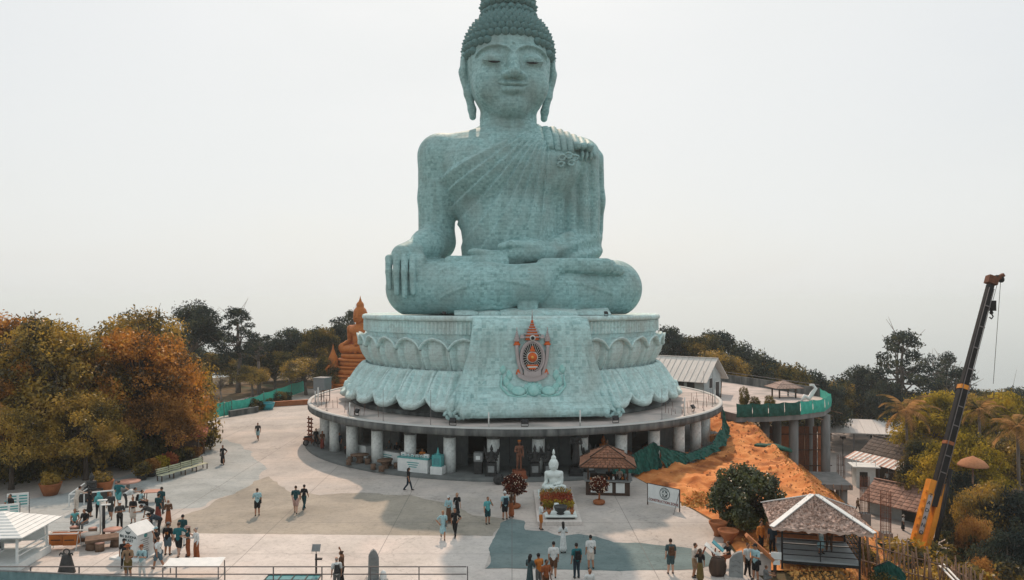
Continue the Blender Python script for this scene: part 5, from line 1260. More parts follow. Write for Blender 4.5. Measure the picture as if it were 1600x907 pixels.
PP('woman in black top and long olive skirt with a raised hand', pz(1094, 909), 170, 1.6, 'black', 'olive', 'long', 'long', 'brown', 'tan', arms=('down', 'face'), group=g)
PP('woman in white tee and black leggings near the pale wall', pz(1168, 901), 15, 1.66, 'white', 'black', 'trousers', 'bunf', 'brown', 'tan', arms=('down', 'hip'), group=g)
PP('man in pale aqua shirt, black shorts and cap near the pale wall', pz(1181, 907), 300, 1.78, 'lblue', 'black', 'shorts', 'short', 'black', 'tan', arms=('down', 'phone'), hat=('cap', 'black'), bag='black', group=g)
PP('child in grey tee crouching by the pale wall', pz(1196, 912), 80, 1.3, 'grey', 'grey', 'shorts', 'short', 'brown', 'tan', pose='squat', arms='fwd', group=g)
PP('person in dark clothes sitting behind the slanted blue board', pz(1139, 884), 300, 1.6, 'black', 'rust', 'trousers', 'bunf', 'brown', 'tan', pose='sit', arms='fwd', group=g)
# ------------------------------------------------------------------ things around the hall
M_BRONZE = mat('bronze_brown', (.22, .10, .06), (.12, .055, .035), scale=4, rough=.5, metal=.3)
M_BLACKSTONE = mat('black_bronze', (.02, .022, .024), (.04, .042, .042), scale=5, rough=.5)
M_GOLDP = mat('orange_gold', (.46, .15, .025), (.34, .10, .018), scale=1.2, rough=.5, metal=.15)
M_WMARBLE = mat('white_marble', (.66, .74, .73), (.58, .67, .66), scale=2, rough=.45)
M_WOOD = mat('dark_wood', (.075, .045, .03), (.04, .026, .02), scale=4, rough=.7, stretch=(1, 1, .2))
M_REDWOOD = mat('red_wood', (.26, .085, .04), (.17, .055, .03), scale=4, rough=.7)
M_LOG = mat('log_wood', (.17, .11, .075), (.10, .065, .045), scale=4, rough=.85, bump=.3)
M_WHITE = mat('white_paint', (.68, .72, .72), (.58, .63, .63), scale=2.5, rough=.6)
M_TEALG = mat('teal_panel', (.05, .27, .28), (.08, .34, .34), scale=3, rough=.35)
M_TERRA = mat('terracotta', (.33, .12, .045), (.24, .085, .035), scale=3, rough=.8)
M_PINKT = mat('pink_tile', (.42, .24, .19), (.36, .20, .16), scale=4, rough=.6)
M_GREY = mat('grey_stone', (.24, .26, .26), (.17, .185, .19), scale=3, rough=.85, bump=.2)
M_TILE = mat('brown_roof_tile', (.26, .125, .075), (.19, .09, .055), scale=5, rough=.75, rnd=.25)
M_REDTILE = mat('red_roof_tile', (.36, .11, .075), (.25, .075, .05), scale=5, rough=.8, rnd=.25)
M_TEXT = col('dark_lettering', (.03, .06, .065)); M_TEXTR = col('red_lettering', (.22, .03, .02))
M_NET = mat('dark_green_net', (.007, .062, .05), (.015, .11, .088), scale=3, rough=.8)
M_TNET = mat('teal_net', (.03, .36, .28), (.05, .46, .36), scale=2.5, rough=.7)
M_SCREEN = mat('teal_glass', (.05, .20, .22), (.09, .28, .3), scale=4, rough=.2)

# small seated buddhas share one sculpted mesh
def mini_sdf(P):
    return s_min(body_sdf(P, False), head_sdf(P, False), .25)
MINI = {}
def mini_buddha(m, name):
    if 'v' not in MINI:
        def f(P): return s_min(mini_sdf(P), s_cone(P, (-.25, .35, 34.0), (-.25, .35, 37.5), 1.0, .12), .6)
        MINI['v'] = sdf_mesh(f, (-13.6, -11, -.6), (13.6, 6.4, 38.4), .34)
    return mesh_np(name, *MINI['v'], [m])
# white marble buddha, its stepped dais, flowers and offerings
o = thing('marble_buddha', 'small white marble seated buddha on the altar in front of the hall', 'statue', (2.95, 53.2, .62), 0)
link('figure', mini_buddha(M_WMARBLE, 'small_buddha'), o, scale=.0685)
b = MB(); b.lathe([(1.05, -.38), (1.08, -.3), (.9, -.22), (.95, -.1), (1.0, -.02), (.85, .0)], n=28, sy=.75); b.build('lotus_seat', M_WMARBLE, o, (0, -.1, 0))
b = MB(); b.lathe([(.10, 2.60), (.09, 2.75), (.03, 2.95)], n=8); b.build('finial', M_WMARBLE, o, (-.017, .02, -.15))
o = thing('altar_platform', 'low grey stone altar platform carrying the white marble buddha', 'platform', (2.95, 50.6, 0))
b = MB(); b.box((0, 0, .12), (2.75, 8.0, .22)); b.build('slab', M_P2, o)
b = MB(); b.box((0, 2.5, .24), (2.2, 2.3, .16)); b.box((0, 2.5, .17), (2.4, 2.5, .1)); b.build('step', M_WMARBLE, o)
b = MB(); b.box((.1, -3.0, .42), (2.0, 1.2, .08)); b.build('offering_table_top', M_WMARBLE, o)
b = MB(); b.box((.1, -2.9, .3), (1.8, .9, .2)); b.build('offering_table_base', M_BLACKSTONE, o)
# flowers in three rows
for k, (yy, zz, m, l) in enumerate([(51.9, .62, ML_OLIVE, 'back row of yellow-green flowers nearest the marble buddha'), (51.0, .55, ML_FLOWER, 'middle row of red-orange altar flowers'), (50.1, .42, ML_FLOWER, 'front row of dark red altar flowers'), (49.4, .34, ML_YEL, 'yellow flower row behind the incense urn')]):
    o = thing('flower_row', l, 'flowers', (2.98, yy, .22), 0, 'altar flower rows')
    r = np.random.default_rng(40+k); n = 900; P = np.stack([r.uniform(-1.08, 1.08, n), r.uniform(-.34, .34, n), zz*.55+r.uniform(0, .30, n)*(1+.5*np.sin(np.linspace(0, 40, n)))], 1).astype(np.float32)
    V = leaves(P, .13, r, .3); link('blossoms', mesh_np('blossoms', V, np.arange(len(V)).reshape(-1, 4), [m], False), o)
    b = MB()
    for i in range(7): b.lathe([(.10, 0), (.145, zz*.55)], (-.93+i*.31, 0, 0), 10)
    b.build('pot_row', M_TERRA, o)
def urn(name, label, loc, r, h, m, prof=None, top=None, cat='urn', group=None):
    o = thing(name, label, cat, loc, 0, group); b = MB(); pr = prof or [(.55, 0), (.6, .08), (.42, .18), (.8, .45), (1.0, .8), (1.02, 1.0), (.9, 1.0), (.85, .85)]
    b.lathe([(a*r, c*h) for a, c in pr], n=22); b.build('bowl', m, o)
    if top: b = MB(); b.lathe([(.02, h*.82), (r*.86, h*.84)], n=20, cap=True); b.build('filling', top, o)
    return o
urn('incense_urn', 'dark incense urn on the white offering table', (3.05, 47.5, .46), .42, .5, M_BLACKSTONE, top=M_TERRA)
for s, l in ((-1, 'small red offering bowl left of the incense urn'), (1, 'small red offering bowl right of the incense urn')): urn('offering_bowl', l, (3.05+s*.72, 47.45, .46), .15, .26, M_TERRA, cat='bowl')
urn('offering_jar', 'small pale jar behind the incense urn', (2.85, 48.5, .24), .2, .62, M_WMARBLE, [(.8, 0), (1, .1), (1, .7), (.7, .85), (.8, 1)], cat='jar')
# potted flower trees with lights
M_LIGHTS = col('white_blossom', (.75, .6, .45))
def flower_tree(label, px, py, h, r, dense):
    p = gp(px, py); o = thing('potted_flower_tree', label, 'potted tree', (p.x, p.y, .02)); q = np.random.default_rng(px); n = dense
    u = q.normal(size=(n, 3)); u /= np.linalg.norm(u, axis=1, keepdims=True); u = u*(1+.22*np.sin(u[:, :1]*6+px)*np.cos(u[:, 1:2]*7)+.12*np.sin(u[:, 2:]*9)); P = (u*(q.uniform(.3, 1, (n, 1))**.5)*np.float32((r, r, r*.85))+np.float32((0, 0, h-r*.8))).astype(np.float32)
    V = leaves(P, .16, q, .2); link('crown', mesh_np('flower_crown', V, np.arange(len(V)).reshape(-1, 4), [ML_DFLOWER], False), o)
    P2 = (u[:260]*np.float32((r, r, r*.85))*1.0+np.float32((0, 0, h-r*.8))).astype(np.float32); V = leaves(P2, .10, q, .2)
    link('blossoms', mesh_np('blossoms', V, np.arange(len(V)).reshape(-1, 4), [M_LIGHTS], False), o)
    b = MB(); b.tube([(0, 0, .2), (.03, 0, h*.5), (0, 0, h-r)], [.07, .06, .05], 7); b.build('stem', M_TERRA, o)
    b = MB(); b.lathe([(.34, 0), (.42, .08), (.40, .22), (.2, .3), (.02, .3)], n=18); b.build('pot', M_TERRA, o)
flower_tree('round dark red flower tree with white blossoms in a pot left of the altar', 804, 794, 2.1, .78, 2600)
flower_tree('squat red-brown flower tree on an orange pot in front of the kiosk', 936, 788, 1.75, .60, 1700)
# black cauldron
urn('black_cauldron', 'round black cauldron on the paving below the plinth', tuple(gp(779, 757))[:2]+(.02,), .42, .66, M_BLACKSTONE, [(.6, 0), (.9, .2), (1, .5), (.85, .8), (.95, 1), (.8, 1), (.75, .8)], cat='cauldron')

# kiosk with two-tier tiled roof
def tile_roof(o, w, d, z0, h, m, cap, inset=0.0, rows=7, cols=12, name='roof_tile'):
    """pyramid roof of overlapping tiles, each slope a fan of courses"""
    top = inset
    for side in range(4):
        W, D = (w, d) if side % 2 == 0 else (d, w); rot = Matrix.Rotation(side*PI/2, 3, 'Z')
        for r_ in range(rows):
            t0, t1 = r_/rows, (r_+1.12)/rows; t1 = min(t1, 1)
            y0, y1 = -D/2*(1-t0)-top/2*t0, -D/2*(1-t1)-top/2*t1; z_0, z_1 = z0+h*t0+.035, z0+h*t1
            w0, w1 = W/2*(1-t0)+top/2*t0, W/2*(1-t1)+top/2*t1
            n = max(1, int(round(cols*w0/(W/2)))); 
            for c in range(n):
                a0, a1 = -1+2*c/n, -1+2*(c+1)/n-.03
                vs = [(w0*a0, y0, z_0), (w0*a1, y0, z_0), (w1*a1, y1, z_1), (w1*a0, y1, z_1), (w0*a0, y0+.02, z_0-.05), (w0*a1, y0+.02, z_0-.05), (w0*(a0+a1)/2, y0-.012, z_0+.03), (w1*(a0+a1)/2, y1, z_1+.02)]
                b = MB(); b.add([rot @ Vector(v) for v in vs], [(0, 6, 7, 3), (6, 1, 2, 7), (0, 4, 5, 1), (0, 1, 6)]); b.build(name, m, o)
    for sx in (-1, 1):
        for sy in (-1, 1):
            b = MB(); b.tube([(sx*w/2, sy*d/2, z0+.05), (sx*top/2, sy*top/2, z0+h+.05)], .05, 6); b.build('ridge_cap', cap, o)
    b = MB(); b.box((0, 0, z0-.06), (w*.97, d*.97, .06)); b.box((0, 0, z0), (w*.9, d*.9, .06)); b.build('soffit', M_WOOD, o)
kx, ky = 6.95, 55.0
o = thing('souvenir_kiosk', 'square souvenir kiosk with brown two-tier tiled roof and dark counter', 'kiosk', (kx, ky, .02), R(-6))
b = MB(); b.box((0, -1.2, .5), (3.1, .12, 1.0)); b.box((-1.5, 0, .5), (.12, 2.4, 1.0)); b.box((1.5, 0, .5), (.12, 2.4, 1.0)); b.box((0, 1.2, .5), (3.1, .12, 1.0)); b.build('counter_body', M_WOOD, o)
b = MB(); b.box((0, -1.22, 1.03), (3.3, .5, .06)); b.box((-1.5, .1, 1.03), (.5, 2.2, .06)); b.box((1.5, .1, 1.03), (.5, 2.2, .06)); b.build('counter_top', M_GREY, o)
for k, xx in enumerate((-1.1, -.2, .68, 1.18)):
    if k < 3: b = MB(); b.box((xx+.2, -1.275, .55), (.62, .02, .7)); b.build('white_panel', M_WHITE, o)
for sx in (-1.4, 1.4):
    for sy in (-1.1, 1.1): b = MB(); b.bar((sx, sy, 0), (sx, sy, 2.15), .11); b.build('post', M_WOOD, o)
tile_roof(o, 4.0, 3.5, 2.08, .62, M_TILE, M_WOOD, 1.9, 5, 12)
tile_roof(o, 2.5, 2.3, 2.66, .66, M_TILE, M_WOOD, 0.0, 5, 8)
b = MB(); b.lathe([(.08, 3.3), (.05, 3.45), (.09, 3.5), (.01, 3.75)], n=8); b.build('finial', M_WOOD, o)
for i in range(9):
    q = thing('souvenir_item', 'souvenir item on the kiosk counter, %s from the left' % ['first', 'second', 'third', 'fourth', 'fifth', 'sixth', 'seventh', 'eighth', 'ninth'][i], 'souvenir', (kx-1.35+i*.33, ky-1.2+.04*i, 1.08), R(-6), 'souvenirs on the kiosk counter')
    b = MB(); hh = .16+.12*rng.random(); b.lathe([(.07, 0), (.09, hh*.4), (.05, hh*.7), (.07, hh)], n=8); b.build('vase', [M_TERRA, M_WHITE, M_BLACKSTONE, M_GOLDP][i % 4], q); b = MB(); b.lathe([(.05, hh), (.02, hh+.05)], n=8); b.build('lid', M_WOOD, q)
person('vendor in black serving inside the brown-roofed kiosk', (kx+.1, ky, .05), 10, 1.66, 'black', 'black', 'trousers', 'short', arms='fwd', group='stall keepers')
person('vendor in cream inside the brown-roofed kiosk, right side', (kx+.9, ky+.2, .05), 350, 1.64, 'cream', 'black', 'trousers', 'bunf', arms='fwd', group='stall keepers')

# construction sign
A = gp(1012, 789); Bq = gp(1062, 800.5); mid = (A+Bq)/2; ang = math.atan2(Bq.y-A.y, Bq.x-A.x); L_ = (Bq-A).length
o = thing('construction_sign', 'white CONSTRUCTION ZONE signboard standing on the red earth edge', 'sign', (mid.x, mid.y, .02), ang)
b = MB(); b.box((0, 0, .82), (L_, .04, 1.22)); b.build('panel', M_WHITE, o)
for s in (-1, 1):
    b = MB(); b.bar((s*L_/2, 0, 0), (s*L_/2, 0, 1.46), .06); b.build('post', M_WOOD, o)
    b = MB(); b.bar((s*(L_/2-.02), .02, 1.35), (s*(L_/2+.1), .75 if s < 0 else -.85, 0), .035); b.build('stay', M_ROD, o)
b = MB(); b.bar((-L_/2, 0, 1.46), (L_/2, 0, 1.46), .04); b.build('top_rail', M_WOOD, o)
b = MB(); rows = []
for (r_, yy) in ((.40, -.021), (.40, -.04), (.36, -.04), (.36, -.021)): rows.append([(.12+r_*math.cos(2*PI*k/32), yy, .98+r_*math.sin(2*PI*k/32)) for k in range(32)])
b.grid(rows, closed=True, smooth=False); b.build('ring', M_TEXT, o)
b = MB(); b.lathe([(.22, 0), (.22, .02)], n=24); link('disc', b.mesh('disc', M_TEXT), o, (.12, -.022, .98), (PI/2, 0, 0))
b = MB(); b.box((.12, -.048, .98), (.12, .012, .34)); b.box((.12, -.0485, .98), (.34, .011, .12)); b.build('cross', M_WHITE, o)
for i, ch in enumerate('SAFETY'):
    a = R(140-100*i/5); text_obj(ch, .12, M_TEXT, o, (.12+.29*math.cos(a), -.03, .98+.29*math.sin(a)), (PI/2, PI/2-a, 0))
for i, ch in enumerate('FIRST'):
    a = R(-130+80*i/4); text_obj(ch, .12, M_TEXT, o, (.12+.29*math.cos(a), -.03, .98+.29*math.sin(a)), (PI/2, -PI/2-a, 0))
text_obj('CONSTRUCTION ZONE', .235, M_TEXTR, o, (0, -.03, .40), (PI/2, 0, 0), sx=.92)

# bowls of water lilies
M_WATER = mat('pond_water', (.10, .16, .16), (.30, .38, .37), scale=5, rough=.1)
for px, py, l, tp in ((1122, 838, 'tall terracotta bowl of pale water at the plaza edge', M_WATER), (1138, 849, 'wide terracotta bowl of water plants below the round bush', M_WATER)):
    urn('water_bowl', l, tuple(gp(px, py))[:2]+(.03,), .55 if px < 1130 else .6, .82 if px < 1130 else .72, M_TERRA, [(.45, 0), (.42, .2), (.62, .45), (.95, .85), (1.0, 1), (.9, 1), (.86, .86)], tp, 'bowl')
# ------------------------------------------------------------------ statues and shops under the hall
HX, HY = .3, 78.9
def hw(th, r, z=.26): p = hp(th, r, z); return (p.x+HX, p.y+HY, z)
def figure_statue(name, label, loc, face, H, m, arms, legs, ped):
    o = person(label, (loc[0], loc[1], loc[2]+ped), face, H, 'brown', 'brown', legs, 'short', arms=arms, sleeve='long', group='figures on the plinth')
    o.name = name; o['category'] = 'statue'
    for c in o.children:
        c.data = c.data.copy()
        for i in range(len(c.data.materials)): c.data.materials[i] = m
    b = MB(); k = 1/(H/1.7); b.box((0, 0, -ped/2*k), (.95*k, .95*k, ped*k)); b.box((0, 0, -ped*k+.05), (1.15*k, 1.15*k, .12)); b.build('pedestal', M_REDWOOD if m is M_BRONZE else M_BLACKSTONE, o); return o
o = figure_statue('soldier_statue', 'tall brown bronze standing figure on a red pedestal at the hall front', hw(0.7, 20.6), 8, 2.25, M_BRONZE, ('fold', 'down'), 'trousers', .55)
b = MB(); b.lathe([(.10, 0), (.11, .07), (.05, .09)], (0, -.04, 1.68), 12); b.build('cap', M_GOLDP, o)
o = figure_statue('robed_statue', 'tall black standing figure in robes behind the kiosk roof', hw(13.4, 20.3), 0, 2.9, M_BLACKSTONE, ('fold', 'fold'), 'long', .6)
def garuda(label, th, r):
    o = thing('winged_guardian', label, 'statue', hw(th, r), R(th), 'black winged guardians on the plinth')
    b = MB(); b.box((0, 0, .55), (.75, .6, .9)); b.box((0, 0, .06), (.95, .8, .12)); b.build('pedestal', M_BLACKSTONE, o)
    def f(P):
        x, y, z = P[:, 0], P[:, 1], P[:, 2]; S = np.stack([np.abs(x), y, z], 1)
        d = s_path(P, [(0, 0, 1.15), (0, 0, 1.55), (0, -.02, 1.8)], [.16, .2, .15]); d = s_min(d, s_ell(P, (0, -.04, 2.08), (.13, .15, .16)), .05)
        d = s_min(d, s_path(P, [(0, -.05, 2.2), (0, 0, 2.42)], [.09, .02]), .04)
        d = s_min(d, s_path(S, [(.12, 0, 1.3), (.28, -.08, 1.1), (.22, 0, 1.0)], [.13, .1, .09]), .06)
        d = s_min(d, s_path(S, [(.18, 0, 1.75), (.42, 0, 1.7), (.5, -.05, 2.05)], [.08, .07, .06]), .04)
        for k in range(4): d = s_min(d, s_path(S, [(.2, .12, 1.6-.12*k), (.55-.05*k, .15, 1.85-.22*k), (.62-.08*k, .14, 2.25-.3*k)], [.06, .09, .03]), .03)
        return np.maximum(d, .98-z)
    link('figure', mesh_np('guardian', *sdf_mesh(f, (-.8, -.4, .9), (.8, .45, 2.5), .04, 5), [M_BLACKSTONE]), o)
    b = MB(); b.box((0, -.32, .55), (.5, .03, .5)); b.build('plaque', M_GREY, o)
for th, l in ((-5.4, 'black winged guardian left of the brown bronze figure, by a speckled column'), (4.2, 'black winged guardian just right of the brown bronze figure'), (7.2, 'black winged guardian behind the white marble buddha shoulder'), (16.8, 'black winged guardian partly behind the kiosk roof')):
    garuda(l, th, 20.1)
# golden figures in the right bays
for th, l in ((29.5, 'golden seated figure behind the dark green net, nearest the kiosk'), (42, 'golden seated figure in the right bay above the net'), (24, 'golden figure beside the last column left of the net')):
    o = thing('golden_figure', l, 'statue', hw(th, 17.9), R(th*.6), 'golden figures in the right bays'); b = MB(); b.box((0, 0, .5), (1.5, 1.2, 1.0)); b.box((0, 0, 1.05), (1.2, 1.0, .12)); b.build('pedestal', M_REDWOOD, o)
    link('figure', mini_buddha(M_GOLDP, 'golden_mini'), o, (0, 0, 1.1), scale=.038)
# counters
def counter(name, label, th, r, w, d, h, front, top, txt=None):
    o = thing(name, label, 'counter', hw(th, r), R(th)); b = MB(); b.box((0, 0, h/2), (w, d, h)); b.build('front', front, o); b = MB(); b.box((0, 0, h+.04), (w+.08, d+.06, .08)); b.build('top', top, o)
    if txt:
        b = MB(); b.box((.05, -d/2-.012, h*.55), (w*.62, .02, h*.7)); b.build('banner', M_WHITE, o)
        for k in range(txt): b = MB(); b.box((.05, -d/2-.028, h*.72-.17*k), (w*(.40-.07*k), .012, .07)); b.build('faded_print', M_TEALG, o)
    return o
counter('shop_counter', 'white and teal glass sales counter at the hall edge', -23.6, 20.1, 2.75, .9, 1.05, M_WHITE, M_TEALG, 3)
for k in range(6):
    p = Vector(hw(-23.6, 20.05, 1.4))+Matrix.Rotation(R(-23.6), 3, 'Z') @ Vector((-1.1+k*.42, .05, 0)); q = thing('brochure_box', 'small white box on the teal counter, %s from the left' % ['first', 'second', 'third', 'fourth', 'fifth', 'sixth'][k], 'box', p, R(-23), 'boxes on the teal counter')
    b = MB(); b.box((0, 0, .08+.05*(k in (0, 5))), (.28 if k not in (0, 5) else .45, .25, .16+.1*(k in (0, 5)))); b.build('carton', M_WHITE, q); b = MB(); b.box((0, -.13, .08), (.18, .012, .07)); b.build('print', M_TEALG, q)
person('vendor in bright orange behind the teal counter', hw(-23.2, 19.2), 5, 1.64, 'orange', 'black', 'trousers', 'short', arms='fwd', group='stall keepers')
person('vendor in black behind the teal counter', hw(-25.6, 18.9), 5, 1.62, 'black', 'black', 'trousers', 'short', arms='fwd', group='stall keepers')
counter('display_counter', 'long white display counter between two columns', -35.0, 18.6, 3.1, .7, 1.0, M_WHITE, M_GREY, 2)
counter('display_counter', 'short white display counter left of the long one', -47, 18.3, 1.9, .7, 1.0, M_WHITE, M_GREY)
person('person in black shopping at the long white display counter', hw(-34.0, 18.0), 0, 1.66, 'black', 'black', 'trousers', 'short', group='stall keepers')
person('person in grey sitting behind the long white display counter', hw(-38.2, 17.6), 10, 1.6, 'grey', 'black', 'trousers', 'short', group='stall keepers')
person('person in dark clothes at the far left end of the plinth, left one', hw(-66, 20.4), 40, 1.7, 'black', 'dgrey', 'trousers', 'short', pose='walk', group='visitors at the plinth')
person('person in brown at the far left end of the plinth, right one', hw(-62, 20.1), 20, 1.66, 'brown', 'red', 'long', 'long', group='visitors at the plinth')
person('person in navy in the shade between the two leftmost columns', hw(-57, 19.0), 330, 1.68, 'navy', 'black', 'trousers', 'short', group='visitors at the plinth')
o = thing('donation_cabinet', 'teal glass donation cabinet on a white base beside a column', 'cabinet', hw(-17.6, 20.3), R(-17))
b = MB(); b.box((0, 0, .3), (1.0, .8, .6)); b.build('base', M_WHITE, o); b = MB(); b.box((0, 0, 1.05), (.8, .6, .9)); b.build('case', M_TEALG, o); b = MB(); b.lathe([(.3, 1.5), (.12, 1.62), (.05, 1.95), (.01, 2.1)], n=8); b.build('spire', M_TEALG, o)
b = MB(); b.box((0, -.31, 1.0), (.5, .02, .5)); b.build('pane', M_SCREEN, o)
o = thing('donation_stand', 'dark stand with a white slip box beside the hall door', 'stand', hw(-8.6, 19.6), R(-8)); b = MB(); b.box((0, 0, .5), (.6, .5, 1.0)); b.build('stand_body', M_BLACKSTONE, o); b = MB(); b.box((0, 0, 1.35), (.7, .55, .7)); b.build('box', M_GREY, o); b = MB(); b.box((0, -.29, 1.3), (.36, .02, .3)); b.build('label_plate', M_WHITE, o)
def log_table(label, loc, rz, sc=1.0):
    o = thing('log_table', label, 'table', loc, rz, 'rustic log tables', sc)
    b = MB(); b.lathe([(.75, .62), (.8, .68), (.78, .74), (.02, .76)], n=20, sy=.7); b.build('table_top', M_LOG, o)
    b = MB(); b.tube([(0, 0, 0), (.03, 0, .3), (0, 0, .64)], [.34, .25, .4], 12); b.build('table_leg', M_LOG, o)
    for a in (.4, 2.2, 3.6, 5.2): b = MB(); b.lathe([(.24, 0), (.2, .2), (.24, .42), (.02, .43)], (1.1*math.cos(a), .85*math.sin(a), 0), 12); b.build('log_stool', M_LOG, o)
log_table('dark log table with stools on the plinth in front of the display counters', hw(-40.5, 20.2), .4)
log_table('dark log table with stools on the plinth left of the teal counter', hw(-31.2, 20.5), 1.1)
o = thing('wooden_rack', 'tall red-brown wooden rack at the left end of the plinth', 'rack', hw(-72, 20.7), R(-60))
for s in (-.5, .5): b = MB(); b.bar((s, 0, 0), (s, 0, 2.5), .1); b.build('upright', M_REDWOOD, o)
for k in range(6): b = MB(); b.box((0, 0, .4+k*.38), (1.0, .35, .07)); b.build('shelf', M_REDWOOD, o)
def scooter(label, loc, rz, group):
    o = thing('motor_scooter', label, 'scooter', loc, rz, group)
    for x in (-.6, .62):
        w = MB(); w.tube([(x+.24*math.cos(a), 0, .26+.24*math.sin(a)) for a in [k*PI/8 for k in range(17)]], .06, 6, cap=False); w.build('tyre', M_BLACKM, o)
        w = MB(); w.lathe([(.16, -.03), (.16, .03)], n=12); link('rim', w.mesh('rim', M_ROD), o, (x, 0, .26), (PI/2, 0, 0))
    b = MB(); b.tube([(-.85, 0, .62), (-.5, 0, .66), (-.1, 0, .5), (.1, 0, .34), (.38, 0, .4), (.5, 0, .85)], [.1, .17, .17, .14, .14, .1], 8); b.build('bodywork', M_REDWOOD, o)
    b = MB(); b.box((-.42, 0, .82), (.72, .26, .1), taper=.85); b.build('seat', M_BLACKM, o)
    b = MB(); b.tube([(.62, 0, .3), (.48, 0, .95)], .04, 6); b.tube([(.42, -.32, 1.0), (.48, 0, .96), (.42, .32, 1.0)], .025, 6); b.build('handlebar', M_BLACKM, o)
    b = MB(); b.lathe([(.09, 0), (.07, .08)], n=10); link('headlight', b.mesh('headlight', M_WHITE), o, (.52, 0, .82), (0, PI/2, 0))
scooter('dark red scooter parked at the left end of the plinth', hw(-69, 20.6), .6, 'parked scooters'); scooter('dark red scooter parked between the leftmost columns', hw(-53, 18.6), 1.3, 'parked scooters')
# hanging dark green net at the right of the hall
def net(label, tops, lows, m, name='construction_net', cat='net', kfold=.25, seed=3):
    r = random.Random(seed); o = thing(name, label, cat, tops[0]); T = [Vector(p)-Vector(tops[0]) for p in tops]; W = [Vector(p)-Vector(tops[0]) for p in lows]
    def at(P, t):
        f = t*(len(P)-1); i = min(int(f), len(P)-2); return P[i].lerp(P[i+1], f-i)
    rows = []
    for i in range(161):
        t = i/160; a, c = at(T, t), at(W, t); row = []
        for j in range(13):
            u = j/12; p = a.lerp(c, u); d = kfold*math.sin(t*38+u*2.2+math.sin(u*5)*.7)*(.35+u)+.10*math.sin(t*90+u*7)+.09*math.sin(t*151-u*13); row.append((p.x+d*.5, p.y-abs(d), p.z+.12*math.sin(t*21+u*9)*u))
        rows.append(row)
    b = MB(); b.grid(rows); b.build('net_cloth', m, o)
    b = MB(); b.tube([at(T, i/20)+Vector((0, -.03, .02)) for i in range(21)], .03, 5); b.build('top_rope', M_BLACKM, o); return o
net('dark green construction net sagging below the golden figures', [hw(21, 20.6, 1.0), hw(26, 20.8, 1.55), hw(32.5, 20.8, 2.4), hw(33.5, 20.8, 2.2)], [hw(20.5, 21.6, .05), hw(26, 21.5, .3), hw(32, 21.3, .35), hw(33, 21.2, .5)], M_NET, seed=1)
net('dark green construction net swept up to the right end of the deck', [hw(33.4, 20.8, 2.1), hw(44, 20.9, .95), hw(56, 21.0, 1.15), hw(68, 21.0, 2.1), hw(77, 20.9, 3.5)], [hw(34, 21.3, .4), hw(44, 21.4, .35), hw(56, 21.5, .6), hw(68, 21.5, .8), hw(80, 21.4, .9)], M_NET, seed=2)
# ------------------------------------------------------------------ left foreground
# white gazebo
gx, gy = -26.9, 39.9
o = thing('white_gazebo', 'white wooden gazebo with pyramid roof in the lower left corner', 'gazebo', (gx, gy, .02), R(4))
b = MB(); b.box((0, 0, .22), (3.3, 3.1, .4)); b.build('floor', M_WHITE, o)
for sx in (-1.5, 1.5):
    for sy in (-1.4, 1.4): b = MB(); b.bar((sx, sy, .4), (sx, sy, 1.92), .1); b.build('post', M_WHITE, o)
W2, D2, zE, zT = 2.05, 1.95, 1.85, 2.72
for side in range(4):
    Wd, Dd = (W2, D2) if side % 2 == 0 else (D2, W2); M3 = Matrix.Rotation(side*PI/2, 3, 'Z')
    for k in range(9):
        t0, t1 = k/9, min(1, (k+1.06)/9)
        vs = [(-Wd*(1-t0), -Dd*(1-t0), zE+(zT-zE)*t0+.03), (Wd*(1-t0), -Dd*(1-t0), zE+(zT-zE)*t0+.03), (Wd*(1-t1), -Dd*(1-t1), zE+(zT-zE)*t1), (-Wd*(1-t1), -Dd*(1-t1), zE+(zT-zE)*t1), (-Wd*(1-t0), -Dd*(1-t0)+.01, zE+(zT-zE)*t0-.03), (Wd*(1-t0), -Dd*(1-t0)+.01, zE+(zT-zE)*t0-.03)]
        b = MB(); b.add([M3 @ Vector(v) for v in vs], [(0, 1, 2, 3), (4, 5, 1, 0)]); b.build('roof_board', M_WHITE, o)
for sx, sy, L_ in ((0, 1.4, 3.0), (-1.5, 0, 0), (1.5, 0, 0)):
    for zz in (.75, 1.0):
        b = MB(); b.bar((-1.5, 1.4, zz), (1.5, 1.4, zz), .06) if L_ else b.bar((sx, -1.4, zz), (sx, 1.4, zz), .06); b.build('rail', M_WHITE, o)
b = MB(); b.box((0, 1.3, 1.1), (2.9, .03, .7)); b.build('back_panel', M_WHITE, o)
for yy, l in ((-.7, 1), (.9, 2)):
    b = MB(); b.box((-.5, yy, .82), (1.7, .42, .06)); b.box((-.5, yy+.2, 1.05), (1.7, .05, .35)); b.build('bench', M_WHITE, o)
person('person in orange sitting in the white gazebo', (gx-.4, gy-.75, .42), 20, 1.64, 'orange', 'black', 'trousers', 'short', pose='sit', arms='lap', group='people in the gazebo')
person('person in black lying back in the white gazebo', (gx+.25, gy-.72, .42), 330, 1.6, 'black', 'white', 'trousers', 'long', pose='sit', arms='lap', group='people in the gazebo')
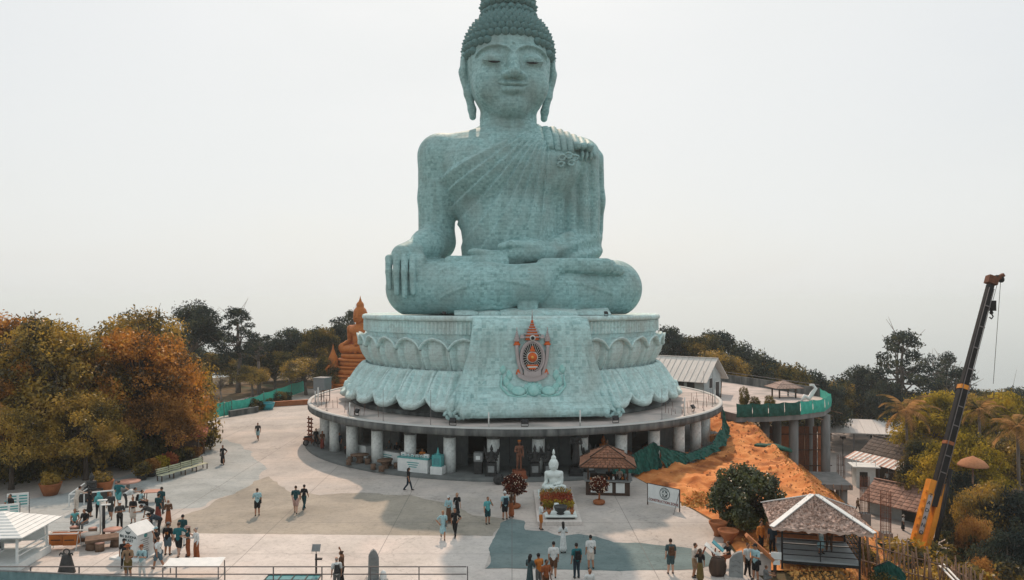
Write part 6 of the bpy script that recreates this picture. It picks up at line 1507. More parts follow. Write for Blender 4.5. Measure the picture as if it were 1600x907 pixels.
# notice boards
for (px, py, w, h, l) in ((28, 806, 1.25, .9, 'white notice board with blue-green print, upper one at the left edge'), (14, 822, 1.15, .8, 'white notice board with blue-green print, lower one at the left edge')):
    p = gp(px, py); o = thing('notice_board', l, 'notice board', (p.x, p.y, 0), R(22)); b = MB(); b.box((0, 0, .55+h/2), (w, .05, h)); b.build('board', M_WHITE, o)
    for s in (-1, 1): b = MB(); b.bar((s*w/2, 0, 0), (s*w/2, 0, .6+h), .05); b.build('post', M_ROD, o)
    for k in range(4):
        for s in (-.28, .28): b = MB(); b.box((s*w*.85, -.032, .55+h*(.2+.2*k)), (w*.36, .012, h*.09)); b.build('print_line', M_TEALG, o)
person('person in aqua sitting below the upper notice board', pz(14, 806), 30, 1.6, 'aqua', 'black', 'trousers', 'short', pose='sit', arms='lap', sleeve='none', group='visitors around the tables on the left')
person('person in black standing between the notice boards', pz(17, 812), 340, 1.6, 'black', 'black', 'trousers', 'short', group='visitors around the tables on the left')
# donation house
p = gp(207, 876); o = thing('donation_house', 'white house-shaped donation box lettered BIG BUDDHA PHUKET with a large 0', 'donation box', (p.x-.1, p.y+.7, .02), R(-22))
w, d, h = 1.35, 1.15, 1.35
b = MB(); b.add([(-w/2, -d/2, 0), (w/2, -d/2, 0), (w/2, d/2, 0), (-w/2, d/2, 0), (-w/2, -d/2, h), (w/2, -d/2, h), (w/2, d/2, h), (-w/2, d/2, h), (0, -d/2, h+.42), (0, d/2, h+.42)], [(0, 1, 5, 8, 4), (1, 2, 6, 5), (2, 3, 7, 9, 6), (3, 0, 4, 7)]); b.build('box_body', M_WHITE, o)
for s in (-1, 1):
    b = MB(); vs = [(s*(w/2+.06), -d/2-.06, h-.03), (0, -d/2-.06, h+.45), (0, d/2+.06, h+.45), (s*(w/2+.06), d/2+.06, h-.03)]; vs += [(x, y, z+.03) for x, y, z in vs]; b.add(vs, [(4, 5, 6, 7), (3, 2, 1, 0), (0, 1, 5, 4), (3, 7, 6, 2), (0, 4, 7, 3)]); b.build('roof_panel', M_WHITE, o)
b = MB(); b.box((0, -.1, .04), (1.9, 1.7, .1)); b.build('base_slab', M_WHITE, o)
text_obj('BIG BUDDHA', .20, M_TEXT, o, (0, -d/2-.01, 1.18), (PI/2, 0, 0)); text_obj('PHUKET', .20, M_TEXT, o, (0, -d/2-.01, .99), (PI/2, 0, 0)); text_obj('0', .62, M_TEXT, o, (0, -d/2-.01, .63), (PI/2, 0, 0), sx=1.15)
b = MB()
for s in (-1, 1): b.add([(0, -d/2-.012, 1.33), (s*.05, -d/2-.012, 1.42), (s*.22, -d/2-.012, 1.52), (s*.13, -d/2-.012, 1.36)], [(0, 1, 2, 3) if s < 0 else (3, 2, 1, 0)])
b.add([(-.03, -d/2-.0125, 1.30), (.03, -d/2-.0125, 1.30), (.04, -d/2-.0125, 1.46), (-.04, -d/2-.0125, 1.46)], [(0, 1, 2, 3)]); b.build('bird_mark', M_TEXT, o)
for k in range(7): b = MB(); b.box((w/2+.006, -.1+.02*(k % 3), .35+k*.11), (.012, .55-.12*(k % 3), .03)); b.build('small_print', M_GREY, o)
b = MB(); b.lathe([(.11, 0), (.11, .012)], n=16); link('round_seal', b.mesh('round_seal', M_TEALG), o, (w/2, -.05, 1.2), (0, PI/2, 0))
# tables and stools
def round_table(label, px, py, r, m, h=.72):
    p = gp(px, py); o = thing('round_table', label, 'table', (p.x, p.y, .02), 0, 'tables on the left of the plaza'); b = MB(); b.lathe([(r, h-.06), (r, h), (.02, h+.005)], n=22); b.build('table_top', m, o)
    b = MB(); b.lathe([(.34, 0), (.12, .06), (.1, h-.1), (.25, h-.06)], n=12); b.build('pedestal', M_GREY, o)
round_table('round pink-topped table beside the orange flower pot', 200, 768, .85, M_PINKT); round_table('low round pink-topped table left of the donation box', 176, 842, .5, M_PINKT, .55)
p = gp(238, 784); o = thing('square_table', 'square pink table with folding legs right of the tables', 'table', (p.x, p.y, .02), R(15)); b = MB(); b.box((0, 0, .7), (.95, .95, .05)); b.build('table_top', M_PINKT, o)
for sx in (-.4, .4):
    for sy in (-.4, .4): b = MB(); b.bar((sx, sy, .68), (sx*1.15, sy*1.15, 0), .04); b.build('leg', M_WOOD, o)
p = gp(165, 856); o = thing('log_table_long', 'long rough log table left of the donation box', 'table', (p.x, p.y, .02), R(28)); b = MB(); b.box((0, 0, .55), (2.0, 1.0, .14)); b.build('table_top', M_LOG, o)
for s in (-.6, .6): b = MB(); b.tube([(s, 0, 0), (s, 0, .5)], [.4, .34], 10); b.build('log_leg', M_LOG, o)
for (px, py, l) in ((156, 862, 'round log stool in front of the long log table'), (131, 846, 'flat log stool left of the long log table'), (145, 838, 'log stool behind the long log table'), (116, 836, 'pale log stool near the black lamp post')):
    p = gp(px, py); o = thing('log_stool', l, 'stool', (p.x, p.y, .02), 0, 'log stools'); b = MB(); b.lathe([(.24, 0), (.22, .2), (.24, .44)], n=14); b.build('log', M_LOG, o); b = MB(); b.lathe([(.24, .442), (.25, .47), (.02, .48)], n=14); b.build('seat_top', M_PINKT, o)
round_table('grey flat-topped table left of the long log table', 139, 852, .55, M_GREY, .6)
# trestle with orange boxes, wheelbarrow-like frame
p = gp(101, 859); o = thing('trestle_table', 'white trestle with a pale top shading orange crates', 'trestle', (p.x, p.y, .02), R(6))
for s in (-.75, .75):
    b = MB(); b.bar((s, -.35, 0), (s*.95, 0, .95), .04); b.bar((s, .35, 0), (s*.95, 0, .95), .04); b.build('leg_frame', M_WHITE, o)
b = MB(); b.bar((-.85, -.3, .95), (.85, -.3, .95), .05); b.bar((-.85, .3, .95), (.85, .3, .95), .05); b.build('rail', M_WHITE, o)
for k, s in enumerate((-.38, .38)):
    q = thing('orange_crate', 'orange crate under the white trestle, %s one' % ('left', 'right')[k], 'crate', (p.x+s, p.y+.02, .3), R(6), 'orange crates'); b = MB(); b.box((0, 0, .28), (.7, .55, .56)); b.build('crate_body', M_GOLDP, q); b = MB(); b.box((0, 0, .58), (.74, .6, .05)); b.build('lid', M_TERRA, q)
    b = MB(); b.box((0, -.28, .3), (.5, .02, .06)); b.build('slot', M_WOOD, q)
# black bell-shaped covered figure
p = gp(104, 896); o = thing('covered_bell', 'black cone-shaped bell with a ring top by the railing', 'bell', (p.x, p.y, .02))
b = MB(); b.lathe([(.42, 0), (.40, .1), (.30, .5), (.22, .85), (.16, .95), (.05, 1.0)], n=18); b.build('bell_body', M_BLACKSTONE, o)
b = MB(); b.tube([(.15*math.cos(a), 0, 1.08+.13*math.sin(a)) for a in [k*PI/8 for k in range(17)]], .035, 6, cap=False); b.build('ring', M_BLACKSTONE, o)
for s in (-1, 1): b = MB(); b.tube([(s*.1, 0, .95), (s*.3, -.02, 1.0), (s*.34, -.05, .9)], [.06, .05, .03], 7); b.build('arm', M_BLACKSTONE, o)
# ramp rail, dark seated figure, big orange pots
def base_pt(px, py): p = gp(px, py); return Vector((p.x, p.y, .02))
a, c = base_pt(108, 792), base_pt(178, 785); o = thing('ramp_railing', 'white handrail in front of the dark seated figure', 'railing', a); v = c-a
for t in (0, .33, .66, 1): b = MB(); b.bar(v*t, v*t+Vector((0, 0, .8)), .06); b.build('post', M_WHITE, o)
b = MB(); b.bar(Vector((0, 0, .8)), v+Vector((0, 0, .8)), .08); b.build('top_rail', M_WHITE, o); b = MB(); b.bar(Vector((0, 0, .8)), Vector((.55, .9, 1.35)), .06); b.bar(Vector((.05, .1, .4)), Vector((.55, 1.2, .9)), .05); b.build('return_rail', M_WHITE, o)
p = base_pt(143, 782); o = thing('dark_seated_figure', 'dark seated buddha figure on a stepped base behind the handrail', 'statue', p, R(8)); b = MB(); b.box((0, 0, .25), (1.6, 1.2, .5)); b.box((0, 0, .6), (1.2, .95, .25)); b.build('base', M_BLACKSTONE, o); link('figure', mini_buddha(M_BLACKSTONE, 'dark_mini'), o, (0, 0, .72), scale=.034)
def big_pot(label, px, py, r, h):
    p = base_pt(px, py); o = thing('flower_pot', label, 'flower pot', p, 0, 'big orange flower pots'); b = MB(); b.lathe([(r*.62, 0), (r*.85, h*.5), (r, h*.92), (r*1.06, h), (r*.9, h), (r*.85, h*.85)], n=22); b.build('pot', M_TERRA, o)
    b = MB(); b.lathe([(.02, h*.86), (r*.88, h*.87)], n=20); b.build('earth', M_EARTH, o)
    link('foliage', PT['shrub'][0], o, (0, 0, h*.75), scale=r*.62); link('stem', PT['shrub'][1], o, (0, 0, h*.75), scale=r*.5)
big_pot('big orange flower pot beside the dark seated figure', 161, 776, .68, 1.1); big_pot('big orange flower pot half hidden by foliage at left', 79, 774, .72, .85)
# lamp posts
for px, py, h, m, l in ((162, 836, 1.75, M_BLACKM, 'black lamp post in the middle of the left tables'), (157, 834, 1.95, M_WHITEROD, 'thin white post beside the black lamp post')):
    o = thing('lamp_post', l, 'lamp post', base_pt(px, py), 0, 'posts by the tables'); b = MB(); b.lathe([(.09 if m is M_BLACKM else .05, 0), (.09 if m is M_BLACKM else .05, h)], n=8); b.build('pole', m, o); b = MB(); b.box((.15, -.05, h+.03), (.5, .16, .06), rz=.3); b.build('lamp_head', M_WHITE, o)
# benches in a row
for k in range(4):
    t = k/3; p = base_pt(263, 751).lerp(base_pt(316, 735), t); o = thing('green_bench', 'pale green slatted bench by the flower bed, %s from the camera' % ['nearest', 'second', 'third', 'furthest'][k], 'bench', p, R(65), 'green benches along the flower bed')
    for j in range(4): b = MB(); b.box((0, .05+j*.13, .44), (1.25, .1, .035)); b.build('seat_slat', mat('bench_paint', (.50, .52, .38), (.38, .40, .28), scale=4, rough=.7), o)
    for j in range(3): b = MB(); b.box((0, .56+j*.03, .58+j*.14), (1.25, .03, .10)); b.build('back_slat', MATS['bench_paint'], o)
    for s in (-.55, .55): b = MB(); b.bar((s, .05, 0), (s, .05, .43), .06); b.bar((s, .5, 0), (s, .64, .98), .06); b.bar((s, .02, .41), (s, .52, .41), .05); b.build('leg_frame', M_WOOD, o)
# planted bed behind the benches
r = np.random.default_rng(77)
for k in range(7):
    t = k/6; p = base_pt(232, 752).lerp(base_pt(312, 722), t); m = [ML_OLIVE, ML_RED, ML_YEL, ML_FLOWER, ML_MID, ML_OLIVE, ML_RED][k]
    o = thing('bed_plant', '%s leafy plant in the bed behind the green benches, %s from the camera' % (['olive', 'russet', 'yellow-green', 'red-flowered', 'dark green', 'light olive', 'dark russet'][k], ['first', 'second', 'third', 'fourth', 'fifth', 'sixth', 'seventh'][k]), 'plant', (p.x-.7, p.y+.4, 0), 0, 'plants in the flower bed')
    n = 900; u = r.normal(size=(n, 3)); u /= np.linalg.norm(u, axis=1, keepdims=True); P = (u*np.float32((.75, .75, .6))*r.uniform(.4, 1, (n, 1))+np.float32((0, 0, .85))).astype(np.float32); V = leaves(P, .2, r, .3)
    link('foliage', mesh_np('foliage', V, np.arange(len(V)).reshape(-1, 4), [m], False), o); b = MB(); b.lathe([(.3, 0), (.42, .45), (.36, .45)], n=14); b.build('pot', M_BLACKSTONE, o)
# red tiled roof hut under the trees
o = thing('red_roof_hut', 'small hut with a red tiled roof under the russet tree', 'hut', (-29.6, 66.2, 0), R(20))
b = MB(); b.box((0, 0, 1.1), (4.0, 3.0, 2.2)); b.build('wall', M_WOOD, o); tile_roof(o, 5.4, 4.4, 2.2, 1.9, M_REDTILE, M_REDTILE, .3, 9, 14)
b = MB(); b.box((0, -1.52, .95), (.9, .04, 1.8)); b.build('door', M_REDWOOD, o)
# foliage low under the left trees
for i, (X, Y, pr, s) in enumerate([(-40, 58.2, 'shrub', 1.7), (-37, 58.6, 'shrub2', 1.6), (-34.6, 59.6, 'shrub', 1.5), (-43.5, 59.5, 'shrub2', 2.0), (-31, 63.0, 'shrub2', 1.5), (-33.5, 64, 'shrub', 1.9), (-36, 66, 'shrub2', 2.0), (-40, 66, 'shrub', 2.2), (-29.5, 69.5, 'shrub', 1.6), (-44, 72, 'shrub2', 2.2), (-32, 72, 'shrub', 2.1), (-32.0, 70.5, 'shrub2', 1.2), (-37.5, 74, 'shrub2', 2.2), (-41, 79, 'shrub', 2.4), (-35, 80, 'shrub2', 2.2)]):
    plant_tree('shrub', PT[pr], '%s shrub under the left trees, place %s counted from the front' % (('olive', 'dark green')[pr == 'shrub2'], ['one', 'two', 'three', 'four', 'five', 'six', 'seven', 'eight', 'nine', 'ten', 'eleven', 'twelve', 'thirteen', 'fourteen', 'fifteen'][i]), 'shrub', (X, Y, 0), s, i*1.1, 'shrubs under the left trees', s*1.25)
# front railing and parapet
o = thing('front_railing', 'dark iron railing along the front edge of the plaza', 'railing', (0, 36.55, 0))
for k in range(12):
    X = -28+k*2.35; b = MB(); b.bar((X, 0, 0), (X, 0, 1.0), .05); b.build('post', M_ROD, o)
for zz in (.98, .62): b = MB(); b.bar((-28, 0, zz), (-2.2, 0, zz), .045); b.build('rail', M_ROD, o)
o = thing('parapet_panel', 'blue-green corrugated parapet below the railing in the lower left corner', 'parapet', (0, 36.4, 0)); b = MB(); rows = []
for i in range(141): X = -28+i*.1; zt = .95-.62*i/140; yy = .03*math.sin(i*PI/2); rows.append([(X, yy, -2), (X, yy, zt), (X, yy+.05, zt), (X, yy+.05, -2)])
b.grid(rows, smooth=False); b.build('corrugated_sheet', mat('blue_green_sheet', (.18, .30, .32), (.12, .22, .24), scale=1.5, rough=.6), o)
b = MB(); b.bar((-28, .02, .98), (-14, .02, .36), .06); b.build('coping', M_GREY, o)
# white awning sheet on a frame
o = thing('white_awning', 'white cloth awning on a low frame at the bottom left', 'awning', tuple(base_pt(303, 901)), R(3)); b = MB(); rows = []
for i in range(17): rows.append([(-1.4+i*.175, -.5+j*.13, .62+.016*j+.012*math.sin(i*1.7+j)) for j in range(9)])
b.grid(rows); b.build('sheet', M_WHITE, o)
for s in (-1.35, 1.35):
    for yy in (-.45, .5): b = MB(); b.bar((s, yy, 0), (s, yy, .6), .045); b.build('leg', M_ROD, o)
# solar lamp, screen roof, stone stele
p = base_pt(494, 905); o = thing('solar_lamp', 'solar-panel lamp on a black pole at the bottom edge', 'lamp', (p.x, p.y, 0)); b = MB(); b.lathe([(.05, 0), (.05, 1.25)], n=8); b.build('pole', M_BLACKM, o)
b = MB(); b.box((0, 0, 1.55), (.42, .03, .36), rot=Matrix.Rotation(R(-35), 3, 'X')); b.build('solar_panel', M_GREY, o); b = MB(); b.box((.14, -.05, 1.02), (.34, .14, .08)); b.build('lamp_head', M_BLACKM, o); b = MB(); b.bar((0, 0, 1.2), (0, 0, 1.5), .03); b.build('bracket', M_ROD, o)
o = thing('glass_canopy', 'low teal glass canopy in a dark frame at the bottom edge', 'canopy', (-10.7, 36.9, 0)); b = MB(); b.box((0, 0, .30), (2.6, .7, .03)); b.build('glass', M_SCREEN, o)
for k in range(5): b = MB(); b.bar((-1.3+k*.65, -.36, .33), (-1.3+k*.65, .36, .33), .04); b.build('frame_bar', M_BLACKM, o)
for s in (-.36, .36): b = MB(); b.bar((-1.32, s, .33), (1.32, s, .33), .05); b.build('frame_edge', M_BLACKM, o)
for sx in (-1.25, 1.25): b = MB(); b.bar((sx, 0, 0), (sx, 0, .3), .05); b.build('leg', M_BLACKM, o)
o = thing('stone_stele', 'grey carved pointed stone slab at the bottom edge', 'stele', (-6.85, 37.3, .0), R(12)); b = MB()
pr = [(-.26, 0), (.28, 0), (.27, 1.2), (.16, 1.46), (.02, 1.58), (-.12, 1.5), (-.24, 1.3)]
b.add([(x, -.11, z) for x, z in pr]+[(x*.92, .12, z) for x, z in pr], [tuple(range(7)), tuple(reversed(range(7, 14)))]+[(i, i+7, (i+1) % 7+7, (i+1) % 7) for i in range(7)]); b.build('slab', M_GREY, o)
for k in range(5): b = MB(); b.box((.01+.03*(k % 2), -.118, .45+k*.19), (.34-.03*k, .03, .07)); b.build('carving', M_GREY, o)
b = MB(); b.box((.1, 0, .06), (.9, .5, .14)); b.build('foot', M_GREY, o)
o = thing('white_marker_stone', 'small pale rounded stone right of the grey stele', 'stone', (-6.35, 37.25, 0)); b = MB(); b.lathe([(.16, 0), (.17, .3), (.12, .5), (.02, .58)], n=12); b.build('stone_body', M_WHITE, o); b = MB(); b.box((0, 0, .04), (.42, .4, .08)); b.build('stone_foot', M_GREY, o)
# teal net fence along the left road
FP = [gp(272, 658), gp(333, 655), gp(350, 652), gp(362, 650), gp(392, 645), gp(412, 636), gp(432, 629), gp(455, 620), gp(478, 612)]
o = thing('teal_net_fence', 'bright teal netting fence along the far side of the left road', 'fence', tuple(FP[0]))
for i in range(len(FP)-1):
    a, c = FP[i]-FP[0], FP[i+1]-FP[0]; b = MB(); rows = []; n = 12
    for k in range(n+1):
        t = k/n; p = a.lerp(c, t); sag = .14*math.sin(PI*t); rows.append([(p.x, p.y+.10*math.sin(t*17+j*1.1)+.05*math.sin(j*3+t*9), .12+(1.75-sag)*j/6) for j in range(7)])
    b.grid(rows); b.build('net_panel', M_TNET, o)
for p in FP: q = p-FP[0]; b = MB(); b.bar((q.x, q.y, 0), (q.x, q.y, 2.05), .08); b.build('post', M_ROD, o)
o = thing('fence_kerb', 'low grey concrete wall below the teal fence', 'wall', tuple(FP[3]), math.atan2((FP[4]-FP[3]).y, (FP[4]-FP[3]).x)); b = MB(); b.box((1.4, -.5, .35), (4.4, .3, .7)); b.build('wall_body', M_FASCIA, o); b = MB(); b.box((1.4, -.5, .72), (4.5, .4, .06)); b.build('coping', M_GREY, o)
o = thing('garden_strip_wall', 'low red-brown brick edge at the far end of the teal fence', 'wall', tuple(gp(455, 634)), R(28)); b = MB(); b.box((0, 0, .3), (8, .5, .6)); b.build('wall_body', M_TERRA, o); b = MB(); b.box((0, 0, .63), (8.1, .6, .06)); b.build('coping', M_TERRA, o)
for i, (px, py, s) in enumerate([(398, 642, .8), (408, 640, .6), (440, 628, .7), (452, 625, .55), (425, 634, .5)]):
    p = gp(px, py); plant_tree('shrub', PT['shrub2'], 'dark shrub at the foot of the teal fence, %s from the left' % ['first', 'second', 'fourth', 'fifth', 'third'][i], 'shrub', (p.x, p.y-1, 0), s, i, 'shrubs along the teal fence')
p = gp(415, 640); o = thing('blue_tub', 'bright teal tub beside the fence shrubs', 'tub', (p.x, p.y, 0)); b = MB(); b.lathe([(.9, 0), (1.15, .8), (1.05, .8), (1.0, .6)], n=18); b.build('tub_body', mat('tub_blue', (.02, .30, .36), rough=.4), o); b = MB(); b.lathe([(1.12, .8), (1.2, .86), (1.05, .86)], n=18, cap=False); b.build('tub_rim', MATS['tub_blue'], o)
# orange seated buddha behind the hall
o = thing('orange_buddha', 'orange-gold seated buddha on a tiered pedestal behind the left of the lotus', 'statue', (-22.5, 112, 0), R(-14)); link('figure', mini_buddha(M_GOLDP, 'orange_mini'), o, (0, 0, 6.2), scale=.222)
z = -1.0
for k, (r_, h) in enumerate([(4.9, 1.2), (4.6, .5), (4.3, .9), (4.45, .35), (4.0, .9), (4.1, .35), (3.6, .9), (3.7, .35), (3.2, .7), (3.35, .4), (2.9, .7)]):
    b = MB(); b.lathe([(r_*.96, 0), (r_, h*.3), (r_, h*.7), (r_*.95, h)], (0, 0, z), 28, sy=.85); b.build('pedestal_tier', M_GOLDP, o); z += h*.99
b = MB(); b.lathe([(.35, 14.0), (.28, 14.4), (.1, 14.9), (.02, 15.3)], (-.05, .1, -.6), 10); b.build('flame_finial', M_GOLDP, o)
o = thing('orange_attendant', 'small orange flame-shaped guardian left of the orange buddha', 'statue', (-26.3, 111, 0)); b = MB(); b.lathe([(1.1, 0), (1.2, .5), (.8, 1.4), (.7, 2.6), (.9, 4.2), (.75, 5.4), (.4, 6.2), (.12, 7.0), (.02, 7.6)], n=14, sy=.7); b.build('figure', M_GOLDP, o); b = MB(); b.lathe([(1.6, 0), (1.6, .8), (1.3, 1.0)], n=16); b.build('pedestal', M_GOLDP, o)
b = MB(); b.tube([(-.5, -.3, 3.2), (-.9, -.6, 3.9), (-.3, -.75, 4.6)], [.3, .22, .15], 8); b.build('arm', M_GOLDP, o)
# ------------------------------------------------------------------ right side: terrace, houses, lower road, crane
M_WROOF = mat('white_metal_roof', (.62, .60, .57), (.52, .51, .49), scale=1.2, rough=.5, stretch=(3, .3, 1))
M_WALLW = mat('pale_boards', (.42, .47, .48), (.34, .39, .40), scale=2, rough=.7)
M_CONCD = mat('raw_concrete', (.13, .14, .14), (.22, .22, .215), scale=1.0, rough=.9, bump=.3, stretch=(1, 1, .3))
M_THATCH = mat('palm_thatch', (.55, .43, .37), (.36, .27, .23), scale=6, rough=.95, bump=.6, stretch=(1, 1, 3), c3=(.58, .44, .37))
M_BAMBOO = mat('bamboo', (.30, .19, .12), (.17, .11, .08), scale=5, rough=.8, rnd=.3)
M_CRANEY = mat('crane_orange', (.70, .27, .02), (.55, .21, .018), scale=1.5, rough=.5, c3=(.38, .15, .03))
M_CRANEB = mat('crane_black', (.012, .0125, .013), (.02, .02, .021), scale=2, rough=.6, spec=.12)
# white-roofed house
hc = dp(1092, 606, 97.0); zt = 2.0
o = thing('white_roof_house', 'pale boarded house with a white metal roof right of the lotus', 'house', (hc.x-2.9, 98.5, zt), R(-38))
Lh, Dh, ze, zr = 10.5, 5.4, 2.3, 4.5
b = MB(); b.add([(-Lh/2, -Dh/2, -2), (Lh/2, -Dh/2, -2), (Lh/2, Dh/2, -2), (-Lh/2, Dh/2, -2), (-Lh/2, -Dh/2, ze), (Lh/2, -Dh/2, ze), (Lh/2, Dh/2, ze), (-Lh/2, Dh/2, ze), (Lh/2, 0, zr), (-Lh/2, 0, zr)], [(0, 1, 5, 4), (1, 2, 6, 8, 5), (2, 3, 7, 6), (3, 0, 4, 9, 7)]); b.build('wall', M_WALLW, o)
n = 15
for s in (-1, 1):
    for k in range(n):
        x0, x1 = -Lh/2-.4+(Lh+1.2)*k/n, -Lh/2-.4+(Lh+1.2)*(k+1)/n-.03; y0 = s*(Dh/2+.7); z0 = ze-.45
        vs = [(x0, y0, z0), (x1, y0, z0), (x1, 0, zr+.14), (x0, 0, zr+.14)]; vs += [(x, y, z+.06) for x, y, z in vs]
        b = MB(); b.add(vs, [(4, 5, 6, 7), (0, 3, 2, 1), (0, 1, 5, 4), (1, 2, 6, 5), (3, 0, 4, 7)]); b.bar((x1-.02, y0, z0+.08), (x1-.02, 0, zr+.22), .06); b.build('roof_sheet', M_WROOF, o)
b = MB(); b.bar((-Lh/2-.4, 0, zr+.22), (Lh/2+.8, 0, zr+.22), .22, .08); b.build('ridge_cap', M_WROOF, o)
for k in range(9): b = MB(); b.box((Lh/2+.02, 0, -.6+k*.34), (.05, Dh-.05 if k < 8 else 4.4, .28)); b.build('wall_board', M_WALLW, o)
for (yy, zz, w_, h_) in ((-.6, 1.6, .9, 1.2), (1.4, .6, 1.0, 2.0)):
    f = MB(); f.box((Lh/2+.06, yy, zz), (.08, w_+.16, h_+.16)); f = f.build('window', M_WHITE, o); b = MB(); b.box((Lh/2+.09, yy, zz), (.08, w_, h_)); b.build('pane', M_BLACKM, f)
for xx in (2.2, 3.6): f = MB(); f.box((xx, -Dh/2-.03, 1.3), (1.0, .06, 1.2)); f = f.build('window', M_WOOD, o); b = MB(); b.box((xx, -Dh/2-.06, 1.3), (.8, .06, 1.0)); b.build('pane', M_BLACKM, f)
# terrace on columns
TP = [gp(1126, 641, zt), gp(1150, 647, zt), gp(1200, 646, zt), gp(1250, 643, zt), gp(1288, 638, zt), gp(1298, 630, zt), gp(1280, 620, zt), gp(1230, 612, zt), gp(1180, 604, zt), gp(1128, 596, zt)]
o = thing('terrace', 'raised concrete terrace on tall columns right of the hall', 'terrace', (0, 0, 0))
pl = [(p.x, p.y) for p in TP]; b = MB(); b.prism(pl, zt-.9, zt-.02); b.build('edge_beam', M_CONCD, o); b = MB(); b.prism(pl, zt-.018, zt); b.build('paving', M_DECK, o)
cm = MB(); cm.lathe([(.5, 0), (.5, 12.4)], n=14); cm = cm.mesh('terrace_column', M_CONCD)
for px, Y in ((1240, 82.5), (1290, 85), (1195, 84), (1265, 92), (1214, 90)):
    X = (px-800)/FPX*Y; g = -11.6 if X > 30 else gz(X, Y); c_ = link('column', cm, o, (X, Y, g)); c_.scale = (1, 1, (zt-.9-g)/12.4)
for i in range(7): p = TP[0].lerp(TP[3], i/6) if i < 4 else TP[3].lerp(TP[5], (i-3)/3); b = MB(); b.tube([(p.x, p.y+.3, zt-.9), (p.x+1.1, p.y-.6, zt-1.15)], .05, 5); b.build('rough_pole', M_BAMBOO, o)
wp = [TP[9], TP[8], TP[7], TP[6]]
o2 = thing('terrace_wall', 'long grey parapet wall along the back of the terrace', 'wall', (0, 0, 0))
for a, c in zip(wp, wp[1:]): b = MB(); d = c-a; b.box(((a+c)/2)+Vector((0, 0, .55)), (d.length-.01, .25, 1.1), rz=math.atan2(d.y, d.x)); b.build('wall_panel', M_FASCIA, o2); b = MB(); b.bar(a+Vector((0, 0, 1.45)), c+Vector((0, 0, 1.45)), .06); b.build('handrail', M_ROD, o2)
# teal net on the terrace edge
o = thing('terrace_net', 'bright teal netting along the front edge of the terrace', 'net', (0, 0, 0))
NP = TP[1:6]+[TP[6]]
for i in range(len(NP)-1):
    a, c = NP[i], NP[i+1]
    for q in range(2):
        a2, c2 = a.lerp(c, q/2), a.lerp(c, q/2+.485); rows = []
        for k in range(11):
            t = k/10; p = a2.lerp(c2, t); s = .12*math.sin(PI*t); rows.append([(p.x, p.y-.12-.10*math.sin(PI*j/5)-.05*math.sin(t*14+j), zt-.35+(1.45-s)*j/5) for j in range(6)])
        b = MB(); b.grid(rows); b.build('net_panel', M_TNET if i > 1 else M_NET, o)
# small pavilion on the terrace
p = gp(1227, 622, zt); o = thing('terrace_pavilion', 'small square pavilion with a two-tier pale roof on the terrace', 'pavilion', (p.x, p.y+.5, zt), R(8), scale=.66); M_PROOF = mat('pale_brown_roof', (.36, .27, .23), (.30, .22, .19), scale=3, rough=.8, rnd=.1)
for sx in (-1.6, 1.6):
    for sy in (-1.4, 1.4): b = MB(); b.bar((sx, sy, 0), (sx, sy, 2.0), .22); b.build('post', M_WOOD, o)
tile_roof(o, 5.4, 4.8, 1.9, .75, M_PROOF, M_PROOF, 2.0, 4, 8); tile_roof(o, 2.8, 2.6, 2.55, .55, M_PROOF, M_PROOF, 0.2, 3, 5)
for zz in (.5, .95): b = MB(); b.bar((-1.6, -1.4, zz), (1.6, -1.4, zz), .06); b.bar((1.6, -1.4, zz), (1.6, 1.4, zz), .06); b.build('rail', M_WHITE, o)
o = thing('white_dragon', 'small white carved figure beside the terrace pavilion', 'statue', tuple(gp(1264, 630, zt))); b = MB(); b.tube([(-.9, 0, .2), (-.5, .1, .8), (0, 0, .5), (.4, .1, 1.1), (.8, 0, 1.7), (.5, 0, 2.1)], [.12, .25, .28, .26, .2, .14], 8); b.build('body', M_WHITE, o)
b = MB(); b.box((.35, 0, 2.1), (.5, .25, .22)); b.build('head', M_WHITE, o); b = MB(); b.box((0, 0, .1), (2.2, .8, .2)); b.build('base', M_GREY, o)
for px, py, l, h in ((1163, 636, 'dark column-shaped shrub on the terrace', 1.0), (1180, 637, 'small round shrub on the terrace, left of the pavilion', .55), (1203, 637, 'small round shrub on the terrace, below the pavilion', .6)):
    p = gp(px, py, zt); plant_tree('shrub', PT['shrub2'], l, 'shrub', (p.x, p.y, zt), .4, h, 'terrace shrubs', h)
# boards, mid slab and scaffolding below the terrace
o = thing('orange_hoarding', 'rusty orange sheet hoarding under the terrace', 'hoarding', (34.5, 91.5, -11)); 
for k in range(7): b = MB(); b.box((-6+k*1.55, .1*(k % 2), 6.9), (1.45, .08, 5.6)); b.build('sheet', M_RUST if k % 3 else M_TERRA, o)
for k in range(3): b = MB(); b.bar((-6.4, -.15, 5+k*1.9), (4.2, -.15, 5+k*1.9), .1); b.build('rail', M_WOOD, o)
o = thing('unfinished_slab', 'unfinished dark concrete slab with stub columns above the lower road', 'slab', (31.5, 80, -5.3), R(-8)); b = MB(); b.box((0, 0, .25), (7.0, 6.0, .5)); b.build('slab_body', M_CONCD, o)
for sx, sy in ((-2.8, -2.4), (2.8, -2.4), (2.8, 2.4)): b = MB(); b.lathe([(.35, -6.2), (.35, .0)], (sx, sy, 0), 12); b.build('support', M_CONCD, o)
for k in range(9): b = MB(); b.bar((-3.2+k*.8, -3.05, .55), (-3.2+k*.8, -3.3, .2-.3*(k % 2)), .08); b.build('formwork_plank', M_BAMBOO, o)
rb = MB()
for a in range(10): rb.lathe([(.025, 0), (.02, 3.6)], (.42*math.cos(a*.628), .42*math.sin(a*.628), 0), 5)
for k in range(5): rb.tube([(.43*math.cos(a*.524), .43*math.sin(a*.524), .4+k*.7) for a in range(13)], .015, 4, cap=False)
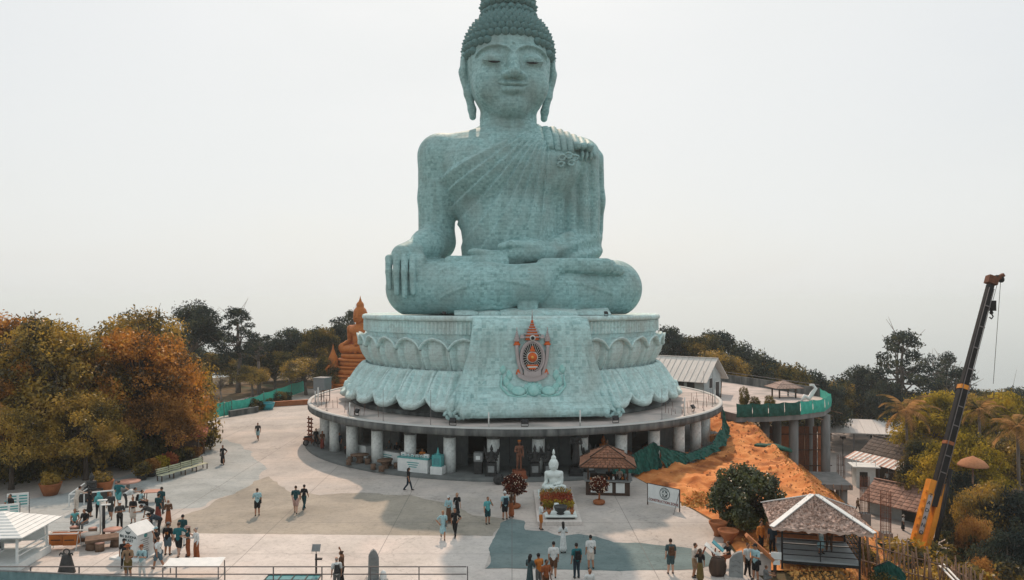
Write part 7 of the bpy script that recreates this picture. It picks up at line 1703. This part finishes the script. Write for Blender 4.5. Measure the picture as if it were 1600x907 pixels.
for i, (px, py, Y, l) in enumerate([(1314, 762, 84, 'bundle of rusty rebar left of the white cabin'), (1351, 802, 74, 'bundle of rusty rebar behind the thatched pavilion ridge'), (1384, 832, 66, 'bundle of rusty rebar nearest the bamboo fence')]):
    p = dp(px, py, Y); o = thing('rebar_column', l, 'rebar', p, 0, 'rebar column starts'); rods = rb.mesh('rods', M_RUST)
    link('rods', rods, o); b = MB(); b.box((0, 0, -2.6), (.85, .85, 5.2)); b.build('stub', M_CONCD, o)
# lower road
ZR = -11.0
M_ROADC = paving('lower_road_concrete', (.44, .40, .37), (.38, .35, .33), (.47, .41, .37))
tag(sheet('lower_road', [tuple(gp(px, py, ZR).xy)+(0,) for px, py in ((1262, 690), (1285, 660), (1330, 652), (1400, 668), (1420, 700), (1425, 760), (1460, 820), (1520, 900), (1440, 900), (1370, 860), (1310, 800), (1262, 740))], ZR, M_ROADC), kind='structure')
p0 = gp(1296, 674, ZR); p1 = gp(1345, 666, ZR); o = thing('road_barrier', 'low white concrete barrier along the far side of the lower road', 'barrier', tuple(p0)); v = p1-p0
for k in range(6): q = v*(k+.5)/6; b = MB(); b.box((q.x, q.y, .5), (v.length/6-.05, .3, 1.0), rz=math.atan2(v.y, v.x)); b.build('barrier_block', M_WHITE, o)
def gable_shop(name, label, loc, rz, L_, D_, he, hr, roofm, n, over=.8, wallm=None):
    o = thing(name, label, 'shop', loc, rz, 'shops on the lower road'); wallm = wallm or M_WOOD; b = MB()
    b.add([(-L_/2, -D_/2, 0), (L_/2, -D_/2, 0), (L_/2, D_/2, 0), (-L_/2, D_/2, 0), (-L_/2, -D_/2, he), (L_/2, -D_/2, he), (L_/2, D_/2, he), (-L_/2, D_/2, he), (L_/2, 0, hr), (-L_/2, 0, hr)], [(0, 1, 5, 4), (1, 2, 6, 8, 5), (2, 3, 7, 6), (3, 0, 4, 9, 7)]); b.build('wall', wallm, o)
    for s in (-1, 1):
        for r_ in range(7):
            t0, t1 = r_/7, min(1, (r_+1.1)/7); D3 = D_/2+over; sl = (hr-he)/(D_/2); z0 = he-over*sl
            y0, y1 = s*D3*(1-t0), s*D3*(1-t1); z_0, z_1 = z0+(hr-z0)*t0+.1, z0+(hr-z0)*t1+.05; W_ = L_/2+.6
            for k in range(n):
                a0, a1 = -W_+2*W_*k/n, -W_+2*W_*(k+1)/n-.04; m_ = (a0+a1)/2
                b = MB(); b.add([(a0, y0, z_0), (m_, y0, z_0+.07), (a1, y0, z_0), (a1, y1, z_1), (m_, y1, z_1+.05), (a0, y1, z_1), (a0, y0, z_0-.08), (a1, y0, z_0-.08)], [(0, 1, 4, 5), (1, 2, 3, 4), (0, 6, 7, 2, 1)]); b.build('roof_tile', roofm, o)
    b = MB(); b.bar((-L_/2-.6, 0, hr+.15), (L_/2+.6, 0, hr+.15), .3, .12); b.build('ridge_cap', roofm, o); return o
M_OLDTILE = mat('old_grey_tile', (.13, .105, .09), (.085, .07, .062), scale=3, rough=.9, rnd=.2)
p = dp(1402, 752, 100); o = gable_shop('long_shop', 'long shop with a dark tiled roof and striped awnings on the lower road', (p.x+4.2, 104, ZR), R(112), 12, 6.0, 3.0, 5.2, M_OLDTILE, 12)
for k in range(8):
    q = thing('striped_awning', 'pink and white shop awning on the lower road, %s from the camera' % ['first', 'second', 'third', 'fourth', 'fifth', 'sixth', 'seventh', 'eighth'][k], 'awning', o.matrix_basis @ Vector((-5.6+k*1.55, 3.7, 0)), R(112), 'awnings on the lower road')
    for j in range(4):
        b = MB(); x0 = j*.36; vs = [(x0, -.2, 3.3), (x0+.35, -.2, 3.3), (x0+.35, 1.9, 2.5), (x0, 1.9, 2.5)]; b.add(vs+[(x, y, z+.04) for x, y, z in vs], [(4, 5, 6, 7), (3, 2, 1, 0), (2, 3, 7, 6), (1, 2, 6, 5), (0, 4, 7, 3)]); b.build('stripe', M_PINKT if j % 2 else M_WHITE, q)
    b = MB(); b.bar((.05, 1.85, 0), (.05, 1.85, 2.5), .06); b.build('awning_post', M_ROD, q)
p = dp(1450, 800, 84); o = gable_shop('tiled_stall', 'stall with a long brown tiled roof behind the crane base', (p.x+.4, 86, ZR), R(125), 10, 4.8, 2.1, 3.5, mat('pinkish_tile', (.36, .22, .17), (.28, .165, .125), scale=3, rough=.85, rnd=.2), 14, 1.0, M_WALLW)
b = MB(); b.box((-1.5, 2.42, 1.0), (5.0, .1, 1.7)); b.build('dark_opening', M_DARK, o)
o = thing('long_white_roof', 'long white metal roof at the far end of the lower road', 'roof', (61, 124, ZR), R(-14))
for k in range(10): b = MB(); b.box((-11+k*2.2, 0, 4.2), (2.16, 6, .14), rot=Matrix.Rotation(R(14), 3, 'X')); b.build('roof_sheet', M_WROOF, o)
for k in range(5): b = MB(); b.bar((-10+k*5, -2.6, 0), (-10+k*5, -2.6, 3.5), .2); b.build('post', M_ROD, o)
# white cabin with rooftop frame
p = gp(1349, 763, ZR); o = thing('white_cabin', 'small white cabin with a railed roof on the lower road', 'cabin', (p.x+.6, p.y+1.2, ZR), R(-10)); b = MB(); b.box((0, 0, 1.35), (2.4, 2.2, 2.7)); b.build('cabin_wall', M_WHITE, o); b = MB(); b.box((0, 0, 2.78), (3.4, 3.0, .14)); b.build('roof', M_WHITE, o)
f = MB(); f.box((-.3, -1.12, 1.1), (1.0, .06, 2.0)); f = f.build('door', M_BLACKM, o); b = MB(); b.box((.1, -1.17, 1.1), (.06, .04, .2)); b.build('handle', M_WHITE, f)
for sx in (-1.2, 1.2):
    for sy in (-1, 1): b = MB(); b.bar((sx, sy, 2.8), (sx, sy, 3.7), .06); b.build('roof_post', M_WHITE, o)
for sy in (-1, 1): b = MB(); b.bar((-1.2, sy, 3.7), (1.2, sy, 3.7), .06); b.build('roof_rail', M_WHITE, o)
p = gp(1369, 767, ZR); scooter('scooter parked beside the white cabin on the lower road', (p.x, p.y, ZR), 1.2, 'parked scooters')
person('person in black outside the long shop on the lower road', tuple(gp(1382, 765, ZR)), 20, 1.75, 'black', 'black', 'trousers', 'short', group='people on the lower road')
person('person in white outside the long shop on the lower road', tuple(gp(1386, 757, ZR)), 330, 1.7, 'white', 'dgrey', 'trousers', 'short', group='people on the lower road')
person('person in pale hat and dark clothes by the tiled stall', tuple(gp(1411, 829, ZR)), 60, 1.65, 'white', 'black', 'long', 'long', hat=('brim', 'cream'), group='people on the lower road')
person('person walking past the rebar on the lower road', tuple(gp(1340, 800, ZR)), 30, 1.65, 'tan', 'brown', 'trousers', 'short', pose='walk', group='people on the lower road')
p = gp(1317, 728, ZR); o = thing('street_lamp', 'black street lamp on the lower road', 'street lamp', tuple(p)); b = MB(); b.lathe([(.08, 0), (.06, 4.2)], n=8); b.build('pole', M_BLACKM, o); b = MB(); b.box((0, 0, 4.3), (.7, .5, .35)); b.build('lamp_head', M_BLACKM, o)
# crane
cb_, ct_ = dp(1437, 862, 62), dp(1549, 440, 66); ax_ = (ct_-cb_).normalized(); side = Vector((1, 0, 0)); side = (side-ax_*side.dot(ax_)).normalized(); fwd = ax_.cross(side)
o = thing('mobile_crane', 'tall telescopic crane with orange lower boom and black upper boom', 'crane', (cb_.x, cb_.y, -10.5)); org = Vector(o.location)
def boomseg(name, t0, t1, w, m, w2=None):
    a = cb_.lerp(ct_, t0)-org; c = cb_.lerp(ct_, t1)-org; w2 = w2 or w; q = Matrix((side, fwd, ax_)).transposed(); b = MB(); L_ = (c-a).length
    vs = []
    for zz, ww in ((0, w), (L_, w2)):
        for k in range(8):
            sx = (1, .7, -.7, -1, -1, -.7, .7, 1)[k]; sy = (.7, 1, 1, .7, -.7, -1, -1, -.7)[k]; vs.append(q @ Vector((sx*ww/2, sy*ww*.6, zz))+a)
    b.add(vs, [(k, (k+1) % 8, 8+(k+1) % 8, 8+k) for k in range(8)]+[tuple(reversed(range(8))), tuple(range(8, 16))]); return b.build(name, m, o)
boomseg('boom_section', .16, .60, .68, M_CRANEB); boomseg('boom_section', .59, .985, .55, M_CRANEB, .5); boomseg('boom_collar', .585, .60, .76, M_CRANEY); boomseg('boom_collar', .38, .392, .74, M_TERRA)
q3 = Matrix((side, fwd, ax_)).transposed()
for s in (-.52, .36): a = cb_.lerp(ct_, -.14)-org; c = cb_.lerp(ct_, .245)-org; b = MB(); b.box((a+c)/2+side*s, (.56 if s < 0 else .42, .8, (c-a).length), rot=q3); b.build('boom_base_side', M_CRANEY, o)
for k in range(6): a = cb_.lerp(ct_, .05+.03*k)-org+side*-.86; b = MB(); b.box(a-fwd*.2, (.16, .3, .2), rot=q3); b.build('cleat', M_CRANEY, o)
b = MB(); c0 = cb_.lerp(ct_, .125)-org; b.box(c0-side*.52-fwd*.42, (.34, .06, 3.2), rot=q3); b.build('name_plate', M_EGREY, o)
eR = Matrix((ax_, -side, -fwd)).transposed() if True else None
for i, ch in enumerate('TADANO'):
    e_ = Matrix((side, ax_, -fwd)).transposed()
    pos = cb_.lerp(ct_, .19-.026*i)-org-side*.52-fwd*.46; text_obj(ch, .44, M_TEXT, o, pos, e_.to_euler())
b = MB(); a = ct_-org; b.box(a+ax_*.1, (.85, .7, .7), rot=q3); b.bar(a+ax_*.3+side*.3, a+ax_*.95+side*.85, .3); b.build('boom_head', M_RUST, o)
for s in (-.3, .3): b = MB(); b.lathe([(.28, 0), (.28, .1)], n=14); link('sheave', b.mesh('sheave', M_CRANEB), o, a+ax_*.45+side*(.55+s*.6), (PI/2, 0, 0))
hk = dp(1549, 478, 66)-org
for s in (-.12, .12): b = MB(); b.bar(a+side*.5+Vector((s, 0, .3)), hk+Vector((s, 0, .4)), .03); b.build('hoist_rope', M_CRANEB, o)
b = MB(); b.box(hk, (.62, .4, .9)); b.lathe([(.12, -.75), (.16, -.6), (.1, -.45)], hk, 10); b.tube([hk+Vector((0, 0, -.7)), hk+Vector((.16, 0, -.95)), hk+Vector((0, 0, -1.15)), hk+Vector((-.16, 0, -1.0))], .06, 6); b.build('hook_block', M_CRANEB, o)
b = MB(); b.bar(a+side*.85+Vector((0, 0, .6)), dp(1552, 600, 66)-org, .03); b.build('whip_line', M_CRANEB, o)
b = MB(); b.box((-.6, 0, 1.9), (3.4, 5.0, 2.2)); b.build('slew_body', M_CRANEY, o); b = MB(); b.box((-1.6, -2.9, 2.2), (1.3, 1.8, 2.2)); b.build('cab', M_CRANEY, o); b = MB(); b.box((-.4, .8, .6), (2.9, 9.0, .7)); b.build('carrier', M_CRANEB, o)
for yy in (-2.8, -1.2, 2.6, 4.2):
    for s in (-1.75, .95): b = MB(); b.lathe([(.58, -.2), (.58, .2)], n=16); link('wheel', b.mesh('wheel', M_BLACKM), o, (s, yy, .5), (0, PI/2, 0))
for s in (-.30, .26): b = MB(); pa = cb_.lerp(ct_, .2)-org+side*s-fwd*.46; pb = cb_.lerp(ct_, .97)-org+side*s*.75-fwd*.38; b.tube([pa, pa.lerp(pb, .3)+fwd*-.06, pa.lerp(pb, .7), pb], .035, 5); b.build('boom_rope', M_ROD, o)
for t in (.28, .34, .45, .52, .66, .74, .82, .9): b = MB(); b.box(cb_.lerp(ct_, t)-org-fwd*.42, (.5, .05, .09), rot=q3); b.build('boom_bracket', M_ROD, o)
b = MB(); b.tube([cb_.lerp(ct_, -.1)-org+side*1.15-fwd*.2, cb_.lerp(ct_, .3)-org+side*.45-fwd*.5], [.2, .16], 10); b.build('luffing_cylinder', M_CRANEB, o)
# thatched pavilion on stilts
o = thing('thatched_pavilion', 'stilted viewing pavilion with a hipped palm-thatch roof and white ridges', 'pavilion', (16.1, 40.2, 0), R(-13)); fz = .55
b = MB()
for k in range(14): q = MB(); q.box((0, -1.75+k*.27, fz), (3.8, .25, .08)); q.build('floor_board', mat('grey_boards', (.30, .33, .34), (.22, .25, .26), scale=4, rough=.8, stretch=(.2, 1, 1)), o)
for sx in (-1.85, 1.85):
    for sy in (-1.85, 1.85): b = MB(); b.bar((sx, sy, -5.5), (sx, sy, 2.35), .09); b.build('post', M_BLACKM, o)
for zz in (.85, 1.12, 1.4, 1.62):
    b = MB(); b.bar((-1.85, -1.85, zz), (1.85, -1.85, zz), .04); b.bar((1.85, -1.85, zz), (1.85, 1.85, zz), .04); b.bar((-1.85, 1.85, zz), (1.85, 1.85, zz), .04); b.build('rail', M_BLACKM, o)
b = MB(); b.bar((0, -1.85, .55), (0, -1.85, 1.62), .05); b.bar((-1.85, -1.85, .45), (1.85, -1.85, .45), .14); b.build('rail_post', M_BLACKM, o)
b = MB(); b.box((0, 1.9, 1.0), (3.6, .04, .8)); b.build('back_boards', M_TERRA, o)
W_, D_, zE, zT = 2.4, 2.4, 2.28, 3.42; RX = .12
def roof_pt(side, u, t):
    if side in (0, 2): s = -1 if side == 0 else 1; w = W_*(1-t)+RX*t; return Vector((u*w, s*D_*(1-t), zE+(zT-zE)*t))
    s = -1 if side == 1 else 1; d = D_*(1-t); return Vector((s*(W_*(1-t)+RX*t), u*d, zE+(zT-zE)*t))
r_ = random.Random(5)
for side in range(4):
    for k in range(8):
        t0, t1 = k/8-.015, min(1, (k+1.25)/8); rows = []
        for j, t in enumerate((t0, t1)):
            rows.append([roof_pt(side, -1+2*i/36, max(0, t))+Vector((0, 0, .07-.07*j+r_.uniform(-.035, .035)-(.05*r_.random() if j == 0 else 0))) for i in range(37)])
        rows.insert(0, [p+Vector((0, 0, -.09-.07*r_.random())) for p in rows[0]])
        b = MB(); b.grid(rows, smooth=False); b.build('thatch_course', M_THATCH, o)
pts = []
for _ in range(5200): side = r_.randrange(4); p = roof_pt(side, r_.uniform(-1, 1), r_.uniform(0, .97)); pts.append(p+Vector((0, 0, .06)))
rr = np.random.default_rng(5); P = np.float32(pts); V = leaves(P, .22, rr, .6); t_ = tag(link('loose_thatch', mesh_np('loose_thatch', V, np.arange(len(V)).reshape(-1, 4), [M_THATCH], False), o), kind='stuff')
for sx in (-1, 1):
    for sy in (-1, 1): b = MB(); b.bar(Vector((sx*W_*1.01, sy*D_*1.01, zE+.10)), Vector((sx*RX, 0, zT+.12)), .28, .05); b.build('ridge_board', M_WHITE, o)
person('woman in white dress inside the thatched pavilion', (16.2, 39.6, fz+.04), 20, 1.62, 'white', 'lblue', 'dress', 'long', arms=('down', 'hip'), group='people at the pavilion')
person('man in rust shirt inside the thatched pavilion', (16.8, 40.0, fz+.04), 340, 1.66, 'rust', 'brown', 'trousers', 'short', group='people at the pavilion')
person('person in yellow-orange jacket behind the wooden board', (13.6, 41.3, .1), 20, 1.7, 'orange', 'black', 'trousers', 'short', sleeve='long', group='people at the pavilion')
person('person in navy behind the wooden board', (14.1, 40.9, .1), 320, 1.66, 'navy', 'black', 'trousers', 'short', group='people at the pavilion')
# pale wall with leaning wooden board and small signs
o = thing('board_hut', 'pale wall carrying a slanted orange wooden board with small white signs', 'booth', (12.55, 37.9, 0), R(-8)); b = MB(); b.box((0, .3, .55), (.95, .2, 1.1)); b.build('pale_wall', M_P2, o)
b = MB(); b.box((-.1, .1, 1.45), (1.75, .5, .16), rot=Matrix.Rotation(R(42), 3, 'Y')); b.build('slanted_board', mat('orange_wood', (.42, .17, .07), (.34, .13, .05), scale=3, rough=.6), o)
b = MB(); b.bar((.62, 0, 0), (.62, 0, 1.3), .14); b.build('sign_post', M_WOOD, o); b = MB(); b.box((.66, -.1, 1.12), (.5, .04, .36)); b.build('upper_sign', M_WHITE, o); b = MB(); b.box((.68, -.1, .78), (.34, .04, .22)); b.build('lower_sign', M_WHITE, o)
o = thing('pale_stele', 'pale carved marker stone with curved top at the lower right', 'stele', (11.15, 37.6, 0), R(-14)); b = MB(); pr = [(-.36, 0), (.34, 0), (.34, 1.05), (.30, 1.42), (.1, 1.36), (-.14, 1.22), (-.32, .95)]
b.add([(x, -.12, z) for x, z in pr]+[(x*.94, .12, z) for x, z in pr], [tuple(range(7)), tuple(reversed(range(7, 14)))]+[(i, i+7, (i+1) % 7+7, (i+1) % 7) for i in range(7)]); b.build('slab', M_GREY, o); b = MB(); b.box((0, 0, .06), (1.1, .6, .12)); b.build('foot', M_P2, o)
for k in range(3): b = MB(); b.tube([(-.2, -.13, .4+k*.25), (.0, -.14, .5+k*.25), (.2, -.13, .38+k*.25)], .02, 5); b.build('carving', M_GREY, o)
# easel frame with slanted boards
o = thing('sign_easel', 'slanted white and blue board on a red-legged easel at the lower right', 'easel', (10.15, 38.6, 0), R(-25))
for s in (-1, 1): b = MB(); b.bar((s*.45-.3, -.5, 0), (s*.25, 0, 1.25), .06); b.build('leg', M_REDWOOD, o)
b = MB(); b.bar((.2, .6, 0), (0, .05, 1.25), .06); b.build('rear_leg', M_REDWOOD, o); b = MB(); b.box((.1, 0, 1.15), (.9, .5, .05), rot=Matrix.Rotation(R(35), 3, 'Y')); b.build('white_board', M_WHITE, o); b = MB(); b.box((.35, .15, 1.32), (.7, .4, .05), rot=Matrix.Rotation(R(38), 3, 'Y')); b.build('blue_board', mat('board_blue', (.08, .30, .36)), o)
o = thing('wicker_basket', 'dark round wicker basket chair beside the easel', 'basket', (10.35, 38.0, 0)); b = MB(); b.lathe([(.3, 0), (.42, .2), (.46, .5), (.38, .8), (.3, .9), (.26, .85)], n=16, sy=.6); b.build('basket_body', M_WOOD, o); b = MB(); b.tube([(.34*math.cos(a), -.05, .9+.12*math.sin(a)) for a in [k*PI/6 for k in range(7)]], .03, 5); b.build('handle', M_WOOD, o)
# bamboo fence on the slope and white pipe
FA, FB, FC = Vector((19.6, 44.8, 0)), Vector((26.4, 45.6, 0)), Vector((25.6, 41.0, 0)); kk = 0
o = thing('bamboo_fence', 'rough bamboo pole fence on the slope below the crane', 'fence', (0, 0, 0)); r_ = random.Random(9)
bm_ = MB(); bm_.tube([(0, 0, -1.2), (.02, 0, .9), (0, .02, 2.2)], [.05, .045, .04], 6); bm_ = bm_.mesh('pole', M_BAMBOO)
for a, c, n, z0, z1 in ((FA, FB, 34, -1.9, -3.9), (FB, FC, 24, -3.9, -3.4)):
    for k in range(n):
        t = k/n; p = a.lerp(c, t); q = link('pole', bm_, o, (p.x, p.y+r_.uniform(-.12, .12), z0+(z1-z0)*t)); q.rotation_euler = (r_.uniform(-.1, .1), r_.uniform(-.12, .12), 0); q.scale = (1, 1, r_.uniform(.75, 1.2))
    for zz in (.7, 1.7): b = MB(); b.tube([(a.x, a.y-.08, z0+zz), (c.x, c.y-.08, z1+zz)], .045, 6); b.build('rail', M_BAMBOO, o)
o = thing('white_pipe', 'pair of white pipes running down beside the bamboo fence', 'pipe', (0, 0, 0))
for s in (0, .28): b = MB(); b.tube([(26.0+s, 46, -2.2), (25.6+s, 43.5, -2.4), (25.2+s, 41, -2.9), (25.0+s, 38, -3.4)], .07, 7); b.build('pipe_run', M_WHITE, o)
for i, (X, Y, z, pr, s, l) in enumerate([(23, 47.5, -4.2, 'shrub', 1.0, 'dry shrub behind the bamboo fence'), (20.8, 46.4, -2.2, 'shrub2', .8, 'dark shrub right of the thatched pavilion'), (27.5, 48, -6.0, 'shrub', 1.5, 'leafy shrub at the far end of the bamboo fence'), (28, 44, -5, 'shrub', 1.5, 'orange leafy shrub right of the white pipes'), (21, 42.8, -3.2, 'shrub2', .7, 'low shrub in front of the bamboo fence'), (33, 58, -10, 'shrub2', 2.2, 'dark shrub hiding the crane carrier'), (30, 56, -9, 'shrub', 2.2, 'olive shrub left of the crane base'), (37.5, 60, -10.5, 'shrub2', 2.6, 'dark shrub right of the crane base'), (30, 40, -6, 'shrub2', 2.4, 'dark shrub in the bottom right corner'), (34, 45, -8, 'shrub', 2.6, 'orange-olive shrub at the bottom right')]):
    plant_tree('shrub', PT[pr], l, 'shrub', (X, Y, z), s, i, 'shrubs on the slope')
net('green net patch hung on poles below the rebar', [(25, 56, -3.6), (28.5, 57, -4.6), (30, 57, -5.2)], [(25, 56, -6.2), (28.5, 57, -6.8), (30, 57, -7)], M_NET, kfold=.12)
net('green net draped at the foot of the bamboo fence', [(20.9, 43.6, -1.5), (21.6, 43.4, -1.1), (22.4, 43.6, -1.6)], [(20.5, 43.0, -3.0), (21.6, 42.6, -3.1), (22.8, 43.0, -3.1)], M_NET, kfold=.15)
o = thing('net_roll', 'rolled green net lying on the orange bank', 'roll', (24.2, 69.5, .35), R(-52)); b = MB()
for k in range(5): b.tube([(-1.9+.1*k, -.3+k*.15, .05*(k % 2)), (0, -.25+k*.13, .12+.05*(k % 3)), (1.9-.15*k, -.3+k*.16, .02)], [.16, .2, .12], 7)
b.build('rolled_net', M_NET, o); b = MB(); b.tube([(0, -.5, .1), (0, 0, .36), (0, .5, .1)], .03, 5); b.build('tie', M_BLACKM, o)
# straw parasol on the slope
p = dp(1520, 716, 72); o = thing('straw_parasol', 'orange straw parasol among the trees on the right slope', 'parasol', (p.x, p.y, -10)); zz = p.z+10; b = MB(); b.lathe([(1.35, -.75), (1.28, -.6), (1.0, -.28), (.6, -.05), (.2, .12), (.02, .22)], (0, 0, zz), 22); b.build('thatch', mat('orange_straw', (.42, .20, .10), (.32, .15, .075), scale=5, rough=.95, bump=.4), o); b = MB(); b.lathe([(.1, 0), (.08, zz)], n=8); b.build('pole', M_BAMBOO, o)
